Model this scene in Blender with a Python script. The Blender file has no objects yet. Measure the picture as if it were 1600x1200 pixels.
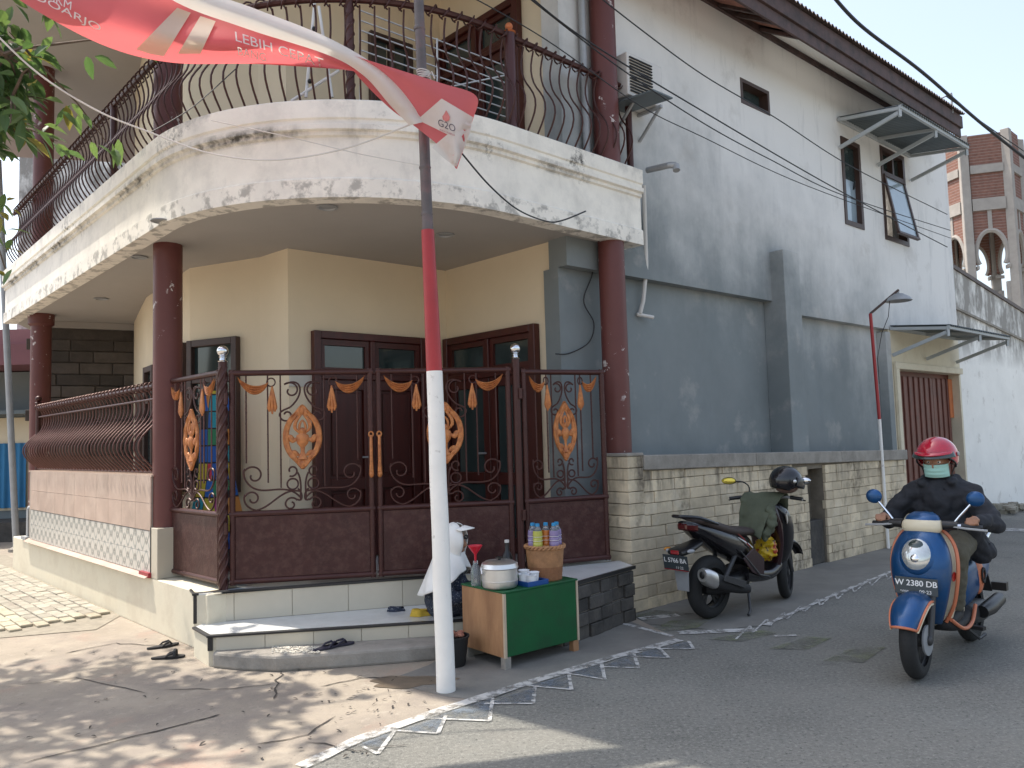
import bpy, bmesh, math, random
from mathutils import Vector, Matrix, noise as mnoise
random.seed(7)
R = math.radians
PI = math.pi
sc = bpy.context.scene
col = sc.collection
# ------------------------------------------------------------------ camera, world, sun, exposure
FPX = 1230.0
PITCH, ROLL, CAMZ = R(4.0), 0.029, 1.6
CAM = Vector((0, 0, CAMZ))
cp_, sp_ = math.cos(PITCH), math.sin(PITCH)
FWD = Vector((0, cp_, sp_))
_r0, _u0 = Vector((1, 0, 0)), Vector((0, -sp_, cp_))
RGT = _r0 * math.cos(ROLL) - _u0 * math.sin(ROLL)
UPV = _u0 * math.cos(ROLL) + _r0 * math.sin(ROLL)
cam = bpy.data.cameras.new('camera')
camo = bpy.data.objects.new('camera', cam)
col.objects.link(camo)
m3 = Matrix((RGT, UPV, -FWD)).transposed()
camo.matrix_world = Matrix.Translation(CAM) @ m3.to_4x4()
cam.sensor_width = 36.0
cam.lens = 36.0 * FPX / 1600.0
cam.clip_start, cam.clip_end = 0.05, 500
sc.camera = camo
SUN_EL = R(63)
SUN_AZ = math.atan2(-0.9, 0.43)            # from +Y towards +X
w = bpy.data.worlds.new('World')
sc.world = w
w.use_nodes = True
nt = w.node_tree
bg = nt.nodes['Background']
sky = nt.nodes.new('ShaderNodeTexSky')
sky.sky_type = 'NISHITA'
sky.sun_disc = False
sky.sun_elevation = SUN_EL
sky.sun_rotation = SUN_AZ % (2 * PI)
sky.air_density = 1.2
sky.dust_density = 3.2
sky.ozone_density = 1.0
hs = nt.nodes.new('ShaderNodeHueSaturation')          # hazy tropical air: a paler blue
hs.inputs['Saturation'].default_value = 0.72
nt.links.new(sky.outputs[0], hs.inputs['Color'])
nt.links.new(hs.outputs[0], bg.inputs[0])
bg.inputs[1].default_value = 0.115
sl = bpy.data.lights.new('sun', 'SUN')
sl.energy = 2.25
sl.angle = R(0.6)
sl.color = (1.0, 0.93, 0.82)
so = bpy.data.objects.new('sun', sl)
col.objects.link(so)
sdir = Vector((math.sin(SUN_AZ) * math.cos(SUN_EL), math.cos(SUN_AZ) * math.cos(SUN_EL), math.sin(SUN_EL)))
so.rotation_euler = sdir.to_track_quat('Z', 'Y').to_euler()
so.location = (-8, 6, 14)
sc.view_settings.view_transform = 'Standard'
sc.view_settings.look = 'None'
sc.view_settings.exposure = 1.46
sc.view_settings.gamma = 1
sc.view_settings.use_curve_mapping = False
sc.render.engine = 'CYCLES'
sc.cycles.max_bounces = 8
sc.cycles.transparent_max_bounces = 16


# ------------------------------------------------------------------ from photo pixels to places
def ray(x, y):
    return FWD + RGT * ((x - 800) / FPX) + UPV * ((600 - y) / FPX)


def onz(x, y, z):
    d = ray(x, y)
    return CAM + d * ((z - CAM.z) / d.z)


def ony(x, y, depth):
    d = ray(x, y)
    return CAM + d * (depth / d.y)


class Frame:
    """a vertical plane: s along it, z up, o outwards (towards the street)"""
    def __init__(s, o, d, flip=1):
        s.o = Vector((o[0], o[1], 0))
        s.d = Vector((d[0], d[1], 0)).normalized()
        s.n = Vector((s.d.y, -s.d.x, 0)) * flip
        s.u = Vector((0, 0, 1))

    def pt(s, a, z, o=0.0):
        return s.o + s.d * a + s.n * o + s.u * z

    def px(s, x, y, o=0.0):
        d = ray(x, y)
        q = s.o + s.n * o
        t = (q - CAM).dot(s.n) / d.dot(s.n)
        p = CAM + d * t
        return (p - s.o).dot(s.d), p.z

    def P(s, x, y, o=0.0):
        a, z = s.px(x, y, o)
        return s.pt(a, z, o)

    @property
    def ax(s):
        return (s.d, s.n, s.u)


WX = (Vector((1, 0, 0)), Vector((0, 1, 0)), Vector((0, 0, 1)))


def catm(pts, t):
    n = len(pts) - 1
    x = min(max(t, 0), 1) * n
    i = min(int(x), n - 1)
    f = x - i
    P = [Vector(pts[max(0, min(n, j))]) for j in (i - 1, i, i + 1, i + 2)]
    return .5 * ((2 * P[1]) + (-P[0] + P[2]) * f + (2 * P[0] - 5 * P[1] + 4 * P[2] - P[3]) * f * f + (-P[0] + 3 * P[1] - 3 * P[2] + P[3]) * f ** 3)


# ------------------------------------------------------------------ mesh builder
class MB:
    def __init__(s):
        s.v, s.f = [], []

    def add(s, vs, fs):
        b = len(s.v)
        s.v += [Vector(v) for v in vs]
        s.f += [[i + b for i in f] for f in fs]
        return s

    def box(s, c, size, ax=WX):
        c = Vector(c)
        x, y, z = (ax[i] * (size[i] / 2) for i in range(3))
        vs = [c + x * i + y * j + z * k for k in (-1, 1) for j in (-1, 1) for i in (-1, 1)]
        fs = [[0, 2, 3, 1], [4, 5, 7, 6], [0, 1, 5, 4], [2, 6, 7, 3], [0, 4, 6, 2], [1, 3, 7, 5]]
        if x.cross(y).dot(z) < 0:
            fs = [f[::-1] for f in fs]
        return s.add(vs, fs)

    def fbox(s, fr, s0, s1, z0, z1, o0, o1):
        return s.box(fr.pt((s0 + s1) / 2, (z0 + z1) / 2, (o0 + o1) / 2), (abs(s1 - s0), abs(o1 - o0), abs(z1 - z0)), fr.ax)

    def bar(s, a, b, w, h, up=(0, 0, 1)):
        a, b = Vector(a), Vector(b)
        d = b - a
        L = d.length
        d.normalize()
        y = Vector(up).cross(d)
        if y.length < 1e-4:
            y = Vector((1, 0, 0)).cross(d)
        y.normalize()
        z = d.cross(y)
        return s.box((a + b) / 2, (L, w, h), (d, y, z))

    def tube(s, pts, r, n=8, closed=False, caps=True, flat=None):
        pts = [Vector(p) for p in pts]
        k = len(pts)
        rs = r if isinstance(r, (list, tuple)) else [r] * k
        tang = []
        for i in range(k):
            if closed:
                t = pts[(i + 1) % k] - pts[i - 1]
            else:
                t = pts[min(i + 1, k - 1)] - pts[max(i - 1, 0)]
            if t.length < 1e-9:
                t = Vector((0, 0, 1))
            tang.append(t.normalized())
        ref = Vector((0, 0, 1)) if abs(tang[0].z) < .9 else Vector((1, 0, 0))
        nrm = (ref - tang[0] * ref.dot(tang[0])).normalized()
        base = len(s.v)
        for i in range(k):
            nrm = (nrm - tang[i] * nrm.dot(tang[i]))
            if nrm.length < 1e-6:
                nrm = tang[i].orthogonal()
            nrm.normalize()
            bn = tang[i].cross(nrm)
            for j in range(n):
                a = 2 * PI * j / n
                ca, sa = math.cos(a), math.sin(a)
                if flat:
                    sa *= flat
                s.v.append(pts[i] + (nrm * ca + bn * sa) * rs[i])
        m = k if closed else k - 1
        for i in range(m):
            i2 = (i + 1) % k
            for j in range(n):
                j2 = (j + 1) % n
                s.f.append([base + i * n + j, base + i * n + j2, base + i2 * n + j2, base + i2 * n + j])
        if caps and not closed:
            s.f.append([base + j for j in range(n)][::-1])
            s.f.append([base + (k - 1) * n + j for j in range(n)])
        return s

    def lathe(s, prof, c=(0, 0, 0), n=24, ax=WX, sx=1, sy=1, caps=True):
        c = Vector(c)
        base = len(s.v)
        k = len(prof)
        for r, z in prof:
            r = max(r, 1e-4)
            for j in range(n):
                a = 2 * PI * j / n
                s.v.append(c + ax[0] * (r * math.cos(a) * sx) + ax[1] * (r * math.sin(a) * sy) + ax[2] * z)
        for i in range(k - 1):
            for j in range(n):
                j2 = (j + 1) % n
                s.f.append([base + i * n + j, base + i * n + j2, base + (i + 1) * n + j2, base + (i + 1) * n + j])
        if caps:
            s.f.append([base + j for j in range(n)][::-1])
            s.f.append([base + (k - 1) * n + j for j in range(n)])
        return s

    def ball(s, c, r, sc3=(1, 1, 1), n=16, m=10, ax=WX):
        prof = [(math.sin(PI * i / m), -math.cos(PI * i / m)) for i in range(m + 1)]
        c = Vector(c)
        return s.lathe([(p[0], p[1]) for p in prof], c, n, (ax[0] * r * sc3[0], ax[1] * r * sc3[1], ax[2] * r * sc3[2]))

    def prism(s, poly, z0, z1):
        n = len(poly)
        area = sum(poly[i][0] * poly[(i + 1) % n][1] - poly[(i + 1) % n][0] * poly[i][1] for i in range(n))
        if area < 0:
            poly = poly[::-1]
        f0 = z0 if callable(z0) else (lambda x, y: z0)
        f1 = z1 if callable(z1) else (lambda x, y: z1)
        vs = [(p[0], p[1], f0(p[0], p[1])) for p in poly] + [(p[0], p[1], f1(p[0], p[1])) for p in poly]
        fs = [list(range(n))[::-1], list(range(n, 2 * n))]
        for i in range(n):
            j = (i + 1) % n
            fs.append([i, j, n + j, n + i])
        return s.add(vs, fs)

    def extr(s, pts, d):
        """a planar outline (3-D points) pushed along d"""
        pts = [Vector(p) for p in pts]
        d = Vector(d)
        n = len(pts)
        nr = Vector((0, 0, 0))
        for i in range(n):
            nr += (pts[i] - pts[0]).cross(pts[(i + 1) % n] - pts[0])
        if nr.dot(d) < 0:
            pts = pts[::-1]
        fs = [list(range(n))[::-1], list(range(n, 2 * n))]
        for i in range(n):
            j = (i + 1) % n
            fs.append([i, j, n + j, n + i])
        return s.add(pts + [p + d for p in pts], fs)

    def grid(s, fn, nu, nv):
        base = len(s.v)
        for j in range(nv + 1):
            for i in range(nu + 1):
                s.v.append(Vector(fn(i / nu, j / nv)))
        for j in range(nv):
            for i in range(nu):
                a = base + j * (nu + 1) + i
                s.f.append([a, a + 1, a + nu + 2, a + nu + 1])
        return s

    def rings(s, rings, caps=True):
        base = len(s.v)
        n = len(rings[0])
        for r in rings:
            s.v += [Vector(p) for p in r]
        for i in range(len(rings) - 1):
            for j in range(n):
                j2 = (j + 1) % n
                s.f.append([base + i * n + j, base + i * n + j2, base + (i + 1) * n + j2, base + (i + 1) * n + j])
        if caps:
            s.f.append([base + j for j in range(n)][::-1])
            s.f.append([base + (len(rings) - 1) * n + j for j in range(n)])
        return s

    def mesh(s, name, mat=None, smooth=None, bevel=0, bsegs=1, fix=False):
        me = bpy.data.meshes.new(name)
        me.from_pydata([tuple(v) for v in s.v], [], s.f)
        if bevel or fix:
            bm = bmesh.new()
            bm.from_mesh(me)
            if fix:
                bmesh.ops.recalc_face_normals(bm, faces=bm.faces)
            if bevel:
                es = [e for e in bm.edges if len(e.link_faces) == 2 and e.calc_face_angle(0) > R(35)]
                bmesh.ops.bevel(bm, geom=es, offset=bevel, segments=bsegs, profile=.5, affect='EDGES', clamp_overlap=True)
            bm.to_mesh(me)
            bm.free()
        if mat:
            me.materials.append(mat)
        if smooth is not None:
            me.shade_smooth()
            if smooth < 179:
                me.set_sharp_from_angle(angle=R(smooth))
        me.update()
        return me

    def build(s, name, mat, parent=None, smooth=40, bevel=0, bsegs=1, fix=False, local=False):
        return link(name, s.mesh(name, mat, smooth, bevel, bsegs, fix), parent, local)


def W(o):
    if o.parent is None:
        return o.matrix_basis.copy()
    return W(o.parent) @ o.matrix_parent_inverse @ o.matrix_basis


def link(name, me, parent=None, local=False):
    o = bpy.data.objects.new(name, me)
    col.objects.link(o)
    if parent is not None:
        o.parent = parent
        if not local:
            o.matrix_parent_inverse = W(parent).inverted()
    return o


def tag(o, label=None, cat=None, group=None, kind=None):
    if label:
        o['label'] = label
    if cat:
        o['category'] = cat
    if group:
        o['group'] = group
    if kind:
        o['kind'] = kind
    return o


def thing(name, label, cat, loc=(0, 0, 0), rotz=0, group=None, tilt=None):
    o = bpy.data.objects.new(name, None)
    o.empty_display_size = .1
    col.objects.link(o)
    o.location = loc
    o.rotation_euler = (tilt or 0, 0, rotz)
    return tag(o, label, cat, group)


def struct(name, mb, mat, **k):
    return tag(mb.build(name, mat, **k), kind='structure')


def remesh(name, builder, mat, parent=None, voxel=.012, it=6, local=True, smooth=180, displace=None):
    """one continuous skin over overlapping shapes"""
    me0 = builder.mesh(name + '_raw')
    o = bpy.data.objects.new(name, me0)
    col.objects.link(o)
    m = o.modifiers.new('r', 'REMESH')
    m.mode = 'VOXEL'
    m.voxel_size = voxel
    m2 = o.modifiers.new('s', 'SMOOTH')
    m2.factor = .5
    m2.iterations = it
    dg = bpy.context.evaluated_depsgraph_get()
    me = bpy.data.meshes.new_from_object(o.evaluated_get(dg))
    me.name = name
    bpy.data.objects.remove(o)
    bpy.data.meshes.remove(me0)
    if displace:
        for v in me.vertices:
            v.co = displace(v.co.copy(), v.normal.copy())
    me.materials.clear()
    me.materials.append(mat)
    me.shade_smooth()
    return link(name, me, parent, local)


def cap(mb, a, ra, b, rb, n=12):
    """tapered limb with round ends"""
    a, b = Vector(a), Vector(b)
    d = (b - a)
    L = max(d.length, 1e-4)
    d.normalize()
    pts, rs = [], []
    for i in range(5):
        t = PI / 2 * (1 - i / 4)
        pts.append(a - d * ra * math.sin(t)); rs.append(max(ra * math.cos(t), 1e-3))
    for i in range(5):
        t = PI / 2 * i / 4
        pts.append(b + d * rb * math.sin(t)); rs.append(max(rb * math.cos(t), 1e-3))
    mb.tube(pts, rs, n)
    return mb


def limb(mb, pr, n=12):
    for (a, ra), (b, rb) in zip(pr[:-1], pr[1:]):
        cap(mb, a, ra, b, rb, n)
    return mb


# ------------------------------------------------------------------ materials
def mk(name, c, rough=.6, metal=0.0, var=.12, scale=3.0, bump=.15, bscale=60.0, dirt=None, dscale=2.0, damt=.5, rnd=0.0,
       spec=.5, coat=0.0, stretch=None, trans=0.0, edge=(.45, .62), bdist=.01):
    m = bpy.data.materials.new(name)
    m.use_nodes = True
    nt = m.node_tree
    N, L = nt.nodes, nt.links
    b = N['Principled BSDF']
    b.inputs['Roughness'].default_value = rough
    b.inputs['Metallic'].default_value = metal
    b.inputs['Specular IOR Level'].default_value = spec
    if coat:
        b.inputs['Coat Weight'].default_value = coat
        b.inputs['Coat Roughness'].default_value = .08
    if trans:
        b.inputs['Transmission Weight'].default_value = trans
    g = N.new('ShaderNodeNewGeometry')
    pos = g.outputs['Position']
    if stretch:
        mp = N.new('ShaderNodeMapping')
        mp.inputs['Scale'].default_value = stretch
        L.new(pos, mp.inputs[0])
        pos2 = mp.outputs[0]
    else:
        pos2 = pos
    n1 = N.new('ShaderNodeTexNoise')
    n1.inputs['Scale'].default_value = scale
    n1.inputs['Detail'].default_value = 7
    n1.inputs['Roughness'].default_value = .62
    L.new(pos2, n1.inputs[0])
    mr = N.new('ShaderNodeMapRange')
    mr.inputs[1].default_value = .25
    mr.inputs[2].default_value = .75
    mr.inputs[3].default_value = 1 - var
    mr.inputs[4].default_value = 1 + var
    L.new(n1.outputs[0], mr.inputs[0])
    mul = N.new('ShaderNodeMix')
    mul.data_type = 'RGBA'
    mul.blend_type = 'MULTIPLY'
    mul.inputs[0].default_value = 1
    mul.inputs[6].default_value = (*c, 1)
    L.new(mr.outputs[0], mul.inputs[7])
    out = mul.outputs[2]
    if rnd:
        oi = N.new('ShaderNodeObjectInfo')
        m2 = N.new('ShaderNodeMapRange')
        m2.inputs[3].default_value = 1 - rnd
        m2.inputs[4].default_value = 1 + rnd
        L.new(oi.outputs['Random'], m2.inputs[0])
        x2 = N.new('ShaderNodeMix')
        x2.data_type = 'RGBA'
        x2.blend_type = 'MULTIPLY'
        x2.inputs[0].default_value = 1
        L.new(out, x2.inputs[6])
        L.new(m2.outputs[0], x2.inputs[7])
        out = x2.outputs[2]
    if dirt:
        n2 = N.new('ShaderNodeTexNoise')
        n2.inputs['Scale'].default_value = dscale
        n2.inputs['Detail'].default_value = 9
        n2.inputs['Roughness'].default_value = .68
        L.new(pos2, n2.inputs[0])
        r2 = N.new('ShaderNodeMapRange')
        r2.inputs[1].default_value = edge[0]
        r2.inputs[2].default_value = edge[1]
        r2.inputs[3].default_value = 0
        r2.inputs[4].default_value = damt
        L.new(n2.outputs[0], r2.inputs[0])
        x3 = N.new('ShaderNodeMix')
        x3.data_type = 'RGBA'
        L.new(r2.outputs[0], x3.inputs[0])
        L.new(out, x3.inputs[6])
        x3.inputs[7].default_value = (*dirt, 1)
        out = x3.outputs[2]
    L.new(out, b.inputs['Base Color'])
    if bump:
        nb = N.new('ShaderNodeTexNoise')
        nb.inputs['Scale'].default_value = bscale
        nb.inputs['Detail'].default_value = 5
        L.new(pos, nb.inputs[0])
        bp = N.new('ShaderNodeBump')
        bp.inputs['Strength'].default_value = bump
        bp.inputs['Distance'].default_value = bdist
        L.new(nb.outputs[0], bp.inputs['Height'])
        L.new(bp.outputs[0], b.inputs['Normal'])
    m['out'] = 1
    return m


def bsdf(m):
    return m.node_tree.nodes['Principled BSDF']


def layer(m, fac_builder, colr):
    """mix another colour over a material where fac_builder says so"""
    nt = m.node_tree
    N, L = nt.nodes, nt.links
    b = bsdf(m)
    src = b.inputs['Base Color'].links[0].from_socket
    g = N.new('ShaderNodeNewGeometry')
    fac = fac_builder(N, L, g.outputs['Position'])
    x = N.new('ShaderNodeMix')
    x.data_type = 'RGBA'
    L.new(fac, x.inputs[0])
    L.new(src, x.inputs[6])
    x.inputs[7].default_value = (*colr, 1)
    L.new(x.outputs[2], b.inputs['Base Color'])


def M_(N, L, op, a, b=None, clamp=False):
    n = N.new('ShaderNodeMath')
    n.operation = op
    n.use_clamp = clamp
    for i, v in enumerate((a, b)):
        if v is None:
            continue
        if isinstance(v, (int, float)):
            n.inputs[i].default_value = v
        else:
            L.new(v, n.inputs[i])
    return n.outputs[0]


def noi(N, L, pos, scale, stretch=None, det=8, rough=.65):
    if stretch:
        mp = N.new('ShaderNodeMapping')
        mp.inputs['Scale'].default_value = stretch
        L.new(pos, mp.inputs[0])
        pos = mp.outputs[0]
    n = N.new('ShaderNodeTexNoise')
    n.inputs['Scale'].default_value = scale
    n.inputs['Detail'].default_value = det
    n.inputs['Roughness'].default_value = rough
    L.new(pos, n.inputs[0])
    return n.outputs[0]


def rng(N, L, v, a, b, c=0.0, d=1.0, smooth=False):
    n = N.new('ShaderNodeMapRange')
    if smooth:
        n.interpolation_type = 'SMOOTHSTEP'
    for i, k in enumerate((a, b, c, d)):
        n.inputs[i + 1].default_value = k
    L.new(v, n.inputs[0])
    return n.outputs[0]


def zof(N, L, pos):
    s = N.new('ShaderNodeSeparateXYZ')
    L.new(pos, s.inputs[0])
    return s.outputs[2]


MT = {}
MT['asphalt'] = mk('asphalt', (.155, .154, .137), .92, var=.28, scale=1.1, bump=.6, bscale=140, dirt=(.185, .177, .155), dscale=.9, damt=.55, bdist=.006)
layer(MT['asphalt'], lambda N, L, p: rng(N, L, noi(N, L, p, 44, det=5, rough=.85), .5, .6, 0, .8), (.27, .262, .235))
layer(MT['asphalt'], lambda N, L, p: rng(N, L, noi(N, L, p, 34, det=5, rough=.85), .55, .64, 0, .8), (.03, .03, .03))
layer(MT['asphalt'], lambda N, L, p: rng(N, L, noi(N, L, p, .55, (1, 1.6, 1)), .52, .6, 0, .3), (.2, .19, .165))
layer(MT['asphalt'], lambda N, L, p: rng(N, L, noi(N, L, p, 1.3), .62, .7, 0, .4), (.05, .05, .048))
MT['concrete'] = mk('concrete', (.31, .265, .21), .9, var=.2, scale=1.6, bump=.35, bscale=70, dirt=(.2, .17, .15), dscale=1.3, damt=.6, bdist=.006)
layer(MT['concrete'], lambda N, L, p: rng(N, L, noi(N, L, p, .9), .55, .66, 0, .55), (.34, .2, .15))
layer(MT['concrete'], lambda N, L, p: rng(N, L, noi(N, L, p, 7, det=9, rough=.75), .55, .68, 0, .6), (.42, .37, .3))
layer(MT['concrete'], lambda N, L, p: rng(N, L, noi(N, L, p, 4.5, det=9, rough=.75), .58, .7, 0, .55), (.17, .14, .115))
layer(MT['concrete'], lambda N, L, p: rng(N, L, noi(N, L, p, 40, det=5, rough=.8), .6, .68, 0, .7), (.1, .09, .08))
MT['apron'] = mk('apron_cement', (.19, .182, .162), .9, var=.2, scale=2, bump=.3, bscale=60, dirt=(.14, .13, .12), dscale=2.2, damt=.5)
MT['white_paint'] = mk('road_white', (.62, .61, .58), .85, var=.14, scale=8, bump=.25, bscale=120, dirt=(.24, .23, .21), dscale=9, damt=.75, edge=(.46, .6))
MT['blue_paint'] = mk('road_bluegrey', (.15, .18, .215), .85, var=.2, scale=6, bump=.3, bscale=120, dirt=(.17, .165, .155), dscale=7, damt=.7)
MT['green_paint'] = mk('road_green', (.2, .225, .11), .88, var=.2, scale=6, bump=.3, bscale=120, dirt=(.15, .147, .135), dscale=5, damt=.8, edge=(.4, .56))


def worn(m, amt=.5, sc=16, fade=.25):
    nt = m.node_tree
    N, L = nt.nodes, nt.links
    g = N.new('ShaderNodeNewGeometry')
    f = rng(N, L, noi(N, L, g.outputs['Position'], sc, det=6, rough=.7), amt - .12, amt + .1, fade, .95)
    tr = N.new('ShaderNodeBsdfTransparent')
    mx = N.new('ShaderNodeMixShader')
    L.new(f, mx.inputs[0])
    L.new(bsdf(m).outputs[0], mx.inputs[1])
    L.new(tr.outputs[0], mx.inputs[2])
    L.new(mx.outputs[0], N['Material Output'].inputs[0])


worn(MT['white_paint'], .58, 9, .22)
worn(MT['blue_paint'], .52, 8, .3)
worn(MT['green_paint'], .52, 4, .38)
MT['crack'] = mk('crack_dirt', (.06, .05, .042), .95, bump=0)
MT['wet'] = mk('wet_cement', (.16, .125, .09), .35, var=.3, scale=8, bump=.1)
MT['paver'] = mk('paver', (.35, .325, .265), .9, var=.22, scale=9, bump=.3, bscale=90, rnd=.16, dirt=(.2, .16, .13), dscale=6, damt=.5)
MT['paver_y'] = mk('paver_yellow', (.42, .38, .285), .9, var=.18, scale=9, bump=.3, bscale=90, rnd=.1, dirt=(.28, .22, .16), dscale=6, damt=.5)
MT['dirt'] = mk('sand_joint', (.27, .24, .19), .95, var=.25, scale=9, bump=.3)
MT['beige'] = mk('beige_wall', (.74, .63, .46), .85, var=.05, scale=1.2, bump=.08, bscale=40)
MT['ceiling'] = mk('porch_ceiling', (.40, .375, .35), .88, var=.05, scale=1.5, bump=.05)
MT['plinth'] = mk('plinth_paint', (.68, .62, .48), .85, var=.1, scale=3, bump=.12, dirt=(.4, .33, .24), dscale=3, damt=.35)
MT['cream_tile'] = mk('cream_tile', (.54, .49, .39), .25, var=.06, scale=3, bump=.03, rnd=.05)
MT['floor_tile'] = mk('floor_tile', (.66, .66, .64), .2, var=.05, scale=3, bump=.03, dirt=(.42, .4, .37), dscale=3, damt=.35)
MT['black_trim'] = mk('black_trim', (.025, .024, .024), .4, bump=.05)
MT['grout'] = mk('grout', (.3, .27, .23), .9)
MT['pink_tile'] = mk('pink_tile', (.48, .355, .285), .35, var=.13, scale=4, bump=.04, rnd=.07, dirt=(.62, .48, .39), dscale=3.5, damt=.6)
MT['slate'] = mk('slate_stone', (.085, .072, .062), .75, var=.3, scale=7, bump=.5, bscale=30, rnd=.45)
MT['block_stone'] = mk('dark_stone', (.06, .055, .05), .8, var=.35, scale=8, bump=.6, bscale=30, rnd=.35, dirt=(.12, .105, .085), dscale=6, damt=.5)
MT['brick'] = mk('limestone_brick', (.60, .50, .35), .88, var=.2, scale=5, bump=.5, bscale=28, rnd=.2, dirt=(.4, .34, .26), dscale=7, damt=.4)
layer(MT['brick'], lambda N, L, p: rng(N, L, noi(N, L, p, 3.3), .56, .66, 0, .5), (.68, .6, .47))
layer(MT['brick'], lambda N, L, p: M_(N, L, 'MULTIPLY', rng(N, L, noi(N, L, p, 2.3, (1, 1, .45)), .52, .63), rng(N, L, noi(N, L, p, 17), .38, .58, .15, .8)), (.12, .095, .065))
layer(MT['brick'], lambda N, L, p: M_(N, L, 'MULTIPLY', rng(N, L, zof(N, L, p), .85, 1.2), rng(N, L, noi(N, L, p, 7, (1, 1, .16)), .5, .66, 0, .8)), (.085, .07, .055))
MT['mortar'] = mk('mortar', (.2, .17, .13), .95, var=.25, scale=10, bump=.3)
MT['cap_cement'] = mk('cap_cement', (.3, .275, .24), .9, var=.16, scale=5, bump=.3, dirt=(.16, .145, .125), dscale=4, damt=.55)
MT['column'] = mk('column_maroon', (.115, .03, .025), .5, var=.1, scale=5, bump=.06, bscale=30)
layer(MT['column'], lambda N, L, p: M_(N, L, 'MULTIPLY', rng(N, L, noi(N, L, p, 9), .62, .635), rng(N, L, noi(N, L, p, 1.1), .5, .56)), (.55, .5, .48))
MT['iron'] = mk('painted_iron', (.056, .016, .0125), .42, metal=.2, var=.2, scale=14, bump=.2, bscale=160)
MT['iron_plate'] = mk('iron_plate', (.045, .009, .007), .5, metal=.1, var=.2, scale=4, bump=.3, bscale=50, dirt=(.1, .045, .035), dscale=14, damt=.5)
MT['iron_sunlit'] = mk('sunlit_iron', (.13, .06, .05), .4, metal=.3, var=.25, scale=20, bump=.3, bscale=200)  # lighter copy of the iron for sunlit bars, sunlight put into the colour
MT['gold'] = mk('copper_gold_paint', (.5, .19, .06), .45, metal=.25, var=.25, scale=25, bump=.3, bscale=120, dirt=(.24, .06, .025), dscale=20, damt=.55)
MT['gold_dark'] = mk('gold_recess', (.26, .07, .03), .6, metal=.2)
MT['chrome'] = mk('chrome', (.75, .75, .76), .08, metal=1, bump=0, var=.02)
MT['alu'] = mk('aluminium', (.72, .71, .69), .42, metal=1, var=.06, scale=10, bump=.06, bscale=90)
MT['steel'] = mk('grey_steel', (.33, .34, .35), .5, metal=.2, var=.12, scale=8, bump=.1)
MT['wood_door'] = mk('door_wood', (.058, .009, .006), .4, var=.3, scale=3, bump=.1, stretch=(4, 4, .4))
MT['wood_dark'] = mk('dark_timber', (.06, .033, .026), .5, var=.25, scale=5, bump=.12)
MT['glass'] = mk('window_glass', (.03, .045, .045), .06, bump=0, var=.1, spec=.8)
MT['glass_pale'] = mk('pale_glass', (.3, .38, .44), .08, bump=0, var=.12, spec=.8)
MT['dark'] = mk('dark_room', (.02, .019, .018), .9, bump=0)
MT['black'] = mk('black_plastic', (.012, .012, .013), .38, bump=.05)
MT['black_m'] = mk('matt_black', (.016, .016, .017), .75, bump=.15)
MT['rubber'] = mk('tyre_rubber', (.018, .018, .018), .82, var=.2, bump=.3, bscale=80)
MT['white_p'] = mk('white_print', (.75, .75, .74), .6, bump=0, var=.04)
MT['wire'] = mk('cable_black', (.018, .018, .02), .6, bump=0)
MT['wire_w'] = mk('cable_white', (.6, .58, .55), .6, bump=0)
MT['brown_roof'] = mk('fascia_board', (.085, .05, .045), .7, var=.3, scale=6, bump=.25, dirt=(.03, .022, .02), dscale=5, damt=.7)
MT['soffit'] = mk('soffit_panel', (.85, .83, .78), .85, var=.05, bump=.05)
MT['broken'] = mk('broken_soffit', (.26, .11, .075), .9, var=.45, scale=9, bump=.5)
MT['sheet'] = mk('roof_sheet', (.1, .075, .068), .6, var=.25, scale=5, bump=.1)
MT['awn'] = mk('awning_sheet', (.13, .155, .165), .5, metal=.2, var=.15, scale=4, bump=.05)
MT['awn_frame'] = mk('awning_frame', (.42, .45, .46), .55, var=.1, bump=.05)
MT['garage'] = mk('garage_metal', (.14, .042, .028), .5, var=.18, scale=4, bump=.08, dirt=(.08, .025, .018), dscale=3, damt=.5)
MT['orange_paint'] = mk('faded_orange', (.5, .15, .05), .6, var=.2, scale=9)
MT['neighbour'] = mk('old_whitewash', (.84, .83, .79), .9, var=.07, scale=2, bump=.2, bscale=30)
layer(MT['neighbour'], lambda N, L, p: M_(N, L, 'MULTIPLY', rng(N, L, zof(N, L, p), 2.7, 3.15, 0, 1), rng(N, L, noi(N, L, p, 3.2, (1, 1, .5)), .36, .55, 0, .85)), (.2, .185, .165))
layer(MT['neighbour'], lambda N, L, p: rng(N, L, noi(N, L, p, 2.5), .6, .64, 0, .35), (.45, .42, .38))
MT['tower_brick'] = mk('tower_brick', (.2, .095, .07), .9, var=.3, scale=8, bump=.5, bscale=25)


def brickrows(N, L, p):
    z = M_(N, L, 'FRACT', M_(N, L, 'MULTIPLY', zof(N, L, p), 9.0))
    return rng(N, L, z, .8, .86, 0, .7)


layer(MT['tower_brick'], brickrows, (.3, .25, .22))
MT['tower_conc'] = mk('tower_concrete', (.34, .31, .28), .9, var=.15, scale=3, bump=.3)

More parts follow.
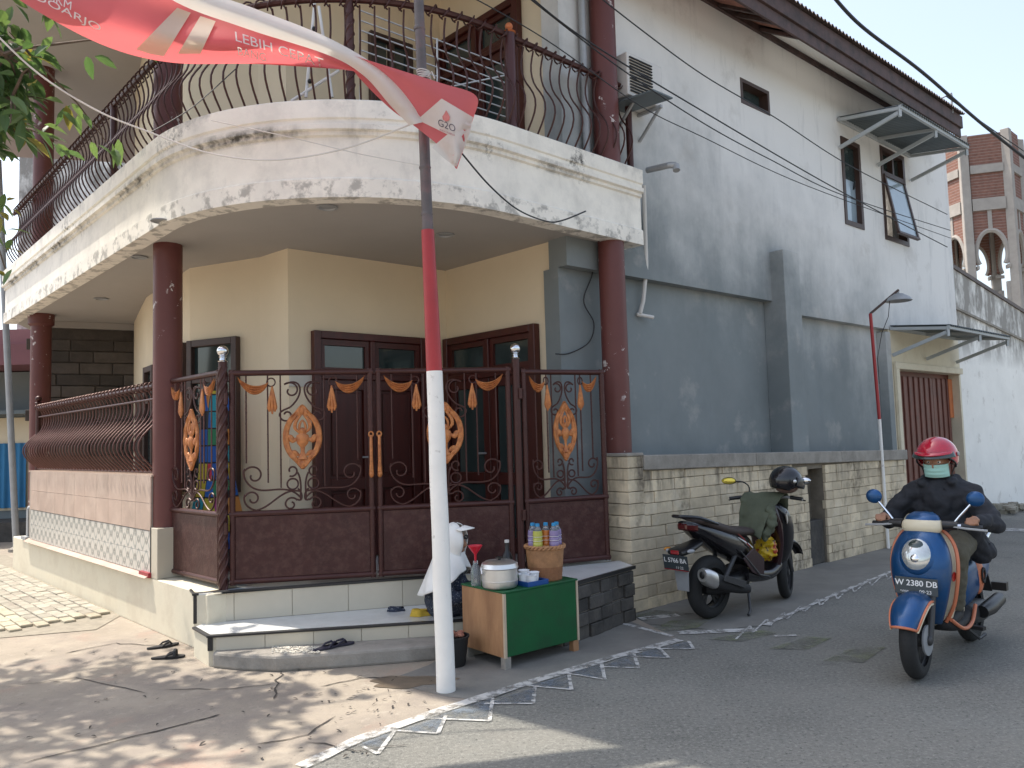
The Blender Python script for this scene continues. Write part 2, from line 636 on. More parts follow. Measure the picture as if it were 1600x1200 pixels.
# grey side wall: blue-grey paint below, pale weathered paint above
gw = mk('grey_wall', (.185, .21, .216), .85, var=.14, scale=1.3, bump=.3, bscale=5, bdist=.02, dirt=(.225, .245, .248), dscale=1.2, damt=.5, edge=(.4, .65))
def pale(N, L, p):
    sp = N.new('ShaderNodeSeparateXYZ')
    L.new(p, sp.inputs[0])
    h = M_(N, L, 'ADD', sp.outputs[2], M_(N, L, 'MULTIPLY', M_(N, L, 'ADD', sp.outputs[0], -3.0, ), .42))
    h = M_(N, L, 'ADD', h, M_(N, L, 'MULTIPLY', M_(N, L, 'SUBTRACT', noi(N, L, p, .8), .5), 3.2))
    h = M_(N, L, 'ADD', h, M_(N, L, 'MULTIPLY', M_(N, L, 'SUBTRACT', noi(N, L, p, 3.0, (1, 1, .25)), .5), 1.2))
    return rng(N, L, h, 2.5, 5.7, 0, .97, True)


layer(gw, pale, (.78, .77, .75))
layer(gw, lambda N, L, p: M_(N, L, 'MULTIPLY', rng(N, L, noi(N, L, p, 3.5, (1, 1, .14)), .54, .72, 0, .4), rng(N, L, noi(N, L, p, .7), .42, .6)), (.15, .17, .19))
layer(gw, lambda N, L, p: rng(N, L, noi(N, L, p, 1.7), .58, .68, 0, .35), (.44, .42, .39))
MT['grey_wall'] = gw
# balcony plaster: whitewash with black mould along the mouldings and flaking patches
bw = mk('balcony_plaster', (.84, .80, .72), .88, var=.09, scale=2.5, bump=.2, bscale=30, dirt=(.56, .54, .5), dscale=2.4, damt=.35, edge=(.48, .62))
layer(bw, lambda N, L, p: rng(N, L, noi(N, L, p, 5, (1, 1, .3)), .58, .7, 0, .3), (.45, .43, .4))
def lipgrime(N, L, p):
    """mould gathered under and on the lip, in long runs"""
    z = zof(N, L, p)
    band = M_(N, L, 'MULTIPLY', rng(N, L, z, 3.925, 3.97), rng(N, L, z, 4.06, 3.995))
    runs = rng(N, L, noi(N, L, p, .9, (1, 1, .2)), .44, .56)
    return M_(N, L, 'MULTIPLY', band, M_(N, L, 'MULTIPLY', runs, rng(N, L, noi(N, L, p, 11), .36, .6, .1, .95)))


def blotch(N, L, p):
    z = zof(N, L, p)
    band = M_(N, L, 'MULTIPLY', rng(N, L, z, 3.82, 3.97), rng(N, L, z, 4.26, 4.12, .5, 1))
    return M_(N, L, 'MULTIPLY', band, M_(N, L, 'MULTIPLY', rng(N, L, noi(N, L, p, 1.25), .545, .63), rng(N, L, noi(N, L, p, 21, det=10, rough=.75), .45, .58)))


def drips(N, L, p):
    z = zof(N, L, p)
    return M_(N, L, 'MULTIPLY', M_(N, L, 'MULTIPLY', rng(N, L, z, 3.6, 3.95), rng(N, L, z, 4.0, 3.97)), M_(N, L, 'MULTIPLY', rng(N, L, noi(N, L, p, 9, (1, 1, .07)), .57, .72, 0, .55), rng(N, L, noi(N, L, p, .8), .45, .6)))


layer(bw, drips, (.2, .19, .17))
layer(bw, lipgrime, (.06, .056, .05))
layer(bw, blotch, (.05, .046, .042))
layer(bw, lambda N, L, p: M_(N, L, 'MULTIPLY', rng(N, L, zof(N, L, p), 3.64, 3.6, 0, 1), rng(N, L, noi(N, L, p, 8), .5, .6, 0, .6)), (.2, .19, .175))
layer(bw, lambda N, L, p: M_(N, L, 'MULTIPLY', rng(N, L, zof(N, L, p), 4.1, 4.23, .3, 1), rng(N, L, noi(N, L, p, 4), .52, .68, 0, .6)), (.3, .29, .27))
MT['balcony'] = bw


def pattern_tile():
    m = mk('pattern_tile', (.6, .57, .51), .3, var=.05, scale=4, bump=.03)

    def fac(N, L, p):
        d = FLd
        dot = N.new('ShaderNodeVectorMath')
        dot.operation = 'DOT_PRODUCT'
        L.new(p, dot.inputs[0])
        dot.inputs[1].default_value = (d.x, d.y, 0)
        s = dot.outputs['Value']
        z = zof(N, L, p)
        wv = M_(N, L, 'MULTIPLY', M_(N, L, 'SINE', M_(N, L, 'MULTIPLY', s, 2 * PI / .2)), .05)
        row = M_(N, L, 'FRACT', M_(N, L, 'DIVIDE', M_(N, L, 'ADD', z, wv), .115))
        return rng(N, L, M_(N, L, 'ABSOLUTE', M_(N, L, 'SUBTRACT', row, .5)), .1, .16, .75, 0)

    def fac2(N, L, p):
        d = FLd
        dot = N.new('ShaderNodeVectorMath')
        dot.operation = 'DOT_PRODUCT'
        L.new(p, dot.inputs[0])
        dot.inputs[1].default_value = (d.x, d.y, 0)
        s = dot.outputs['Value']
        z = zof(N, L, p)
        wv = M_(N, L, 'MULTIPLY', M_(N, L, 'SINE', M_(N, L, 'MULTIPLY', s, 2 * PI / .2)), -.05)
        row = M_(N, L, 'FRACT', M_(N, L, 'DIVIDE', M_(N, L, 'ADD', z, wv), .23))
        return rng(N, L, M_(N, L, 'ABSOLUTE', M_(N, L, 'SUBTRACT', row, .5)), .05, .09, .8, 0)
    layer(m, fac, (.27, .29, .27))
    layer(m, fac2, (.2, .2, .18))
    return m


FR = Frame((1.04, 7.24), (.75, .66))                 # right street face; o=0 is the brick wall's face
FL = Frame((-2.43, 6.25), (-.69, .724), -1)           # left street face (plinth)
FLd = FL.d
assert FR.n.x > 0 and FL.n.x < 0
MT['pattern_tile'] = pattern_tile()


def text_pts(txt, size, nsub=0):
    """letters as a flat mesh, centred on its width; returns verts, faces"""
    cu = bpy.data.curves.new('lettering', 'FONT')
    cu.body = txt
    cu.size = size
    cu.align_x = 'CENTER'
    cu.align_y = 'CENTER'
    cu.resolution_u = 3
    o = bpy.data.objects.new('lettering_tmp', cu)
    col.objects.link(o)
    dg = bpy.context.evaluated_depsgraph_get()
    me = bpy.data.meshes.new_from_object(o.evaluated_get(dg))
    bm = bmesh.new()
    bm.from_mesh(me)
    bmesh.ops.triangulate(bm, faces=bm.faces)
    for _ in range(nsub):
        bmesh.ops.subdivide_edges(bm, edges=bm.edges, cuts=1)
        bmesh.ops.triangulate(bm, faces=bm.faces)
    vs = [v.co.copy() for v in bm.verts]
    fs = [[v.index for v in f.verts] for f in bm.faces]
    bm.free()
    bpy.data.objects.remove(o)
    bpy.data.curves.remove(cu)
    bpy.data.meshes.remove(me)
    return vs, fs


def letters(name, txt, size, org, ux, uy, mat, parent, local=False, sx=1.0, bold=0):
    vs, fs = text_pts(txt, size)
    ux, uy, org = Vector(ux).normalized(), Vector(uy).normalized(), Vector(org)
    mb = MB()
    n = ux.cross(uy)
    offs = [(0, 0)] + ([(bold, 0), (-bold, 0), (0, bold)] if bold else [])
    for k, (bx, by) in enumerate(offs):
        mb.add([org + ux * (v.x * sx + bx) + uy * (v.y + by) + n * (.0004 * k) for v in vs], fs)
    return mb.build(name, mat, parent, smooth=None, local=local)
# ================================================================== the setting
def sheet(name, pts, z, mat):
    mb = MB()
    mb.add([(p[0], p[1], z) for p in pts], [list(range(len(pts)))])
    o = mb.build(name, mat, smooth=None)
    if o.data.polygons[0].normal.z < 0:
        o.data.flip_normals()
    return tag(o, kind='structure')


G = lambda x, y: onz(x, y, 0)
sheet('road', [(-80, -40), (80, -40), (80, 140), (-80, 140)], 0, MT['asphalt'])
# concrete yard up to the painted line; unseen stretch behind camera added for bounce light
edge = [G(470, 1200), G(560, 1157), G(700, 1108), G(840, 1064), G(960, 1028), G(1062, 1001)]
sheet('concrete_yard', [(-14, -16), (13, -16), (12, 2.2), (-.6, 2.2)] + [(p.x, p.y) for p in edge] + [(G(985, 962).x, G(985, 962).y), (.9, 8), (-14, 20)], .003, MT['concrete'])
sheet('cement_pavement', [(p.x, p.y) for p in (G(600, 1066), G(700, 1090), G(760, 1096), G(840, 1064), G(960, 1028), G(1062, 1001), G(975, 968), G(900, 985), G(740, 1000), G(670, 1040))], .005, MT['apron'])
c0 = FR.pt(.3, 0, -.02); c1 = FR.pt(7.2, 0, -.02)
e1, e2 = G(1190, 978), G(1420, 888)
sheet('footway_strip', [c0, G(1010, 975), G(1120, 985), e1, e2, c1], .004, MT['apron'])
# wet patch, cracks and scraps on the yard
pts = []
cw = G(640, 1066)
for i in range(28):
    a = 2 * PI * i / 28
    r = 1 + .18 * math.sin(3 * a + 1) + .1 * math.sin(7 * a)
    pts.append(cw + Vector((math.cos(a) * .27 * r, math.sin(a) * .13 * r, 0)))
sheet('wet_patch', pts, .007, MT['wet'])


def ribbon(mb, pix, w0, z):
    ps = []
    P = [G(*p) for p in pix]
    for a, b in zip(P[:-1], P[1:]):
        for k in range(6):
            q = a.lerp(b, k / 6)
            ps.append(q + Vector((mnoise.noise(q * 9) * .03, mnoise.noise(q * 9 + Vector((5, 5, 5))) * .03, 0)))
    ps.append(P[-1])
    n = len(ps)
    vs = []
    for i, p in enumerate(ps):
        t = (ps[min(i + 1, n - 1)] - ps[max(i - 1, 0)]).normalized()
        nn = Vector((-t.y, t.x, 0))
        ww = w0 * (.35 + .65 * abs(mnoise.noise(p * 13))) * (1 if 0 < i < n - 1 else .1)
        vs += [p + nn * ww + Vector((0, 0, z)), p - nn * ww + Vector((0, 0, z))]
    mb.add(vs, [[2 * i, 2 * i + 1, 2 * i + 3, 2 * i + 2] for i in range(n - 1)])


mb = MB()
ribbon(mb, [(30, 1195), (180, 1160), (300, 1130), (345, 1118)], .012, .0075)
ribbon(mb, [(400, 1165), (480, 1150), (525, 1120)], .011, .0075)
ribbon(mb, [(425, 1095), (432, 1070), (440, 1050)], .012, .0075)
ribbon(mb, [(100, 1022), (180, 1006), (250, 1010)], .012, .0075)
ribbon(mb, [(260, 1078), (360, 1078), (430, 1070)], .009, .0075)
ribbon(mb, [(500, 1075), (560, 1062), (610, 1060)], .012, .0075)
ribbon(mb, [(480, 1160), (560, 1175), (640, 1165)], .008, .0075)
ribbon(mb, [(0, 1075), (120, 1060), (230, 1085)], .008, .0075)
struct('yard_cracks', mb, MT['crack'], smooth=None)

# painted line with its row of triangles
def strip(mb, a, b, w0, z, w1=None):
    w1 = w1 or w0
    d = (b - a).normalized()
    n = Vector((-d.y, d.x, 0))
    k = max(2, int((b - a).length / .12))
    vs = []
    for i in range(k + 1):
        p = a.lerp(b, i / k)
        ww = (w0 + (w1 - w0) * i / k) / 2 * (1 + .22 * mnoise.noise(p * 14))
        vs += [p + n * ww + Vector((0, 0, z)), p - n * ww + Vector((0, 0, z))]
    mb.add(vs, [[2 * i, 2 * i + 1, 2 * i + 3, 2 * i + 2] for i in range(k)])


mb = MB()
mblue = MB()
for a, b in zip(edge[:-1], edge[1:]):
    strip(mb, a, b, .085, .0085)
tri = [((560, 1165), (590, 1180), (617, 1143)), ((617, 1143), (684, 1148), (697, 1119)), ((668, 1124), (765, 1128), (770, 1092)), ((757, 1101), (833, 1101), (836, 1075)),
       ((826, 1073), (893, 1079), (889, 1055)), ((884, 1053), (945, 1063), (940, 1038)), ((937, 1043), (998, 1045), (990, 1022)), ((985, 1027), (1045, 1029), (1028, 1012)), ((1026, 1015), (1084, 1015), (1076, 1003))]
for t in tri:
    a, b, c = (G(*p) for p in t)
    strip(mb, a, b, .02, .0078)
    strip(mb, b, c, .024, .0072)
    mblue.add([p + Vector((0, 0, .0065)) for p in (a, b, c)], [[0, 1, 2]])
farline = [G(1195, 978), G(1300, 932), G(1385, 897), G(1415, 885)]
for a, b in zip(farline[:-1], farline[1:]):
    strip(mb, a, b, .042, .0085)
px_, py_ = 1185, 985
zz = []
for k in range(20):
    x = 1150 + k * 13.2
    y = 990 - k * 5.2
    zz.append(G(x + (9 if k % 2 else 0), y + (0 if k % 2 else 6) - (6 if k % 2 else -4)))
for a, b in zip(zz[:-1], zz[1:]):
    strip(mb, a, b, .016, .0078)
strip(mb, G(968, 974), G(1050, 995), .05, .0078)
strip(mb, G(1000, 968), G(1060, 962), .1, .0078)
strip(mb, G(1060, 990), G(1180, 985), .11, .008)
strip(mb, G(1210, 995), G(1245, 994), .05, .0078)
struct('road_marking_line', mb, MT['white_paint'], smooth=None)
o = mblue.build('road_marking_fill', MT['blue_paint'], smooth=None)
for p in o.data.polygons:
    if p.normal.z < 0:
        p.flip()
tag(o, kind='structure')
for poly in ([(990, 965), (1025, 954), (1085, 960), (1010, 970)], [(1020, 983), (1050, 970), (1115, 966), (1090, 982), (1040, 988)], [(1105, 1000), (1190, 985), (1215, 990), (1160, 1003)],
             [(1200, 1015), (1260, 996), (1300, 998), (1262, 1016)], [(1285, 1034), (1330, 1014), (1385, 1012), (1350, 1036)]):
    sheet('road_marking_patch', [G(*p) for p in poly], .0068, MT['green_paint'])
sheet('road_marking_far', [G(1555, 830), G(1700, 834), G(1700, 828), G(1555, 826)], .0068, MT['white_paint'])

# brick paving on the left
gd = tag(sheet('brick_pavement', [G(-80, 870), G(10, 868), G(190, 962), G(150, 985), G(-80, 1005)], .008, MT['dirt']), kind='structure')
d0 = FL.d
pw, ph = .22, .11
pav = MB().box((0, 0, 0), (pw - .012, ph - .01, .03), WX).mesh('paver', MT['paver'], smooth=None, bevel=.006)
pavy = MB().box((0, 0, 0), (pw - .012, ph - .01, .03), WX).mesh('paver', MT['paver_y'], smooth=None, bevel=.006)
ang = math.atan2(d0.y, d0.x)
spots = []
import itertools
line_a, line_b = G(0, 990), G(188, 962)
ld = (line_b - line_a).normalized()
ln = Vector((ld.y, -ld.x, 0))
for j in range(0, 22):
    for i in range(-4, 44):
        s_, o_ = i * pw + (j % 2) * pw / 2 + 1.45, .03 + j * ph + .06
        p = FL.pt(s_, .016, o_)
        if (p - line_a).dot(ln) > -.04:
            continue
        dv = p - CAM
        zc = dv.dot(FWD)
        xx = 800 + FPX * dv.dot(RGT) / zc
        if xx < -30 or p.y > 13:
            continue
        yel = j in (6, 7) or (p - line_a).dot(ln) > -.26
        spots.append((zc, p, yel))
spots.sort(key=lambda t: t[0])
rp = random.Random(3)
rest = MB()
for k, (zc, p, yel) in enumerate(spots):
    dz = rp.uniform(-.004, .005)
    if k < 298:
        o = bpy.data.objects.new('paver', pavy if yel else pav)
        col.objects.link(o)
        o.parent = gd
        o.location = p + Vector((0, 0, dz))
        o.rotation_euler = (rp.uniform(-.012, .012), rp.uniform(-.012, .012), ang + rp.uniform(-.02, .02))
    else:
        rest.box(p + Vector((0, 0, dz)), (pw - .012, ph - .01, .03), (FL.d, FL.n, Vector((0, 0, 1))))
if rest.v:
    tag(rest.build('paver_field', MT['paver'], gd, smooth=None), kind='stuff')

# ================================================================== corner house
house = thing('corner_house', 'two storey corner house with curved white balcony and weathered grey side wall', 'house')
# --- balcony outline
X0 = Vector((-1.538, 5.008))
dl = Vector((4.12, -4.48)).normalized()
dr = Vector((1.69, 1.58)).normalized()
nl, nr = Vector((dl.y, -dl.x)), Vector((dr.y, -dr.x))
RB = 2.1
half = math.acos(max(-1, min(1, dl.dot(dr)))) / 2
tl = RB * math.tan(half)
T1, T2 = X0 - dl * tl, X0 + dr * tl
CB = T1 - nl * RB
BSTART, BEND = Vector((-7.3, 11.273)), Vector((1.33, 7.69))
BPATH = []          # (point, outward normal, arc length)


def bpath(step_line=.5, narc=36):
    out = []
    k = max(1, int((T1 - BSTART).length / step_line))
    for i in range(k):
        out.append((BSTART.lerp(T1, i / k), nl))
    a0 = math.atan2(nl.y, nl.x)
    a1 = math.atan2(nr.y, nr.x)
    if a1 < a0:
        a1 += 2 * PI
    for i in range(narc + 1):
        a = a0 + (a1 - a0) * i / narc
        n = Vector((math.cos(a), math.sin(a)))
        out.append((CB + n * RB, n))
    k = max(1, int((BEND - T2).length / step_line))
    for i in range(1, k + 1):
        out.append((T2.lerp(BEND, i / k), nr))
    return out


BP = bpath()


def blen():
    L = [0]
    for a, b in zip(BP[:-1], BP[1:]):
        L.append(L[-1] + (b[0] - a[0]).length)
    return L


BL = blen()


def bat(t, off=0.0, z=0.0):
    """point at arc length t along the balcony edge"""
    t = max(0, min(BL[-1] - 1e-6, t))
    for i in range(len(BL) - 1):
        if BL[i + 1] >= t:
            f = (t - BL[i]) / (BL[i + 1] - BL[i])
            p = BP[i][0].lerp(BP[i + 1][0], f)
            n = BP[i][1].lerp(BP[i + 1][1], f).normalized()
            q = p + n * off
            return Vector((q.x, q.y, z)), Vector((n.x, n.y, 0))


prof = [(.02, 3.475), (.02, 3.62), (.0, 3.635), (.0, 3.95), (.022, 3.962), (.022, 3.99), (.05, 4.0), (.05, 4.04), (.026, 4.052), (.026, 4.08), (.042, 4.09), (.042, 4.225), (.03, 4.235), (-.14, 4.235), (-.14, 3.475)]
mb = MB()
BP2 = bpath(.25, 48)
mb.rings([[(p.x + n.x * o, p.y + n.y * o, z) for o, z in prof] for p, n in BP2])
for t0, tq in ((6.9, .012), (8.2, .012)):
    pass
mb.build('balcony_parapet', MT['balcony'], house, smooth=30, fix=True)
mb = MB().fbox(FR, .30, .515, 3.477, 4.23, -.52, -.285)
mb.build('balcony_return', MT['balcony'], house, smooth=None, bevel=.01)
inner = [(p.x - n.x * .13, p.y - n.y * .13) for p, n in BP]
back = [tuple(FR.pt(.45, 0, -.55).xy), (.2, 10.5), (-4.2, 13.5), (-7.6, 12.6)]
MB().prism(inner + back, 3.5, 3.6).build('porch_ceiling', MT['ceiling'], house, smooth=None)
MB().prism(inner + back, 4.12, 4.2).build('balcony_floor', MT['cap_cement'], house, smooth=None)
# --- walls in and above the porch
K, J, Q = (-2.13, 7.49), (-.71, 8.70), (.46, 7.47)
C1, C2, D1, E1 = (-3.37, 8.21), (-2.51, 7.82), (-4.55, 9.75), (-5.62, 11.66)


def seg(a, b):
    return Frame(a, (b[0] - a[0], b[1] - a[1])), math.hypot(b[0] - a[0], b[1] - a[1])


FA, LA = seg(K, J)
FB, LB = seg(J, Q)
FC, LC = seg(C1, C2)
FC2, LC2 = seg(C2, K)
FD, LD = seg(D1, C1)
FE, LE = seg(E1, D1)
ring_ = [E1, D1, C1, C2, K, J, Q]
poly = ring_ + [tuple(FR.pt(-.30, 0, -.62).xy), (.55, 9.2), (-.6, 10.3), (-2.4, 9.6), (-3.2, 10.2), (-4.6, 12.6)]
MB().prism(poly, 0, 6.99).build('wall', MT['beige'], house, smooth=None)
MB().fbox(FA, 0, .0, 0, 0, 0, 0)


def panel_door(fr, s0, s1, z0, z1, leaves=2, trans=.34, name='door', glass=True, mat='wood_door', lowglass=0):
    """timber door set on a wall: frame, leaves with raised panels, transom panes"""
    m = MB()
    fw_ = .075
    m.fbox(fr, s0, s0 + fw_, z0, z1, .002, .085)
    m.fbox(fr, s1 - fw_, s1, z0, z1, .002, .085)
    m.fbox(fr, s0 + fw_, s1 - fw_, z1 - fw_, z1, .002, .083)
    zt = z1 - fw_ - trans
    m.fbox(fr, s0 + fw_, s1 - fw_, zt - .06, zt, .002, .08)
    mid = (s0 + s1) / 2
    m.fbox(fr, mid - .03, mid + .03, zt, z1 - fw_, .002, .078)
    dr_ = m.build(name, MT[mat], house, smooth=None, bevel=.006)
    ww = (s1 - s0 - 2 * fw_) / leaves
    for k in range(leaves):
        a = s0 + fw_ + k * ww
        lf = MB()
        st = .1
        lf.fbox(fr, a + .004, a + st, z0 + .01, zt - .06, .004, .05)
        lf.fbox(fr, a + ww - st, a + ww - .004, z0 + .01, zt - .06, .004, .05)
        hh = zt - .06 - z0 - .01
        for q0, q1 in ((0, .14), (hh * .38, hh * .38 + .12), (hh - .1, hh)):
            lf.fbox(fr, a + st, a + ww - st, z0 + .01 + q0, z0 + .01 + q1, .004, .048)
        if lowglass != 2:
            lf.fbox(fr, a + st + .03, a + ww - st - .03, z0 + .01 + .17, z0 + .01 + hh * .38 - .03, .004, .035)
            lf.fbox(fr, a + st + .03, a + ww - st - .03, z0 + .01 + hh * .38 + .15, z0 + .01 + hh - .13, .004, .03 if not lowglass else .012)
        lf.fbox(fr, a + st, a + ww - st, z0 + .15, z0 + hh - .05, .004, .014)
        lf.build('door_leaf', MT[mat], dr_, smooth=None, bevel=.005)
        if lowglass:
            MB().fbox(fr, a + st + .01, a + ww - st - .01, z0 + .01 + hh * .38 + .12, z0 + .01 + hh - .1, .016, .022).build('pane', MT['glass'], dr_, smooth=None)
            if lowglass == 2:
                MB().fbox(fr, a + st + .01, a + ww - st - .01, z0 + .16, z0 + .01 + hh * .38 - .005, .016, .022).build('pane', MT['glass'], dr_, smooth=None)
    for a, b in ((s0 + fw_ + .05, mid - .08), (mid + .08, s1 - fw_ - .05)):
        MB().fbox(fr, a, b, zt + .06, z1 - fw_ - .06, .01, .02).build('pane', MT['glass'], dr_, smooth=None)
        sr = MB()
        sr.fbox(fr, a - .05, b + .05, zt + .002, zt + .06, .004, .05).fbox(fr, a - .05, b + .05, z1 - fw_ - .06, z1 - fw_ - .002, .004, .05)
        sr.fbox(fr, a - .05, a, zt + .06, z1 - fw_ - .06, .004, .048).fbox(fr, b, b + .05, zt + .06, z1 - fw_ - .06, .004, .048)
        sr.build('transom_frame', MT[mat], dr_, smooth=None)
    hd = MB().tube([fr.pt(mid - .07, z0 + 1.0, .05), fr.pt(mid - .07, z0 + 1.0, .09), fr.pt(mid - .15, z0 + 1.0, .09)], .01, 6)
    hd.build('handle', MT['steel'], dr_)
    return dr_


sA0, zA = FA.px(485, 517)
sA1, _ = FA.px(660, 531)
panel_door(FA, sA0, sA1, .462, zA)
sB0, zB = FB.px(700, 531)
sB1, _ = FB.px(843, 505)
panel_door(FB, sB0, sB1, .462, zB, lowglass=2)
# windows C and D in the porch
def timber_window(fr, s0, s1, z0, z1, cols=2, gm='glass', mat='wood_dark', parent=None):
    m = MB()
    fw_ = .07
    m.fbox(fr, s0, s0 + fw_, z0, z1, .002, .07).fbox(fr, s1 - fw_, s1, z0, z1, .002, .07)
    m.fbox(fr, s0 + fw_, s1 - fw_, z1 - fw_, z1, .002, .068).fbox(fr, s0 + fw_, s1 - fw_, z0, z0 + fw_, .002, .068)
    for k in range(1, cols):
        c = s0 + (s1 - s0) * k / cols
        m.fbox(fr, c - .03, c + .03, z0 + fw_, z1 - fw_, .002, .065)
    zt = z1 - .42
    if z1 - z0 > 1:
        m.fbox(fr, s0 + fw_, s1 - fw_, zt - .03, zt + .03, .002, .062)
    f = m.build('window', MT[mat], parent or house, smooth=None, bevel=.005)
    for k in range(cols):
        a, b = s0 + (s1 - s0) * k / cols, s0 + (s1 - s0) * (k + 1) / cols
        MB().fbox(fr, a + .05, b - .05, z0 + .05, z1 - .05, .012, .02).build('pane', MT[gm], f, smooth=None)
    return f


s0, zt = FC.px(298, 534)
s1, _ = FC.px(376, 530)
timber_window(FC, max(s0, .02), s1, 1.15, zt, 1)
timber_window(FD, LD - .55, LD - .06, 1.15, zt, 1, 'glass_pale')
timber_window(FD, .15, .6, 1.0, 2.6, 1)
MB().fbox(FE, LE - 1.1, LE - .25, .46, 2.35, .002, .05).build('side_door', MT['wood_dark'], house, smooth=None)
# end wall of the porch, clad in dark stone strips
FS, LS = seg((-6.72, 11.29), (-5.55, 11.93))
zs1 = 3.4
mbs = MB().fbox(FS, -.1, LS + .1, .2, zs1, -.2, -.002)
sw = mbs.build('stone_wall', MT['slate'], house, smooth=None)
rs_ = random.Random(5)
rowh = .17
stone_bank = [MB().box((0, 0, 0), (l_, .03, rowh - .012)).mesh('stone', MT['slate'], smooth=None, bevel=.006) for l_ in (.3, .42, .55)]
for j in range(int((zs1 - 1.2) / rowh)):
    a = -.05 - rs_.uniform(0, .2)
    while a < LS:
        k = rs_.randrange(3)
        l_ = (.3, .42, .55)[k]
        o = bpy.data.objects.new('stone', stone_bank[k])
        col.objects.link(o)
        o.parent = sw
        o.location = FS.pt(a + l_ / 2, 1.2 + (j + .5) * rowh, .012 + rs_.uniform(-.006, .012))
        o.rotation_euler = (0, 0, math.atan2(FS.d.y, FS.d.x))
        a += l_ + .012
MB().fbox(FS, .0, LS - .1, zs1 + .005, 3.497, -.2, .05).build('ceiling_beam', MT['ceiling'], house, smooth=None)

# --- upstairs door, window, grille
zt_ = FB.px(740, 45)[1]
sB0u, zz0 = FB.px(688, 72)
sB1u, _ = FB.px(818, 100)
panel_door(FB, sB0u, sB1u, 4.21, zz0, lowglass=1)
sw0, zw1 = FA.px(574, 50)
sw1, _ = FA.px(640, 70)
timber_window(FA, sw0, min(sw1, LA - .05), 4.9, zw1, 2)
# --- columns
def column(x, y, z0, z1, r=.127, capital=False):
    m = MB()
    pr = [(r, z0), (r, z1)]
    m.lathe(pr, (x, y, 0), 28)
    return m.build('column', MT['column'], house, smooth=40)


cl = ony(262, 700, 7.24)
cf = ony(62, 700, 10.75)
crx = FR.pt(.17, 0, .245 - .5)
COLL, COLF, COLR = (cl.x, cl.y), (cf.x, cf.y), (crx.x, crx.y)
for c in (COLL, COLF, COLR):
    column(*c, .455, 3.499)
    column(*c, 4.2, 6.99)
MB().lathe([(.128, 3.33), (.16, 3.36), (.165, 3.498)], (*COLF, 0), 28).build('capital', MT['column'], house)
# --- downlights
for p in ((511, 323), (696, 366), (217, 401), (158, 466), (252, 344)):
    q = onz(*p, 3.5)
    m = MB().lathe([(.06, 0), (.085, -.004), (.085, -.012), (.065, -.014), (.06, -.004)], (q.x, q.y, 3.5), 20)
    dn = m.build('downlight', MT['steel'], house)
    MB().lathe([(.001, -.001), (.06, -.002), (.06, -.003)], (q.x, q.y, 3.5), 16).build('lamp_glass', MT['dark'], dn)
# --- side wall
SE = 9.4


def wall_with_holes(fr, s0, s1, z0, z1, holes, o0, o1):
    m = MB()
    ss = sorted({s0, s1} | {h[0] for h in holes} | {h[1] for h in holes})
    zs = sorted({z0, z1} | {h[2] for h in holes} | {h[3] for h in holes})
    for a, b in zip(ss[:-1], ss[1:]):
        run = None
        for c, d in zip(zs[:-1], zs[1:]):
            if any(h[0] <= a and b <= h[1] and h[2] <= c and d <= h[3] for h in holes):
                if run:
                    m.fbox(fr, a, b, run[0], run[1], o0, o1)
                run = None
            else:
                run = (run[0], d) if run else (c, d)
        if run:
            m.fbox(fr, a, b, run[0], run[1], o0, o1)
    return m


VENT = (2.82, 3.48, 5.63, 5.95)
WIN1 = (5.38, 5.97, 4.53, 5.82)
WIN2 = (6.68, 7.55, 4.5, 5.98)
GAR = (6.79, 9.33, 0, 2.5)
wall_with_holes(FR, -.32, 3.55, 3.22, 6.76, [VENT], -.62, -.38).build('side_wall_upper', MT['grey_wall'], house, smooth=None)
wall_with_holes(FR, 3.551, SE, 3.1, 6.76, [WIN1, WIN2], -.62, -.38).build('side_wall_upper', MT['grey_wall'], house, smooth=None)
MB().fbox(FR, -.32, 3.55, 0, 3.22, -.7, -.5).build('side_wall_lower', MT['grey_wall'], house, smooth=None)
MB().fbox(FR, 3.551, 6.6, 0, 3.1, -.7, -.5).build('side_wall_lower', MT['grey_wall'], house, smooth=None)
wall_with_holes(FR, 6.601, SE, 0, 3.098, [GAR], -.62, -.385).build('garage_wall', MT['plinth'], house, smooth=None)
MB().fbox(FR, 3.3, 3.68, 0, 3.84, -.5, -.2).build('pilaster', MT['grey_wall'], house, smooth=None, bevel=.006)
MB().fbox(FR, 6.44, 6.6, 0, 3.05, -.5, -.36).build('pilaster', MT['grey_wall'], house, smooth=None, bevel=.006)
MB().fbox(FR, SE - .12, SE, 0, 6.7, -5, -.621).build('end_wall', MT['neighbour'], house, smooth=None)
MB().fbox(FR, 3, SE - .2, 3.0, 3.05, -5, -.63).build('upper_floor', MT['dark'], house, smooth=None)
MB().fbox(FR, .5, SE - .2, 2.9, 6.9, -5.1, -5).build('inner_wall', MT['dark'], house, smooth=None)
# vent opening
vf = wall_with_holes(FR, VENT[0], VENT[1], VENT[2], VENT[3], [(VENT[0] + .045, VENT[1] - .045, VENT[2] + .045, VENT[3] - .045)], -.5, -.373).build('vent_window', MT['wood_dark'], house, smooth=None)
MB().fbox(FR, VENT[0] + .05, VENT[1] - .05, VENT[2] + .05, VENT[3] - .05, -.5, -.49).build('pane', MT['glass'], vf, smooth=None)
# window 1: fixed sash
def frame_w(h, w_=.07, o0=-.5, o1=-.365):
    return wall_with_holes(FR, *h[:2], *h[2:], [(h[0] + w_, h[1] - w_, h[2] + w_, h[3] - w_)], o0, o1)


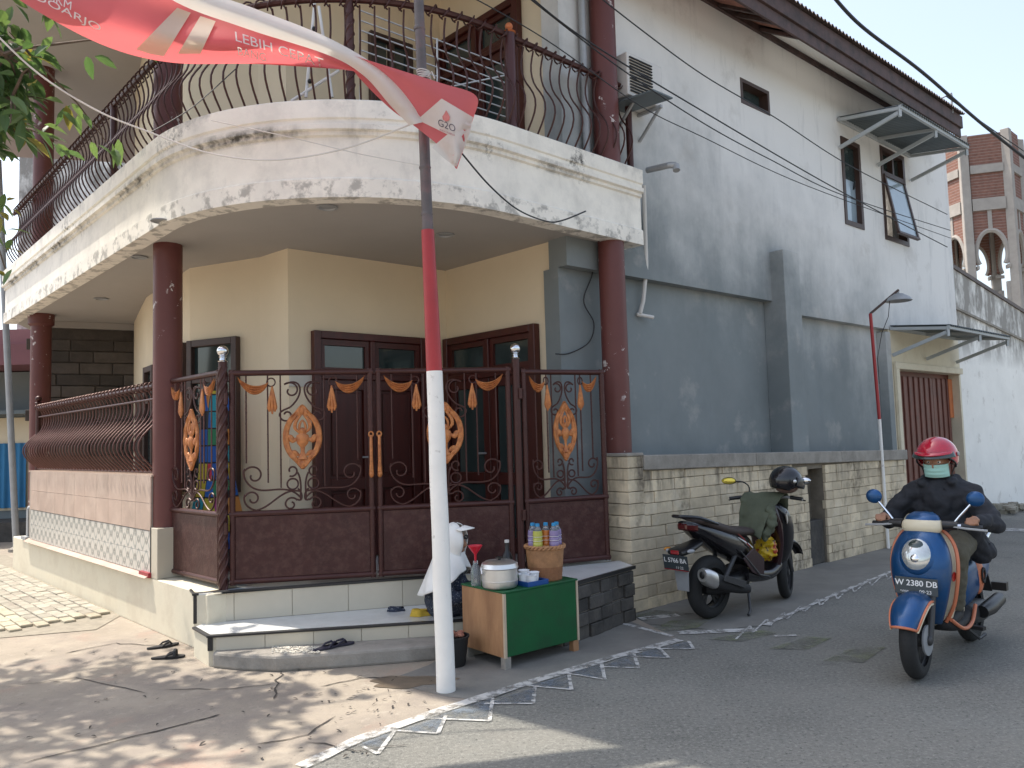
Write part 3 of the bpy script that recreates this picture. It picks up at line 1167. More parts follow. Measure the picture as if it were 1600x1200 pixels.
w1 = frame_w(WIN1).build('window', MT['wood_dark'], house, smooth=None)
MB().fbox(FR, WIN1[0] + .07, WIN1[1] - .07, WIN1[2] + .07, WIN1[2] + .72, -.45, -.44).build('pane', MT['glass_pale'], w1, smooth=None)
MB().fbox(FR, WIN1[0] + .07, WIN1[1] - .07, WIN1[2] + .722, WIN1[3] - .07, -.45, -.44).build('pane', MT['glass'], w1, smooth=None)
MB().bar(FR.pt(WIN1[0] + .45, WIN1[2] + .6, -.43), FR.pt(WIN1[0] + .45, WIN1[2] + .72, -.41), .02, .02).build('latch', MT['black'], w1)
w2m = frame_w(WIN2)
zt2 = WIN2[3] - .42
w2m.fbox(FR, WIN2[0] + .07, WIN2[1] - .07, zt2 - .035, zt2 + .035, -.5, -.367)
cm = (WIN2[0] + WIN2[1]) / 2
w2m.fbox(FR, cm - .03, cm + .03, zt2 + .035, WIN2[3] - .07, -.5, -.369)
w2 = w2m.build('window', MT['wood_dark'], house, smooth=None)
# window 2: sash pushed open at its foot
za, zb = zt2 - .04, WIN2[2] + .08
op = .17
sm = MB()
ul = FR.pt(WIN2[0] + .08, za, -.37); ur = FR.pt(WIN2[1] - .08, za, -.37)
dn = (FR.pt(0, zb, -.37 + op) - FR.pt(0, za, -.37))
fw_ = .06
dnn = dn.normalized()
ll, lr = ul + dn, ur + dn
nrm = FR.d.cross(dnn)
sm.bar(ul, ll, .05, .035, up=FR.d.cross(dnn)).bar(ur, lr, .05, .035, up=FR.d.cross(dnn))
sm.bar(ul - FR.d * .025, ur + FR.d * .025, .035, .05, up=dnn.cross(FR.d)).bar(ll - FR.d * .025, lr + FR.d * .025, .035, .05, up=dnn.cross(FR.d))
sash = sm.build('open_sash', MT['wood_dark'], w2, smooth=None)
MB().extr([ul, ur, lr, ll], nrm * .006).build('sash_pane', MT['glass_pale'], w2, smooth=None)
for a, b in ((WIN2[0] + .07, cm - .03), (cm + .03, WIN2[1] - .07)):
    MB().fbox(FR, a, b, zt2 + .035, WIN2[3] - .07, -.46, -.45).build('pane', MT['glass'], w2, smooth=None)
MB().bar(FR.pt(WIN2[1] - .1, WIN2[2] + .15, -.37), lr + Vector((0, 0, .03)), .015, .01).build('stay', MT['white_p'], w2)
# garage door
gj = MB().fbox(FR, 6.68, 6.79, 0, 2.5, -.38, -.33).fbox(FR, 6.68, 9.39, 2.5, 2.6, -.38, -.335)
gj.build('garage_frame', MT['plinth'], house, smooth=None, bevel=.005)
gp = MB().fbox(FR, 6.79, 9.33, .03, 2.5, -.6, -.56)
gd_ = gp.build('garage_door', MT['garage'], house, smooth=None)
gx = 6.82
pan = None
while gx < 9.2:
    wd = .105
    m = MB().fbox(FR, gx, gx + wd - .012, .05, 2.42, -.56, -.535 + (.02 if int(gx * 10) % 2 else 0))
    o = m.build('slat', MT['dark'] if gx < 7.05 and int(round((gx - 6.82) / wd)) % 2 == 1 else MT['garage'], gd_, smooth=None, bevel=.008)
    gx += wd
MB().fbox(FR, 9.17, 9.33, 1.75, 2.42, -.55, -.505).build('faded_panel', MT['orange_paint'], gd_, smooth=None)
# --- main roof over the side wing
RE0, RE1 = -1.6, 8.4
roof = MB()
# corrugated sheet, real waves
nw = 2 * int((RE1 - RE0) / .095) * 2


def wave(u, v):
    s_ = RE0 + (RE1 - RE0) * u
    o_ = .30 - v * 3.07
    z_ = 6.69 + (.30 - o_) * .345 + .022 * math.sin(2 * PI * s_ / .095)
    return FR.pt(s_, z_, o_)


def wave2(u, v):
    p = wave(u, v)
    return p - Vector((0, 0, .012))


roof.grid(wave, nw, 2)
roof.grid(wave2, nw, 2)
rf = roof.build('roof', MT['sheet'], house, smooth=60)
MB().extr([FR.pt(RE0, 7.7, -2.77), FR.pt(RE0, 7.66, -2.77), FR.pt(RE0, 6.4, -6.4), FR.pt(RE0, 6.46, -6.4)], FR.d * (RE1 - RE0)).build('rear_roof', MT['sheet'], house, smooth=None)
MB().extr([FR.pt(RE1 - .12, 6.66, .19), FR.pt(RE1 - .12, 6.33, -.3), FR.pt(RE1 - .12, 6.2, -5), FR.pt(RE1 - .12, 7.6, -2.77)], FR.d * .06).build('gable_board', MT['brown_roof'], rf, smooth=None)
MB().fbox(FR, RE0, RE1, 6.32, 6.47, .19, .22).build('fascia', MT['brown_roof'], rf, smooth=None, bevel=.004)
MB().fbox(FR, RE0, RE1 + .02, 6.472, 6.672, .205, .25).build('fascia', MT['brown_roof'], rf, smooth=None, bevel=.004)
MB().fbox(FR, RE0, RE1, 6.66, 6.75, -.379, -.34).build('wall_plate', MT['brown_roof'], rf, smooth=None)


def soff(name, sa, sb, mat, z=0):
    return MB().extr([FR.pt(sa, 6.72 + z, -.34), FR.pt(sa, 6.74 + z, -.34), FR.pt(sa, 6.40 + z, .19), FR.pt(sa, 6.38 + z, .19)], FR.d * (sb - sa)).build(name, mat, rf, smooth=None)


soff('soffit_panel', 3.42, 4.95, MT['soffit'])
soff('soffit_panel', 4.96, 6.6, MT['soffit'])
soff('soffit_panel', 6.61, RE1, MT['soffit'])
soff('broken_soffit', RE0, 2.35, MT['broken'])
soff('broken_soffit', 2.8, 3.2, MT['broken'], .02)
for a in (2.4, 2.75, 3.3):
    MB().bar(FR.pt(a, 6.7, -.34), FR.pt(a + .05, 6.38, .19), .06, .04).build('rafter', MT['brown_roof'], rf, smooth=None)
MB().bar(FR.pt(2.3, 6.5, .1), FR.pt(3.5, 6.46, .12), .05, .03).build('batten', MT['broken'], rf, smooth=None)
# --- flat roof over the balcony, unseen overhang shaped to cast the shade
bal_roof = [(-8.6, 11.9), (-4.1, 6.85), (-2.17, 5.27), (-1.45, 4.66), (-.5, 4.75), tuple(FR.pt(-.6, 0, 1.0).xy), tuple(FR.pt(1.6, 0, .95).xy), tuple(FR.pt(1.6, 0, -.9).xy), (.2, 12), (-5, 15), (-9, 14)]
MB().prism(bal_roof, 6.99, 7.2).build('balcony_roof', MT['ceiling'], house, smooth=None)
# metal tie bracket at the far end of the eave
m = MB()
for a, b in (((8.0, 6.62, .25), (8.0, 6.95, .25)), ((8.0, 6.95, .25), (8.5, 7.0, .1)), ((8.2, 6.62, -.2), (8.2, 6.95, -.2)), ((8.0, 6.85, .25), (8.4, 6.88, .1)), ((8.2, 6.95, -.2), (8.0, 6.95, .25))):
    m.tube([FR.pt(*a), FR.pt(*b)], .012, 5)
m.build('tie_bracket', MT['steel'], rf)
# pipes
m = MB().tube([FR.P(1012, 266, -.2), FR.P(1046, 258, .12), FR.P(1056, 258, .16)], .032, 10)
e_ = FR.P(1056, 258, .16)
m.tube([e_, e_ + Vector((.0, -.02, -.06))], .036, 10)
m.build('drain_spout', MT['steel'], house)
m = MB().tube([FR.P(1006, 290, -.3), FR.P(1010, 420, -.4), FR.P(1005, 470, -.44), FR.P(1000, 490, -.46)], .022, 8)
m.tube([FR.P(995, 491, -.48), FR.P(1021, 496, -.4)], .02, 8)
m.build('drain_pipe', MT['wire_w'], house)
s_, _ = FR.px(905, 100, -.38)
MB().tube([FR.pt(s_, 4.21, -.32), FR.pt(s_, 6.98, -.32)], .035, 10).build('down_pipe', MT['steel'], house)
# ================================================================== balcony railing
rail = thing('balcony_railing', 'maroon wrought iron railing with bellied bars along the curved balcony edge', 'railing', (*bat(6.5, -.05, 4.235)[0],))
ZB0, ZB1 = 4.235, 5.1


def belly(fpt, z0, z1, amp, ring=.045, n=14):
    """bar that bellies outwards low down and curls round the top rail; fpt(out, z)"""
    pts = []
    H = z1 - z0
    for i in range(n + 1):
        t = i / n
        o = amp * (math.sin(PI * min(1, t / .62)) ** 1.15 if t < .62 else -.28 * math.sin(PI * (t - .62) / .38))
        pts.append(fpt(o, z0 + H * t))
    return pts


INS = -.09
bars_done = 0
t = .25
k = 0
railm = MB()
N_ = 150
railm.tube([bat(BL[-1] * i / N_, INS, ZB1)[0] for i in range(N_ + 1)], .026, 8)
railm.build('top_rail', MT['iron'], rail)
mb = MB().tube([bat(BL[-1] * i / N_, INS, ZB0 + .02)[0] for i in range(N_ + 1)], .013, 6)
mb.build('bottom_rail', MT['iron'], rail)
while t < BL[-1] - .06:
    p0, n0 = bat(t, INS, 0)
    nx, _ = bat(t + .02, INS, 0)
    tn = (nx - p0).normalized()
    m = MB()
    m.tube(belly(lambda o, z: p0 + n0 * o + Vector((0, 0, z)), ZB0 + .02, ZB1 - .04, .13), .0085, 6)
    m.tube([p0 + Vector((0, 0, ZB1 - .005)) + (n0 * math.cos(a) + Vector((0, 0, 1)) * math.sin(a)) * .047 + tn * (a / 40) for a in [2 * PI * q / 10 - PI / 2 for q in range(10)]], .0075, 5)
    m.build('bar', MT['iron'], rail)
    t += .122 if t > 3 else .135
    k += 1
# rope-twisted, timber and end posts of the railing
def post_at(tt, r, z0, z1, twist=False, mat='iron', ballr=.0, name='post', off=INS):
    c, n = bat(tt, off, 0)
    m = MB()
    m.lathe([(r, z0), (r, z1)], c, 12)
    if twist:
        for ph_ in (0, PI):
            m.tube([c + Vector((math.cos(ph_ + z * 30) * r * .8, math.sin(ph_ + z * 30) * r * .8, z)) for z in [z0 + (z1 - z0) * i / 60 for i in range(61)]], r * .45, 6)
    p = m.build(name, MT[mat], rail)
    if ballr:
        m = MB().lathe([(r * .9, z1), (r * 1.2, z1 + .012), (r * .6, z1 + .02), (r * .6, z1 + .035)], c, 14)
        m.ball(c + Vector((0, 0, z1 + .035 + ballr * .9)), ballr)
        m.build('finial', MT['orange_paint'] if mat == 'wood_door' else MT['iron'], p)
    return p


def t_near(px, z):
    best = None
    for i in range(600):
        tt = BL[-1] * i / 600
        p, n = bat(tt, INS, z)
        d = p - CAM
        x = 800 + FPX * d.dot(RGT) / d.dot(FWD)
        if best is None or abs(x - px) < best[0]:
            best = (abs(x - px), tt)
    return best[1]


post_at(t_near(547, 4.7), .032, ZB0, ZB1, True)
post_at(t_near(797, 4.7), .05, ZB0, ZB1 + .02, False, 'wood_door', .034)
post_at(t_near(988, 4.7), .034, ZB0, ZB1 + .04, False, 'iron', .035)
post_at(t_near(178, 4.7), .034, ZB0, ZB1, False)

# things kept on the balcony behind the railing
rk_ = thing('drying_rack', 'silver laundry drying rack with many rails standing on the balcony', 'drying rack', ony(680, 120, 6.9))
MT['rack'] = mk('rack_steel', (.5, .48, .46), .35, metal=.6, bump=0)
RA = lambda k: (ony(562, 16 + 15.5 * k, 6.75), ony(792, 104 + 13.2 * k, 7.5))
for k in range(7):
    a, b = RA(k)
    MB().tube([a, b], .0075, 6).build('rail', MT['rack'], rk_)
for t in (.0, .5, 1.0):
    a, b = RA(0)[0].lerp(RA(0)[1], t), RA(6)[0].lerp(RA(6)[1], t)
    MB().tube([a + (a - b) * .02, Vector((b.x, b.y, 4.2))], .010, 8).build('upright', MT['rack'], rk_)
a, b = RA(1)[1], RA(5)[0].lerp(RA(5)[1], .55)
MB().tube([a, b], .009, 6).build('brace', MT['rack'], rk_)
ws = thing('folding_stand', 'white folding pole stand leaning on the balcony behind the railing', 'stand', ony(497, 140, 6.4))
for (x0, y0), (x1, y1) in (((494, -20), (478, 152)), ((498, 10), (519, 152)), ((530, 110), (455, 158))):
    p_ = ony(x1, y1, 6.35)
    MB().tube([ony(x0, y0, 6.35), p_], .013, 8).build('leg', MT['white_p'], ws)
for x_, y_ in ((491, 45), (484, 127)):
    MB().ball(ony(x_, y_, 6.33), .02, n=8, m=6).build('knob', MT['black'], ws)

# ================================================================== porch fence (left)
fence = thing('porch_wall', 'porch wall with pink tiles, wave patterned tile band and bellied iron railing', 'garden wall', (*FL.pt(4, 0)[:],))
sR, _ = FL.px(236, 740)
sL, _ = FL.px(45, 740)
sBL, _ = FL.px(20, 880)
sBR, _ = FL.px(210, 905)
ZW = 1.36
MB().fbox(FL, sR, sL, .3, ZW - .005, -.16, -.012).build('wall_core', MT['grout'], fence, smooth=None)
MB().fbox(FL, 0.0, sBL, .0, .455, -.3, 0.0).build('plinth', MT['plinth'], fence, smooth=None, bevel=.008)
MB().extr([FL.pt(sR, .457, -.01), FL.pt(sR, .457, .055), FL.pt(sR, .49, -.01)], FL.d * (sL - sR)).build('sloped_ledge', MT['pink_tile'], fence, smooth=None)
tw = .2
tb = MB().box((0, 0, 0), (tw - .003, .012, .185)).mesh('band_tile', MT['pattern_tile'], smooth=None, bevel=.002)
angL = math.atan2(FL.d.y, FL.d.x)
for j in range(2):
    a = sR
    while a + tw < sL + .02:
        o = bpy.data.objects.new('band_tile', tb)
        col.objects.link(o)
        o.parent = fence
        o.matrix_parent_inverse = W(fence).inverted()
        o.location = FL.pt(a + tw / 2, .49 + .0935 + j * .188, -.005)
        o.rotation_euler = (0, 0, angL)
        a += tw
pw2, ph2 = .4, (ZW - .872) / 2
tp = MB().box((0, 0, 0), (pw2 - .003, .014, ph2 - .003)).mesh('wall_tile', MT['pink_tile'], smooth=None, bevel=.002)
for j in range(2):
    a = sR
    while a + pw2 < sL + .05:
        o = bpy.data.objects.new('wall_tile', tp)
        col.objects.link(o)
        o.parent = fence
        o.matrix_parent_inverse = W(fence).inverted()
        o.location = FL.pt(a + pw2 / 2, .87 + (j + .5) * ph2, -.003)
        o.rotation_euler = (0, 0, angL)
        a += pw2
MB().fbox(FL, sR - .02, sL, ZW - .005, ZW + .012, -.16, .004).build('coping', MT['pink_tile'], fence, smooth=None)
blk = MB().fbox(FL, sR - .165, sR - .003, .457, .9, -.28, .002).build('end_block', MT['cream_tile'], fence, smooth=None, bevel=.004)
MB().fbox(FL, sR - .012, sR + .006, .457, .9, -.004, .006).build('edge_trim', MT['black_trim'], fence, smooth=None)
MB().fbox(FL, sR - .02, sR + .22, .457, .5, .002, .03).build('red_strip', mk('red_glaze', (.3, .02, .03), .4), fence, smooth=None)
zr = 2.19
for z, r in ((zr, .022), (ZW + .03, .012)):
    MB().tube([FL.pt(sR - .02, z, -.09), FL.pt(sL, z, -.09)], r, 8).build('rail', MT['iron'], fence)
MB().tube([FL.pt(sR - .02, zr - .12, -.09), FL.pt(sL, zr - .12, -.09)], .012, 8).build('rail', MT['iron'], fence)
a = sR + .1
while a < sL - .03:
    m = MB()
    m.tube(belly(lambda o, z: FL.pt(a, z, -.09 + o), ZW + .03, zr - .03, .17), .009, 6)
    m.tube([FL.pt(a + q / 260, zr + .002 + math.sin(b) * .042, -.09 + math.cos(b) * .042) for q, b in [(q, 2 * PI * q / 10 - PI / 2) for q in range(10)]], .0075, 5)
    m.build('bar', MT['iron_sunlit'], fence)
    a += .118
for a in (sR + .02, sR + .16):
    MB().fbox(FL, a - .014, a + .014, ZW, zr, -.104, -.076).build('post', MT['iron'], fence, smooth=None)
pe = MB().lathe([(.03, ZW), (.03, zr + .06), (.045, zr + .07), (.02, zr + .09)], FL.pt(sL - .05, 0, -.09), 14).ball(FL.pt(sL - .05, zr + .125, -.09), .04)
pe.build('end_post', MT['iron'], fence)
m = MB().fbox(FL, sL + .12, sL + .2, .46, .85, -.1, -.02).ball(FL.pt(sL + .16, .86, -.06), .045)
m.fbox(FL, sL + .05, sL + .3, .46, .5, -.14, .02)
m.build('hinge_post', MT['steel'], fence)

# ================================================================== steps
steps = thing('entrance_steps', 'cream tiled entrance steps with black nosings in front of the iron gate', 'steps', (*onz(500, 1000, 0)[:],))
ZP, ZS, ZC = .46, .225, .115
PA = FL.pt(-.17, ZP, 0)
pa = onz(303, 927, ZP); pb = onz(420, 917, ZP); pc = onz(682, 899, ZP)
PA = pa
cheekL, cheekF, cheekR = Vector((-.02, 6.62, 0)), onz(790, 930, ZP), onz(987, 885, ZP)
cheekF = Vector((.33, 6.15, 0))
plat = [(PA.x, PA.y), (pc.x, pc.y), (.1, pc.y + .12), (.95, 7.45), (.42, 7.55), (-.6, 8.9), (-2.2, 7.7), (-3.5, 8.4), (-5.7, 11.9), (-6.9, 11.3), tuple(FL.pt(.1, 0, -.31).xy), tuple(FL.pt(.02, 0, -.01).xy)]
MB().prism(plat, .0, ZP - .012).build('porch_base', MT['plinth'], steps, smooth=None)
MB().prism(plat, ZP - .0119, ZP).build('floor_tiles', MT['floor_tile'], steps, smooth=None)
# risers
FU = Frame(PA.xy, (pc - PA).xy)
LU = (pc - PA).length
trim = MB()


def riser(fr, s0, s1, z0, z1, o, tw_, parent, mat='cream_tile'):
    n = max(1, round((s1 - s0) / tw_))
    w_ = (s1 - s0) / n
    for i in range(n):
        MB().fbox(fr, s0 + i * w_ + .002, s0 + (i + 1) * w_ - .002, z0, z1, o - .01, o).build('riser_tile', MT[mat], parent, smooth=None, bevel=.0015)


riser(FU, .03, .30, ZS + .002, ZP - .018, .012, .3, steps)
riser(FU, .30, LU + .6, ZS + .002, ZP - .018, .012, .46, steps)
trim.fbox(FU, -.012, LU + .62, ZP - .017, ZP + .004, -.02, .022)
trim.fbox(FU, -.004, .026, ZS, ZP - .018, -.01, .014)
trim.bar(FL.pt(.32, ZP - .006, .004), PA + Vector((0, 0, -.006)), .02, .02)
# lower step
la, lb, lc, ld_ = onz(303, 980, ZS), onz(326, 993, ZS), onz(450, 985, ZS), onz(690, 970, ZS)
lowpoly = [(la.x, la.y), (lb.x, lb.y), (lc.x, lc.y), (ld_.x + .5, ld_.y + .07), (.1, 7.0), (PA.x + .1, PA.y + .1)]
MB().prism(lowpoly, .0, ZS - .01).build('step_base', MT['plinth'], steps, smooth=None)
MB().prism(lowpoly, ZS - .0099, ZS).build('step_top', MT['floor_tile'], steps, smooth=None)
FLO = Frame(lb.xy, (ld_ - lb).xy)
LLO = (ld_ - lb).length
riser(FLO, .05, LLO + .45, ZC, ZS - .014, .012, .33, steps)
trim.fbox(FLO, -.012, LLO + .5, ZS - .014, ZS + .004, -.016, .022)
trim.fbox(FLO, -.006, .03, ZC, ZS - .015, -.01, .014)
trim.bar(la + Vector((0, 0, -.004)), lb + Vector((0, 0, -.004)), .03, .018)
trim.build('black_nosing', MT['black_trim'], steps, smooth=None, bevel=.003)
# rough cement foot slab
sa, sb, scn, sd = onz(331, 1019, ZC), onz(431, 1025, ZC), onz(560, 1017, ZC), onz(700, 1006, ZC)
ft = [(sa.x, sa.y), ((sa.x + sb.x) / 2, (sa.y + sb.y) / 2 - .02), (sb.x, sb.y), (scn.x, scn.y), (sd.x, sd.y), (.1, sd.y + .3), (.1, 6.8), (lb.x + .05, lb.y + .05)]
MB().prism(ft, .0, ZC).build('foot_slab', MT['cap_cement'], steps, smooth=None, bevel=.02, bsegs=2)
# stone-clad block right of the steps
chk = [(-.12, 6.75), (cheekF.x, cheekF.y), (cheekR.x, cheekR.y), (.93, 7.28)]
MB().prism(chk, .0, ZP - .02).build('block_core', MT['grout'], steps, smooth=None)
MB().prism([(-.13, 6.75), (cheekF.x + .005, cheekF.y - .03), (cheekR.x + .02, cheekR.y - .01), (.93, 7.29)], ZP - .019, ZP + .006).build('block_top', MT['floor_tile'], steps, smooth=None)
FK = Frame(cheekF.xy, (cheekR - cheekF).xy)
LK = math.hypot(*(cheekR - cheekF).xy)
MB().fbox(FK, -.02, LK + .02, ZP - .02, ZP + .008, .005, .03).build('black_nosing', MT['black_trim'], steps, smooth=None)
rk = random.Random(9)
for j in range(4):
    a = -.0 - rk.uniform(0, .08)
    hh = (ZP - .03) / 4
    while a < LK:
        l_ = rk.uniform(.13, .24)
        a1 = min(a + l_, LK)
        MB().fbox(FK, max(a, 0) + .004, a1 - .004, j * hh + .004, (j + 1) * hh - .004, -.01, .012 + rk.uniform(0, .02)).build('stone', MT['block_stone'], steps, smooth=None, bevel=.006)
        a += l_

# ================================================================== iron gate
def spiral(c, r0, r1, a0, a1, fr, n=22, o=0):
    return [fr.pt(c[0] + math.cos(a0 + (a1 - a0) * i / n) * (r0 + (r1 - r0) * i / n), c[1] + math.sin(a0 + (a1 - a0) * i / n) * (r0 + (r1 - r0) * i / n), o) for i in range(n + 1)]


def bez(fr, p0, p1, p2, p3, n=14, o=0):
    out = []
    for i in range(n + 1):
        t = i / n
        a, b, c, d = (1 - t) ** 3, 3 * t * (1 - t) ** 2, 3 * t * t * (1 - t), t ** 3
        out.append(fr.pt(a * p0[0] + b * p1[0] + c * p2[0] + d * p3[0], a * p0[1] + b * p1[1] + c * p2[1] + d * p3[1], o))
    return out


class Sep:
    """each tube becomes a scroll of its own"""
    def __init__(s, root):
        s.root = root

    def tube(s, pts, r, n):
        MB().tube(pts, r, n).build('scroll', MT['iron'], s.root)


def ironwork(root, fr, w, z0, z1, zm, handle=0, scale=1.0, side=False, frame_r=.024, matb='iron'):
    """frame, plate, bars, scrolls, gilded medallion, swags, tassels for one gate panel"""
    e = frame_r
    # frame
    for a in (e, w - e):
        m = MB()
        m.tube([fr.pt(a, z0, 0), fr.pt(a, z1, 0)], e, 10)
        for k in range(2):
            m.tube([fr.pt(a + math.cos(q * 2.2 + k * PI) * e * .8, z0 + (z1 - z0) * q / 110, math.sin(q * 2.2 + k * PI) * e * .8) for q in range(111)], e * .36, 5)
        m.build('stile', MT['iron'], root)
    for z, nm in ((z1 - e, 'top_rail'), (zm, 'middle_rail'), (z0 + e, 'bottom_rail')):
        MB().tube([fr.pt(0, z, 0), fr.pt(w, z, 0)], e, 10).build(nm, MT['iron'], root)
    MB().fbox(fr, 2 * e, w - 2 * e, z0 + 2 * e, zm - e, -.006, .006).build('plate', MT['iron_plate'], root, smooth=None)
    # bars
    x0, x1 = 2 * e, w - 2 * e
    fx = lambda u: x0 + (x1 - x0) * u
    H = z1 - zm
    fz = lambda v: zm + e + (H - 3 * e) * v
    for u, v0 in ((.08, .35), (.24, .2), (.40, .16), (.60, .16), (.76, .2), (.92, .35)) if not side else ((.12, .3), (.27, .2), (.40, .16), (.60, .16), (.73, .2), (.88, .3)):
        if abs(u - .5) < .11:
            u = .5 + (u - .5) * 1.65
        pts = [fr.pt(fx(u), fz(v0 + (1 - v0) * i / 40), 0) for i in range(41)]
        m = MB().tube(pts, .0065, 6)
        m.tube([p + fr.d * (.005 * math.cos(i * 1.9)) + fr.n * (.005 * math.sin(i * 1.9)) for i, p in enumerate(pts)], .0035, 4)
        m.build('bar', MT[matb], root)
    # scrolls, mirrored about the centre
    r = .0075
    cx = (x0 + x1) / 2
    ww = (x1 - x0)
    sc_ = ww / 1.09
    kx = sc_
    for sgn in (-1, 1):
        X = lambda d_: cx + sgn * d_ * kx
        m = Sep(root)
        mir = lambda a: a if sgn > 0 else PI - a
        hh_ = H
        # upper S
        c1 = (X(.095), fz(.885))
        m.tube(spiral(c1, .02 * kx, .075 * kx, mir(2.2 * PI), mir(PI * .25 + 0), fr), r, 6)
        m.tube(bez(fr, (c1[0] + sgn * .053 * kx, c1[1] + .053 * kx), (X(.0), fz(1.0)), (X(-.03), fz(.86)), (X(.1), fz(.76))), r, 6)
        c2 = (X(.13), fz(.70))
        m.tube(bez(fr, (X(.1), fz(.76)), (X(.15), fz(.74)), (X(.2), fz(.73)), (X(.185), fz(.69))), r, 6)
        m.tube(spiral(c2, .055 * kx, .02 * kx, mir(-.3), mir(-1.9 * PI), fr), r, 6)
        # below the medallion
        c3 = (X(.09), fz(.285))
        m.tube(spiral(c3, .02 * kx, .05 * kx, mir(-.5), mir(1.7 * PI - .2), fr), r, 6)
        m.tube(bez(fr, (X(.045), fz(.27)), (X(0), fz(.2)), (X(.03), fz(.1)), (X(.02), fz(.06))), r, 6)
        c4 = (X(.085), fz(.185))
        m.tube(spiral(c4, .045 * kx, .045 * kx, 0, 2 * PI, fr), r, 6)
        # long arms
        m.tube(bez(fr, (X(.02), fz(.08)), (X(.12), fz(.19)), (X(.25), fz(.13)), (X(.36), fz(.15))), r, 6)
        c5 = (X(.40), fz(.255))
        m.tube(bez(fr, (X(.36), fz(.15)), (X(.46), fz(.17)), (X(.5), fz(.27)), (X(.47), fz(.31))), r, 6)
        m.tube(spiral(c5, .085 * kx, .02 * kx, mir(.55), mir(2.1 * PI), fr), r, 6)
        m.tube(bez(fr, (X(.03), fz(.13)), (X(.18), fz(.16)), (X(.25), fz(.02)), (X(.38), fz(.0))), r, 6)
        c6 = (X(.41), fz(.085))
        m.tube(bez(fr, (X(.38), fz(.0)), (X(.47), fz(.02)), (X(.49), fz(.08)), (X(.47), fz(.12))), r, 6)
        m.tube(spiral(c6, .065 * kx, .018 * kx, mir(.4), mir(2 * PI), fr), r, 6)
        c7 = (X(.1), fz(.035))
        m.tube(spiral(c7, .06 * kx, .018 * kx, mir(2.6), mir(-1.4 * PI), fr), r, 6)
        m.tube(bez(fr, (X(.05), fz(.07)), (X(.0), fz(.04)), (X(.0), fz(.12)), (X(.045), fz(.15))), r, 6)
    # medallion
    mz, mh, mw = fz(.535), .245, .138 * kx
    AX = (fr.d, fr.n, Vector((0, 0, 1)))
    ring = []
    for i in range(48):
        a = 2 * PI * i / 48
        x = math.sin(a) * mw
        z = -math.cos(a) * mh * .80
        pk = max(0, abs(math.cos(a)) - .84) / .16
        z += math.copysign(pk ** 1.5 * mh * .2, -math.cos(a))
        x *= 1 - .3 * pk
        ring.append(fr.pt(cx + x, mz + z, .012))
    m = MB()
    n_ = len(ring)
    cen = fr.pt(cx, mz, .012)
    rgs = []
    for i in range(n_):
        out_ = (ring[i] - cen).normalized()
        wv = .0022 * (1 if i % 4 < 2 else -1)
        q = ring[i]
        rgs.append([q - out_ * .026 - fr.n * .008, q - out_ * .026 + fr.n * .004, q - out_ * .012 + fr.n * (.012 + wv), q + out_ * .004 + fr.n * (.005 - wv), q + out_ * .014 + fr.n * (.013 + wv), q + out_ * .024 + fr.n * .004, q + out_ * .024 - fr.n * .008])
    m.rings(rgs + [rgs[0]], caps=False)
    m.build('medallion_ring', MT['gold'], root, smooth=70)
    P2 = lambda x, z, o=.012: fr.pt(cx + x * kx, mz + z, o)
    m = MB()
    # urn on a foot, tulip leaves rising to the crown, side leaves reaching the ring
    m.lathe([(.05, -.185), (.034, -.165), (.016, -.12), (.02, -.085), (.045, -.055), (.056, -.02), (.05, .012), (.028, .03), (.036, .045)], cen, 14, (fr.d * kx, fr.n * .45, Vector((0, 0, 1))))
    for s_ in (-1, 1):
        m.tube([catm([P2(.02 * s_, .03)[:], P2(.062 * s_, .075)[:], P2(.05 * s_, .135)[:], P2(.008 * s_, .185)[:]], i / 9) for i in range(10)], [.007 + .009 * math.sin(PI * i / 9) for i in range(10)], 7, flat=.7)
        m.tube([catm([P2(.01 * s_, .03)[:], P2(.026 * s_, .07)[:], P2(.02 * s_, .11)[:], P2(0, .14)[:]], i / 9) for i in range(10)], [.005 + .006 * math.sin(PI * i / 9) for i in range(10)], 7)
        m.tube([catm([P2(.045 * s_, -.01)[:], P2(.08 * s_, -.03)[:], P2(.1 * s_, .0)[:], P2(.128 * s_, .008)[:]], i / 9) for i in range(10)], [.008 + .016 * math.sin(PI * i / 9) for i in range(10)], 8, flat=.6)
        m.tube([catm([P2(.03 * s_, -.155)[:], P2(.06 * s_, -.13)[:], P2(.085 * s_, -.115)[:]], i / 6) for i in range(7)], [.008 + .011 * math.sin(PI * i / 6) for i in range(7)], 7, flat=.6)
        m.ball(P2(.03 * s_, .2), .022, (.9 * kx, .5, 1.5), 10, 6, AX)
        m.ball(P2(.026 * s_, -.2), .02, (.9 * kx, .5, 1.3), 10, 6, AX)
    m.ball(P2(0, .05), .024, (1 * kx, .6, 1.2), 10, 6, AX)
    m.ball(P2(0, .225), .026, (.9 * kx, .5, 1.7), 10, 6, AX)
    m.ball(P2(0, -.225), .026, (.9 * kx, .5, 1.7), 10, 6, AX)
    m.build('medallion', MT['gold'], root)
    # swags, rings and tassels
    zt = z1 - 2 * e - .01
    for sgn in (-1, 1):
        X = lambda d_: cx + sgn * d_ * kx
        ux = .525 if not side else .5
        u1, u0 = ux, .275
        m = MB()
        # swag: a draped crescent with folds
        def sw(u, v):
            xx = u1 + (u0 - u1) * u
            top = zt + .002 - .05 * math.sin(PI * u) ** .8 - .045 * u
            bot = zt + .002 - .125 * math.sin(PI * u) ** .65 - .045 * u
            z = top + (bot - top) * v
            return fr.pt(X(xx), z, .012 + .012 * abs(math.sin(v * 4 * PI)) * math.sin(PI * u))
        m.grid(sw, 14, 16)
        m.grid(lambda u, v: sw(u, v) - fr.n * .014, 14, 16)
        m.build('swag', MT['gold'], root, smooth=60)
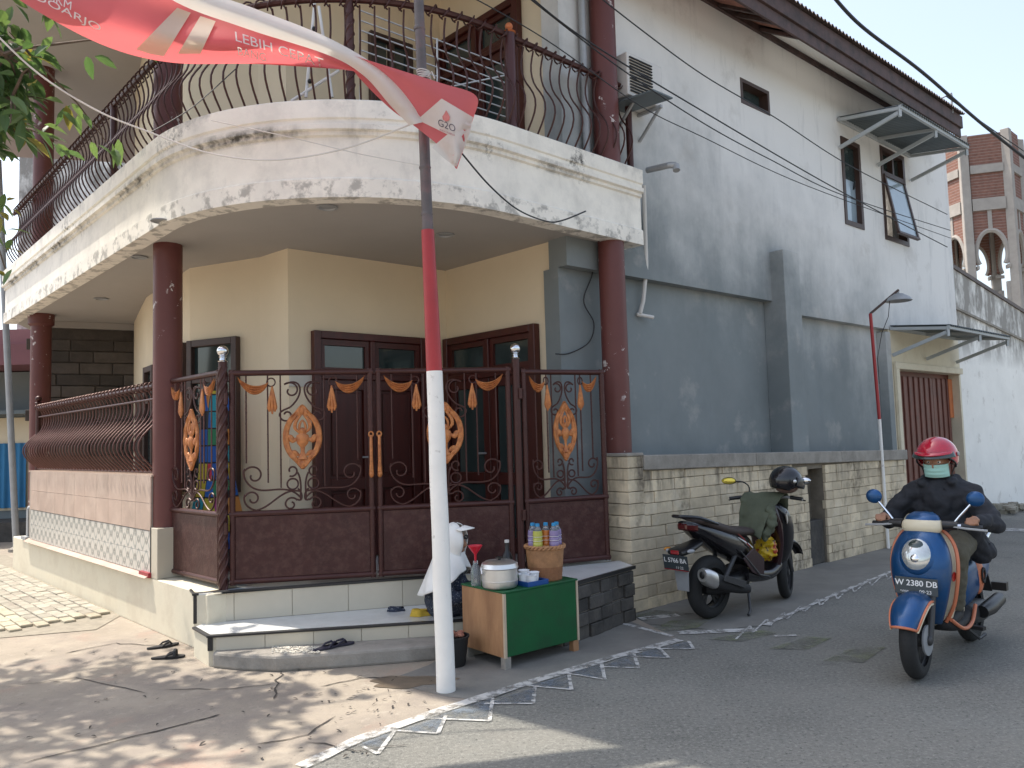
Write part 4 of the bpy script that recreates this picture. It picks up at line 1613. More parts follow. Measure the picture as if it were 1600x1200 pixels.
        MB().tube([fr.pt(X(.255) + math.cos(a) * .034 * kx, zt - .045 + math.sin(a) * .034, 0) for a in [2 * PI * q / 16 for q in range(16)]], .006, 6, closed=True).build('ring', MT['iron'], root)
        m = MB()
        for dx in (-.02, 0, .02):
            m.tube([fr.pt(X(.245), zt - .08, .01), fr.pt(X(.245 + dx * .8), zt - .18, .012), fr.pt(X(.245 + dx * 1.35), zt - .255, .012), fr.pt(X(.245 + dx * 1.0), zt - .29 - (.02 if dx == 0 else 0), .01)], [.006, .013, .016, .007], 7)
        m.tube([fr.pt(X(.205), zt - .262, .012), fr.pt(X(.245), zt - .27, .012), fr.pt(X(.285), zt - .262, .012)], [.006, .013, .006], 6)
        m.build('tassel', MT['gold'], root)
    if handle:
        hx = w - e if handle > 0 else e
        m = MB()
        zc = zm + .17 + .27
        m.tube([fr.pt(hx, zc + .17, .03), fr.pt(hx, zc + .1, .055), fr.pt(hx, zc - .05, .055), fr.pt(hx, zc - .13, .05)], [.012, .014, .014, .02], 8)
        m.tube([fr.pt(hx + math.cos(a) * .018, zc + .18 + math.sin(a) * .022, .035) for a in [2 * PI * q / 12 for q in range(12)]], .007, 6, closed=True)
        m.ball(fr.pt(hx, zc - .15, .045), .022, (1, 1, 1.5), 10, 6)
        m.build('handle', MT['gold'], root)


gL, gR, gE = onz(349, 921, ZP), onz(815, 893, ZP), onz(955, 879, ZP)
gS = onz(262, 899, ZP)
GZ0, GZ1, GZM = ZP + .03, 2.23, 1.055
FG = Frame(gL.xy, (gR - gL).xy)
LG = math.hypot(*(gR - gL).xy)
FGR = Frame(gR.xy, (gE - gR).xy)
LGR = math.hypot(*(gE - gR).xy)
FGL = Frame(gS.xy, (gL - gS).xy)
LGL = math.hypot(*(gL - gS).xy)
pr_ = .034
wl = (LG - 2 * pr_ - .05) / 2
lf = thing('gate_leaf', 'left leaf of the wrought iron gate, beside the colourful patchwork cloth', 'gate', FG.pt(pr_ + .01, ZP), group='leaves of the iron gate')
ironwork(lf, Frame(FG.pt(pr_ + .015, 0).xy, FG.d.xy), wl, GZ0, GZ1, GZM, handle=1)
rl = thing('gate_leaf', 'right leaf of the wrought iron gate, behind the red and white flagpole', 'gate', FG.pt(LG - pr_, ZP), group='leaves of the iron gate')
ironwork(rl, Frame(FG.pt(pr_ + .035 + wl, 0).xy, FG.d.xy), wl, GZ0, GZ1, GZM, handle=-1)
sp = thing('gate_wing', 'narrow sunlit iron panel left of the gate, next to the maroon column', 'gate panel', FGL.pt(.3, ZP), group='fixed side panels of the gate')
ironwork(sp, Frame(FGL.pt(.0, 0).xy, FGL.d.xy), LGL - pr_ - .01, GZ0, GZ1 + .01, GZM, side=True, matb='iron_sunlit')
sp2 = thing('gate_wing', 'narrow shaded iron panel right of the gate, behind the bottles in the basket', 'gate panel', FGR.pt(.3, ZP), group='fixed side panels of the gate')
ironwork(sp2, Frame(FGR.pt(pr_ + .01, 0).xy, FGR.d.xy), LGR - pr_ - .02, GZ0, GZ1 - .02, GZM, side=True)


def gate_post(p, label, twist):
    root = thing('gate_post', label, 'post', (p.x, p.y, ZP), group='posts of the iron gate')
    m = MB().lathe([(pr_, ZP), (pr_, 2.3)], (p.x, p.y, 0), 16)
    if twist:
        for ph_ in (0, PI / 2, PI, 1.5 * PI):
            m.tube([Vector((p.x + math.cos(ph_ + z * 16) * pr_ * .92, p.y + math.sin(ph_ + z * 16) * pr_ * .92, z)) for z in [ZP + 1.8 * i / 90 for i in range(91)]], .011, 6)
    m.build('shaft', MT['iron'], root)
    MB().lathe([(.036, 2.30), (.04, 2.305), (.025, 2.315), (.022, 2.33), (.034, 2.34), (.02, 2.35)], (p.x, p.y, 0), 18).ball((p.x, p.y, 2.39), .046, n=24, m=16).build('finial_ball', MT['chrome'], root)
    for z in (.9, 1.95):
        m = MB()
        m.tube([Vector((p.x, p.y, z)) + FG.n * .035 + FG.d * .03, Vector((p.x, p.y, z + .09)) + FG.n * .035 + FG.d * .03], .018, 8)
        m.build('hinge', MT['iron'], root)


gate_post(gL, 'rope twisted maroon gate post with chrome ball, beside the sunlit side panel', True)
gate_post(gR, 'plain maroon gate post with chrome ball, above the pot and cups', False)

# ================================================================== boundary wall of pale bricks
bwall = thing('boundary_wall', 'low wall of pale stone bricks with grey cap behind the parked black scooter', 'garden wall', FR.pt(3, 0, -.1))
LW = 5.98
ztop = lambda s: 1.42 - .022 * s
m = MB()
NI = FR.px(1263, 760)[0], FR.px(1290, 760)[0]
nz0, nz1 = 0.0, 1.13
niche = (NI[0], NI[1])
m.extr([FR.pt(0, 0, -.03), FR.pt(niche[0], 0, -.03), FR.pt(niche[0], ztop(niche[0]) - .1, -.03), FR.pt(0, ztop(0) - .1, -.03)], -FR.n * .22)
m.extr([FR.pt(niche[1], 0, -.03), FR.pt(LW, 0, -.03), FR.pt(LW, ztop(LW) - .1, -.03), FR.pt(niche[1], ztop(niche[1]) - .1, -.03)], -FR.n * .22)
m.fbox(FR, niche[0], niche[1], 1.14, ztop(niche[0]) - .12, -.25, -.03)
m.fbox(FR, niche[0], niche[1], 0, 1.14, -.25, -.2)
m.build('wall_core', MT['mortar'], bwall, smooth=None)
MB().fbox(FR, niche[0] + .003, niche[1] - .003, .0, .52, -.19, -.05).build('niche_box', MT['block_stone'], bwall, smooth=None, bevel=.01)
angR = math.atan2(FR.d.y, FR.d.x)
bank = {}


def brick(s0, s1, z, h, dz=0):
    key = (round(s1 - s0, 2), round(h, 3))
    if key not in bank:
        bank[key] = MB().box((0, 0, 0), (key[0] - .005, .05, key[1] - .0045)).mesh('brick', MT['brick'], smooth=None, bevel=.004)
    o = bpy.data.objects.new('brick', bank[key])
    col.objects.link(o)
    o.parent = bwall
    o.matrix_parent_inverse = W(bwall).inverted()
    o.location = FR.pt((s0 + s1) / 2, z + h / 2, -.025 + rb.uniform(-.005, .006))
    o.rotation_euler = (rb.uniform(-.02, .02), rb.uniform(-.008, .008), angR + rb.uniform(-.012, .012))


rb = random.Random(11)
bh = .107
for j in range(13):
    z = j * bh
    a = .2
    off = (j % 2) * .125
    first = True
    while a < LW - .01:
        l_ = rb.uniform(.1, .17) if (first and j % 2) else rb.choice((.2, .24, .26, .28, .32))
        first = False
        b = min(a + l_, LW)
        if z + bh > ztop(a) - .13:
            h_ = ztop(b) - .135 - z
            if h_ < .04:
                a = b
                continue
            h_ = round(h_, 2)
        else:
            h_ = bh
        if b - a > .04:
            if not (z + .03 < nz1 and b > niche[0] + .01 and a < niche[1] - .01):
                brick(a, b, z, h_)
            else:
                if niche[0] - a > .05:
                    brick(a, round(niche[0], 2), z, h_)
                if b - niche[1] > .05:
                    brick(round(niche[1], 2), b, z, h_)
        a = b
# end pillar in the same stone, a little proud
for j in range(13):
    z = j * .1085
    MB().fbox(FR, -.02, .195, z + .003, z + .1055, -.25, .012 + rb.uniform(0, .006)).build('brick', MT['brick'], bwall, smooth=None, bevel=.004)
a = .2
for b in (2.1, 4.05, LW + .02):
    MB().extr([FR.pt(a, ztop(a) - .14, .03), FR.pt(b - .004, ztop(b) - .14, .03), FR.pt(b - .004, ztop(b), .03), FR.pt(a, ztop(a), .03)], -FR.n * .29).build('cap_stone', MT['cap_cement'], bwall, smooth=None, bevel=.008)
    a = b
MB().fbox(FR, -.03, .198, 1.411, 1.44, -.26, .025).build('pillar_cap', MT['cap_cement'], bwall, smooth=None, bevel=.006)

# ================================================================== canopies
def canopy(root, s0, s1, zi, zo, oi, oo, drop):
    dz = (zo - zi)
    def sheetf(d_):
        def f(u, v):
            s_ = s0 + (s1 - s0) * u
            o_ = oi + (oo + .04 - oi) * v
            return FR.pt(s_, zi + dz * (o_ - oi) / (oo - oi) + .03 + .011 * math.sin(2 * PI * s_ / .076) + d_, o_)
        return f
    nw_ = int((s1 - s0) / .076) * 6
    m = MB().grid(sheetf(0), nw_, 1).grid(sheetf(-.008), nw_, 1)
    m.build('corrugated_sheet', MT['awn'], root, smooth=60)
    m = MB()
    m.bar(FR.pt(s0, zo - .0, oo), FR.pt(s1, zo - .0, oo), .04, .05)
    m.bar(FR.pt(s0, zi - .01, oi + .02), FR.pt(s1, zi - .01, oi + .02), .04, .05)
    for s_ in (s0 + .02, (s0 + s1) / 2, s1 - .02):
        m.bar(FR.pt(s_, zi - .012, oi), FR.pt(s_, zo - .012, oo), .035, .045)
    m.build('frame', MT['awn_frame'], root, smooth=None)
    for s_ in (s0 + .02, (s0 + s1) / 2, s1 - .02):
        m = MB().bar(FR.pt(s_, zi - drop, oi + .01), FR.pt(s_, zo - .07, oo - .03), .035, .05)
        m.bar(FR.pt(s_, zo - .13, oo - .012), FR.pt(s_, zo, oo - .012), .035, .035)
        m.build('strut', MT['awn_frame'], root, smooth=None)


c1_ = thing('window_canopy', 'grey corrugated metal canopy over the two upstairs windows', 'canopy', FR.pt(6.5, 6, -.3))
canopy(c1_, 5.3, 7.78, 6.05, 5.93, -.37, .5, .42)
c2_ = thing('door_canopy', 'grey corrugated metal canopy over the brown garage door', 'canopy', FR.pt(7.9, 3.1, -.3))
canopy(c2_, 6.62, 9.2, 3.12, 3.03, -.37, .45, .42)

# ================================================================== air conditioner
aw0 = FR.px(975, 80, -.1)
AO = -.12
s0, z1 = FR.px(985, 80, AO)
s1, _ = FR.px(1012, 90, AO)
_, z0 = FR.px(985, 148, AO)
ac = thing('air_conditioner', 'white outdoor air conditioner unit on the wall bracket behind the balcony', 'air conditioner', FR.pt(s0 + .4, z0, -.2))
s1 = s0 + .5
MB().fbox(FR, s0 - .06, s1, z0, z0 + .44, -.36, AO).build('case', mk('ac_white', (.6, .58, .55), .5, var=.08), ac, smooth=None, bevel=.012, bsegs=2)
m = MB()
for i in range(12):
    zz = z0 + .04 + i * .031
    m.fbox(FR, s0 - .03, s0 + .32, zz, zz + .012, AO + .003, AO + .015)
m.build('grille', MT['black_m'], ac, smooth=None)
for s_ in (s0 + .02, s1 - .1):
    m = MB()
    m.bar(FR.pt(s_, z0 - .02, -.38), FR.pt(s_, z0 - .02, AO + .05), .03, .03)
    m.bar(FR.pt(s_, z0 - .3, -.375), FR.pt(s_, z0 - .035, AO + .02), .025, .025)
    m.build('bracket', MT['steel'], ac, smooth=None)
cw_ = MB().extr([FR.pt(s0 - .1, z0 - .05, -.37), FR.pt(s0 - .1, z0 - .10, .22), FR.pt(s0 - .1, z0 - .085, .22), FR.pt(s0 - .1, z0 - .035, -.37)], FR.d * .3)
cw_.build('drip_cover', MT['awn'], ac, smooth=None)

# ================================================================== neighbours
nb = thing('old_white_wall', 'tall old whitewashed wall with mouldy top beyond the garage door', 'wall', FR.pt(11, 0, -.4))
t0 = FR.px(1489, 420, -.45); t1 = FR.px(1600, 490, -.45)
kz = (t1[1] - t0[1]) / (t1[0] - t0[0])
zt_ = lambda s: t0[1] + kz * (s - t0[0])
nz = 13.5
MB().extr([FR.pt(SE + .01, 0, -.45), FR.pt(nz, 0, -.45), FR.pt(nz, zt_(nz), -.45), FR.pt(SE + .01, zt_(SE), -.45)], -FR.n * .2).build('wall', MT['neighbour'], nb, smooth=None)
MB().extr([FR.pt(SE + .01, zt_(SE), -.42), FR.pt(nz, zt_(nz), -.42), FR.pt(nz, zt_(nz) + .07, -.42), FR.pt(SE + .01, zt_(SE) + .07, -.42)], -FR.n * .26).build('coping', MT['wood_dark'], nb, smooth=None)
m = MB()
for i in range(5):
    m.extr([FR.pt(SE + .01, zt_(SE) - .75 + i * .001, -.44), FR.pt(nz, zt_(nz) - .62, -.44), FR.pt(nz, zt_(nz) - .58, -.44), FR.pt(SE + .01, zt_(SE) - .71, -.44)], FR.n * .03) if i == 0 else None
m.build('string_course', MT['cap_cement'], nb, smooth=None)
# rubble at the wall foot
rr = random.Random(4)
m = MB()
for i in range(26):
    p = FR.pt(10.2 + rr.uniform(0, 1.3), rr.uniform(.02, .12), -.2 + rr.uniform(-.15, .2))
    a = rr.uniform(0, 3)
    m.box(p, (rr.uniform(.08, .2), rr.uniform(.08, .15), rr.uniform(.05, .12)), (Vector((math.cos(a), math.sin(a), 0)), Vector((-math.sin(a), math.cos(a), 0)), Vector((0, 0, 1))))
tag(m.build('rubble', MT['paver'], smooth=None, bevel=.01), kind='stuff')

# brick minaret under construction
tc = ony(1531, 340, 30)
TR = 1.45
tower = thing('brick_tower', 'unfinished brick tower with concrete frame and pointed arch openings beyond the roofs', 'tower', (tc.x, tc.y, 0))
NT = 6
ta = R(42.5)
cor = [Vector((tc.x + TR * math.cos(ta + 2 * PI * i / NT), tc.y + TR * math.sin(ta + 2 * PI * i / NT), 0)) for i in range(NT)]
zy = lambda y: ony(1540, y, 30).z
ztop_, zr1, zr2, zr3, zarch, zbase = zy(222), zy(283), zy(338), zy(372), zy(375), 0
for i in range(NT):
    a, b = cor[i], cor[(i + 1) % NT]
    fr = Frame(a.xy, (b - a).xy)
    L_ = (b - a).length
    MB().box(Vector((a.x, a.y, (zy(232) + 0) / 2)), (.3, .3, zy(222 if i % 2 else 216)), (fr.d, fr.n, Vector((0, 0, 1)))).build('pillar', MT['tower_conc'], tower, smooth=None, bevel=.02)
    MB().fbox(fr, .18, L_ - .18, zy(274), zy(228 if i % 2 else 222), -.12, .06).build('brick_panel', MT['tower_brick'], tower, smooth=None)
    MB().fbox(fr, .18, L_ - .18, zy(286), zy(274), -.14, .12).build('ring_beam', MT['tower_conc'], tower, smooth=None)
    MB().fbox(fr, .18, L_ - .18, zy(324), zy(286), -.12, .05).build('brick_panel', MT['tower_brick'], tower, smooth=None)
    MB().fbox(fr, .18, L_ - .18, zy(342), zy(324), -.14, .12).build('ring_beam', MT['tower_conc'], tower, smooth=None)
    # pointed arch: brick spandrel with an opening, white rim
    zs_, za_ = zy(442), zy(372)
    hw_ = L_ / 2 - .21
    cx = L_ / 2
    prof_ = []
    zc_ = zy(407)
    for k in range(15):
        a_ = R(-38 + 128 * k / 14)
        x = -hw_ * math.cos(a_) ** .85 if k < 14 else 0
        prof_.append((x, zc_ + (zc_ - zy(432)) * math.sin(a_) if a_ < 0 else zc_ + (za_ - zc_) * math.sin(a_) ** 1.15))
    left = [(cx + x, z) for x, z in prof_]
    for sgn in (-1, 1):
        out = [(cx + (x * -sgn), z) for x, z in prof_]
        edge_s = .18 if sgn < 0 else L_ - .18
        pl = [(edge_s, prof_[0][1])] + [(cx + sgn * abs(x), z) for x, z in prof_] + [(cx, zy(342)), (edge_s, zy(342))]
        MB().extr([fr.pt(s_, z, .04) for s_, z in pl], -fr.n * .16).build('brick_spandrel', MT['tower_brick'], tower, smooth=None)
        MB().tube([fr.pt(cx + sgn * abs(x), z, .0) for x, z in prof_], .09, 6, caps=True).build('arch_rim', MT['tower_conc'], tower, smooth=40)
        MB().fbox(fr, edge_s, cx + sgn * hw_ * .9, zy(430), zy(425), -.2, .15).build('arch_bracket', MT['tower_conc'], tower, smooth=None)
        MB().fbox(fr, edge_s, cx + sgn * hw_ * .82, 0, zy(450), -.12, .04).build('lower_panel', MT['tower_conc'], tower, smooth=None)
    MB().fbox(fr, cx - .07, cx + .07, za_, zy(342), -.1, .07).build('mullion', MT['tower_conc'], tower, smooth=None)
MB().lathe([(TR - .3, zy(230)), (TR - .3, zy(226))], (tc.x, tc.y, 0), 6).build('top_slab', MT['tower_conc'], tower, smooth=None)
MB().lathe([(TR - .3, zy(345)), (TR - .3, zy(342))], (tc.x, tc.y, 0), 6).build('mid_slab', MT['tower_conc'], tower, smooth=None)
lad = MB()
for dx in (0, .16):
    lad.tube([cor[3] + Vector((-.1 + dx + .55, -.5, zy(400))), cor[3] + Vector((-.1 + dx + .55, -.5, zy(275)))], .012, 5)

# neighbour's house at the far left
nh = thing('neighbour_house', 'grey neighbour house with maroon beam and blue curtain beyond the porch', 'house', (-11, 15.5, 0))
FN = Frame(ony(-120, 700, 15.0).xy, (1, .1))
MB().fbox(FN, -3, 9, 0, 3.2, -3, -.3).build('wall', MT['grey_wall'], nh, smooth=None)
MB().fbox(FN, -3, 3.2, 3.22, 3.6, -3, .9).build('eave_beam', mk('maroon_eave', (.2, .08, .09), .7), nh, smooth=None)
MB().fbox(FN, -3, 3.2, 3.62, 3.9, -3, .7).build('eave_board', mk('maroon_eave2', (.26, .12, .13), .7), nh, smooth=None)
MB().fbox(FN, -3, 2.3, 2.35, 2.42, -.29, .25).build('awning', MT['awn'], nh, smooth=None)
sN0, sN1 = FN.px(0, 700)[0], FN.px(37, 700)[0]
MB().fbox(FN, sN0 - .8, sN1, .5, 2.3, -.3, -.27).build('doorway', MT['beige'], nh, smooth=None)
def curtain(u, v):
    return FN.pt(sN0 - .2 + (sN1 - .05 - sN0 + .2) * u, .55 + 1.25 * v, -.22 + .03 * math.sin(u * 26))
MB().grid(curtain, 40, 3).build('curtain', mk('blue_cloth', (.05, .22, .42), .8, var=.1), nh, smooth=180)
MB().fbox(FN, -3, 4, 0, .35, -.2, .8).build('step', MT['block_stone'], nh, smooth=None)
MB().fbox(FN, FN.px(30, 270, -1)[0], 9, 3.91, 9.5, -4, -1).build('upper_wall', MT['neighbour'], nh, smooth=None)

# thin grey pole at the far left
b_ = G(26, 862)
gp_ = thing('steel_pole', 'thin leaning grey steel pole left of the porch', 'pole', b_)
topd = ony(-3, 250, b_.y)
MB().tube([b_, topd], .05, 10).build('shaft', MT['steel'], gp_)
MB().lathe([(.12, .0), (.12, .05), (.06, .08)], b_, 12).build('base', MT['cap_cement'], gp_)

# ================================================================== flagpole
pb_ = G(697, 1080)
fp = thing('flagpole', 'leaning pole painted white below, red in the middle and bare grey bamboo above', 'pole', pb_)
q1, q2, q3, q4 = ony(679, 580, pb_.y), ony(668, 360, pb_.y), ony(656, 60, pb_.y), ony(651, -80, pb_.y)


def pole_part(a, b, ra, rb_, name, mat, n=24):
    m = MB()
    k = 14
    m.tube([a.lerp(b, i / k) + Vector((mnoise.noise(a.lerp(b, i / k) * 3) * .004, 0, 0)) for i in range(k + 1)], [ra + (rb_ - ra) * i / k for i in range(k + 1)], n)
    return m.build(name, mat, fp, smooth=50)


MT['pole_w'] = mk('pole_white', (.8, .78, .74), .55, var=.05, scale=6, bump=.12, bscale=40, dirt=(.3, .27, .24), dscale=14, damt=.6, edge=(.62, .7))
MT['pole_r'] = mk('pole_red', (.34, .022, .026), .4, var=.12, scale=6, bump=.1, bscale=40)
MT['bamboo'] = mk('pole_bamboo', (.1, .085, .085), .55, var=.35, scale=7, bump=.2, bscale=40, dirt=(.2, .09, .09), dscale=5, damt=.5)
pole_part(pb_ + Vector((0, 0, -.05)), q1, .062, .053, 'white_part', MT['pole_w'])
pole_part(q1, q2, .053, .043, 'red_part', MT['pole_r'])
bm_ = pole_part(q2, q4, .037, .033, 'bamboo_part', MT['bamboo'])
m = MB()
for y in (262, 335, 45, 180, 378):
    q = ony(656 + (y - 60) * .04, y, pb_.y)
    m.lathe([(.037, -.012), (.041, 0), (.037, .012)], q, 18)
m.build('bamboo_node', MT['bamboo'], bm_)
m = MB()
for k_ in range(5):
    q = ony(661 + k_ * .5, 112 + k_ * 3, pb_.y)
    m.tube([q + Vector((math.cos(a) * .042, math.sin(a) * .042, .004 * math.sin(a * 2 + k_))) for a in [2 * PI * i / 14 for i in range(14)]], .005, 5, closed=True)
q = ony(668, 120, pb_.y - .05)
m.tube([q, q + Vector((.03, -.01, .03)), q + Vector((.05, -.01, -.02))], .005, 5)
m.build('string_tie', MT['wire_w'], fp)

# ================================================================== banner
def cloth_mat(name, c, tr=.35):
    m = mk(name, c, .75, var=.07, scale=4, bump=.05, bscale=300)
    nt = m.node_tree
    b = bsdf(m)
    t_ = nt.nodes.new('ShaderNodeBsdfTranslucent')
    t_.inputs[0].default_value = (*c, 1)
    mx = nt.nodes.new('ShaderNodeMixShader')
    mx.inputs[0].default_value = tr
    nt.links.new(b.outputs[0], mx.inputs[1])
    nt.links.new(t_.outputs[0], mx.inputs[2])
    nt.links.new(mx.outputs[0], nt.nodes['Material Output'].inputs[0])
    return m


MT['flag_red'] = cloth_mat('banner_red', (.7, .17, .18), .55)
MT['flag_white'] = cloth_mat('banner_white', (.72, .7, .66))
MT['flag_cream'] = cloth_mat('banner_cream', (.66, .58, .46))
ban = thing('campaign_banner', 'red and white cloth banner with white lettering tied to the flagpole', 'banner', ony(600, 130, 4.95))


bt = [(40, -150), (150, -95), (262, -6), (380, 42), (510, 84), (560, 112)]
bb = [(-30, -40), (66, 22), (170, 74), (270, 98), (400, 100), (530, 108)]
hemt = [(40, -175), (160, -118), (285, -30), (400, 14), (515, 60), (600, 112), (650, 170), (664, 190)]
hemb = [(38, -150), (150, -95), (262, -4), (380, 43), (510, 85), (568, 118), (610, 165), (640, 196)]


def bdepth(u, v):
    return 4.62 + .38 * u + .09 * math.sin(v * 4.4 + u * 5) * (.4 + v) + .03 * math.sin(u * 17)


def ban_pt(u, v, d=0):
    a, b = catm(bt, u), catm(bb, u)
    p = a.lerp(b, v)
    return ony(p.x, p.y, bdepth(u, v) - d)


MB().grid(ban_pt, 60, 14).build('red_field', MT['flag_red'], ban, smooth=180)


def hem_pt(u, v):
    a, b = catm(hemt, u), catm(hemb, u)
    p = a.lerp(b, v)
    uu = min(u * 1.12, 1)
    return ony(p.x, p.y, 4.60 + .40 * uu - .035 * math.sin(PI * v))


MB().grid(hem_pt, 60, 6).build('white_hem', MT['flag_white'], ban, smooth=180)
# cream slashes on the red field
def slash(pix, name, mat, dep=.012):
    """flat print laid on the red field: corners given in (u,v) of the field"""
    a, b, c, d = [Vector(p) for p in pix]
    def f(s, t):
        p = a.lerp(b, s).lerp(d.lerp(c, s), t)
        return ban_pt(p.x, p.y, dep)
    return MB().grid(f, 8, 12).build(name, mat, ban, smooth=180)


def ban_inv(x, y, d_):
    """the point of the red field seen at a given place of the photo, so that the print lies on the cloth"""
    best = None
    for i in range(61):
        for j in range(15):
            p = catm(bt, i / 60).lerp(catm(bb, i / 60), j / 14)
            e = (p.x - x) ** 2 + (p.y - y) ** 2
            if best is None or e < best[0]:
                best = (e, i / 60, j / 14)
    u, v = best[1], best[2]
    for k in range(30):                                            # settle between the grid points
        p = catm(bt, u).lerp(catm(bb, u), v)
        du = catm(bt, u + .002).lerp(catm(bb, u + .002), v) - p
        dv = catm(bb, u) - catm(bt, u)
        ex, ey = x - p.x, y - p.y
        det = du.x * dv.y - du.y * dv.x
        if abs(det) < 1e-9:
            break
        a_, b_ = (ex * dv.y - ey * dv.x) / det, (du.x * ey - du.y * ex) / det
        u = min(1, max(0, u + a_ * .002)); v = min(1, max(0, v + b_))
    return ony(x, y, bdepth(u, v) - d_)


def ban_print(name, outline, mat, d_, nsub=3):
    bm = bmesh.new()
    bm.faces.new([bm.verts.new((p[0], p[1], 0)) for p in outline])
    bmesh.ops.triangulate(bm, faces=bm.faces)
    for _ in range(nsub):
        bmesh.ops.subdivide_edges(bm, edges=bm.edges, cuts=1)
        bmesh.ops.triangulate(bm, faces=bm.faces)
    bm.verts.index_update()
    out = [ban_inv(v.co.x, v.co.y, d_) for v in bm.verts]
    fs = [[v.index for v in f.verts] for f in bm.faces]
    bm.free()
    return MB().add(out, fs).build(name, mat, ban, smooth=180)


ban_print('slash', [(277, 12), (298, 20), (256, 88), (234, 84), (213, 77)], MT['flag_cream'], .014)
ban_print('slash', [(313, 25), (337, 33), (313, 84), (278, 84)], MT['flag_cream'], .014)


def ban_text(txt, x0, y0, wdt, hgt, slope, name, shear=0):
    vs, fs = text_pts(txt, 1.0, 0)
    xs = [v.x for v in vs]; ys = [v.y for v in vs]
    xa, xb, ya, yb = min(xs), max(xs), min(ys), max(ys)
    out = []
    for v in vs:
        a = (v.x - xa) / (xb - xa) * wdt
        b = (1 - (v.y - ya) / (yb - ya)) * hgt
        out.append(ban_inv(x0 + a + shear * b, y0 + b + slope * a, .028))
    MB().add(out, fs).build(name, MT['flag_white'], ban, smooth=None)


ban_text('LEBIH CEPAT', 367, 49, 138, 15, .31, 'lettering', .1)
ban_text('BANG', 371, 73, 44, 13, .24, 'lettering', .1)
ban_text('SIDOARJO', 36, -22, 122, 14, .50, 'lettering', -.1)
ban_text('UMKM', 62, -22, 50, 13, .50, 'lettering', -.1)

# the twisted tail: red above, white point with the emblem below
tl_ = [(528, 76), (560, 120), (610, 170), (645, 195), (690, 232), (712, 263)]
tr_ = [(556, 88), (620, 108), (690, 130), (744, 150), (738, 190), (714, 264)]


def tail_pt(u, v, d=0):
    a, b = catm(tl_, u), catm(tr_, u)
    p = a.lerp(b, v)
    dep = 4.97 + .05 * math.sin(v * 5 + u * 3) - .06 * v * (1 - u)
    return ony(p.x, p.y, dep - d)


TAILG = (40, 24)
mr_, mw_ = MB(), MB()
# red / white split: white diamond with its tip, following the print
dia = [(690, 153), (737, 182), (736, 200), (712, 263), (690, 228), (672, 232), (700, 208), (648, 190)]
for nm, mat, d_ in (('tail_field', MT['flag_red'], 0),):
    MB().grid(lambda u, v: tail_pt(u, v), *TAILG).build(nm, mat, ban, smooth=180)


def tail_from_px(x, y, d_):
    # invert tail_pt by search so that print lies on the cloth
    best = None
    for i in range(41):
        for j in range(25):
            u, v = i / 40, j / 24
            p = catm(tl_, u).lerp(catm(tr_, u), v)
            e = (p.x - x) ** 2 + (p.y - y) ** 2
            if best is None or e < best[0]:
                best = (e, u, v)
    _, u, v = best
    dep = 4.97 + .05 * math.sin(v * 5 + u * 3) - .06 * v * (1 - u)
    return ony(x, y, dep - d_)


def tail_print(name, outline, mat, d_, nsub=3):
    bm = bmesh.new()
    vs = [bm.verts.new((p[0], p[1], 0)) for p in outline]
    bm.faces.new(vs)
    bmesh.ops.triangulate(bm, faces=bm.faces)
    for _ in range(nsub):
        bmesh.ops.subdivide_edges(bm, edges=bm.edges, cuts=1)
        bmesh.ops.triangulate(bm, faces=bm.faces)
    out = [tail_from_px(v.co.x, v.co.y, d_) for v in bm.verts]
    fs = [[v.index for v in f.verts] for f in bm.faces]
    bm.verts.index_update()
    fs = [[v.index for v in f.verts] for f in bm.faces]
    bm.free()
    return MB().add(out, fs).build(name, mat, ban, smooth=180)


tail_print('white_print', [(690, 154), (739, 183), (735, 205), (713, 262), (692, 246), (675, 230), (699, 210), (652, 187)], MT['flag_white'], .012)


def tail_text(txt, cx, cy, wdt, hgt, slope, mat, name):
    vs, fs = text_pts(txt, 1.0, 0)
    xs = [v.x for v in vs]; ys = [v.y for v in vs]
    x0, x1, y0, y1 = min(xs), max(xs), min(ys), max(ys)
    out = []
    for v in vs:
        a = ((v.x - x0) / (x1 - x0) - .5) * wdt
        b = (.5 - (v.y - y0) / (y1 - y0)) * hgt
        out.append(tail_from_px(cx + a, cy + b + slope * a, .02))
    MB().add(out, fs).build(name, mat, ban, smooth=None)


tail_text('G2O', 698, 196, 27, 11, .38, mk('print_grey', (.09, .08, .1), .7), 'lettering')
tail_text('INDONESIA', 699, 207, 24, 3, .38, mk('print_rose', (.4, .12, .14), .7), 'lettering')
tail_print('emblem', [(697, 172), (700, 177), (703, 183), (702, 188), (697, 190), (692, 187), (691, 182), (694, 178)], mk('print_red', (.5, .16, .15), .7), .02, 1)

# ================================================================== lamp post on the right
lb_ = G(1388, 857)
lp = thing('street_lamp', 'thin red and white lamp pole with dish shade in front of the low brick wall', 'street lamp', lb_)
dd = lb_.y
lq1, lq2 = ony(1374, 655, dd), ony(1360, 490, dd)
MB().tube([lb_, lq1], .022, 10).build('white_part', MT['pole_w'], lp)
MB().tube([lq1, lq2], .022, 10).build('red_part', MT['pole_r'], lp)
lq3 = ony(1404, 453, dd - .05)
MB().tube([lq2, lq3], .017, 8).build('arm', MT['wood_dark'], lp)
lq4 = ony(1404, 465, dd - .05)
sh = MB().lathe([(.02, .06), (.06, .05), (.14, .0), (.17, -.045), (.165, -.05), (.13, -.01), (.05, .035)], lq4, 24)
sh.build('lamp_shade', MT['steel'], lp)
MB().tube([lq4 + Vector((0, 0, .05)), lq3], .012, 6).build('stem', MT['steel'], lp)
m = MB().tube([lq4 + Vector((-.12, 0, -.03)), ony(1388, 495, dd), ony(1378, 520, dd), ony(1371, 560, dd), ony(1374, 600, dd)], .005, 5)
m.build('lamp_cable', MT['wire'], lp)

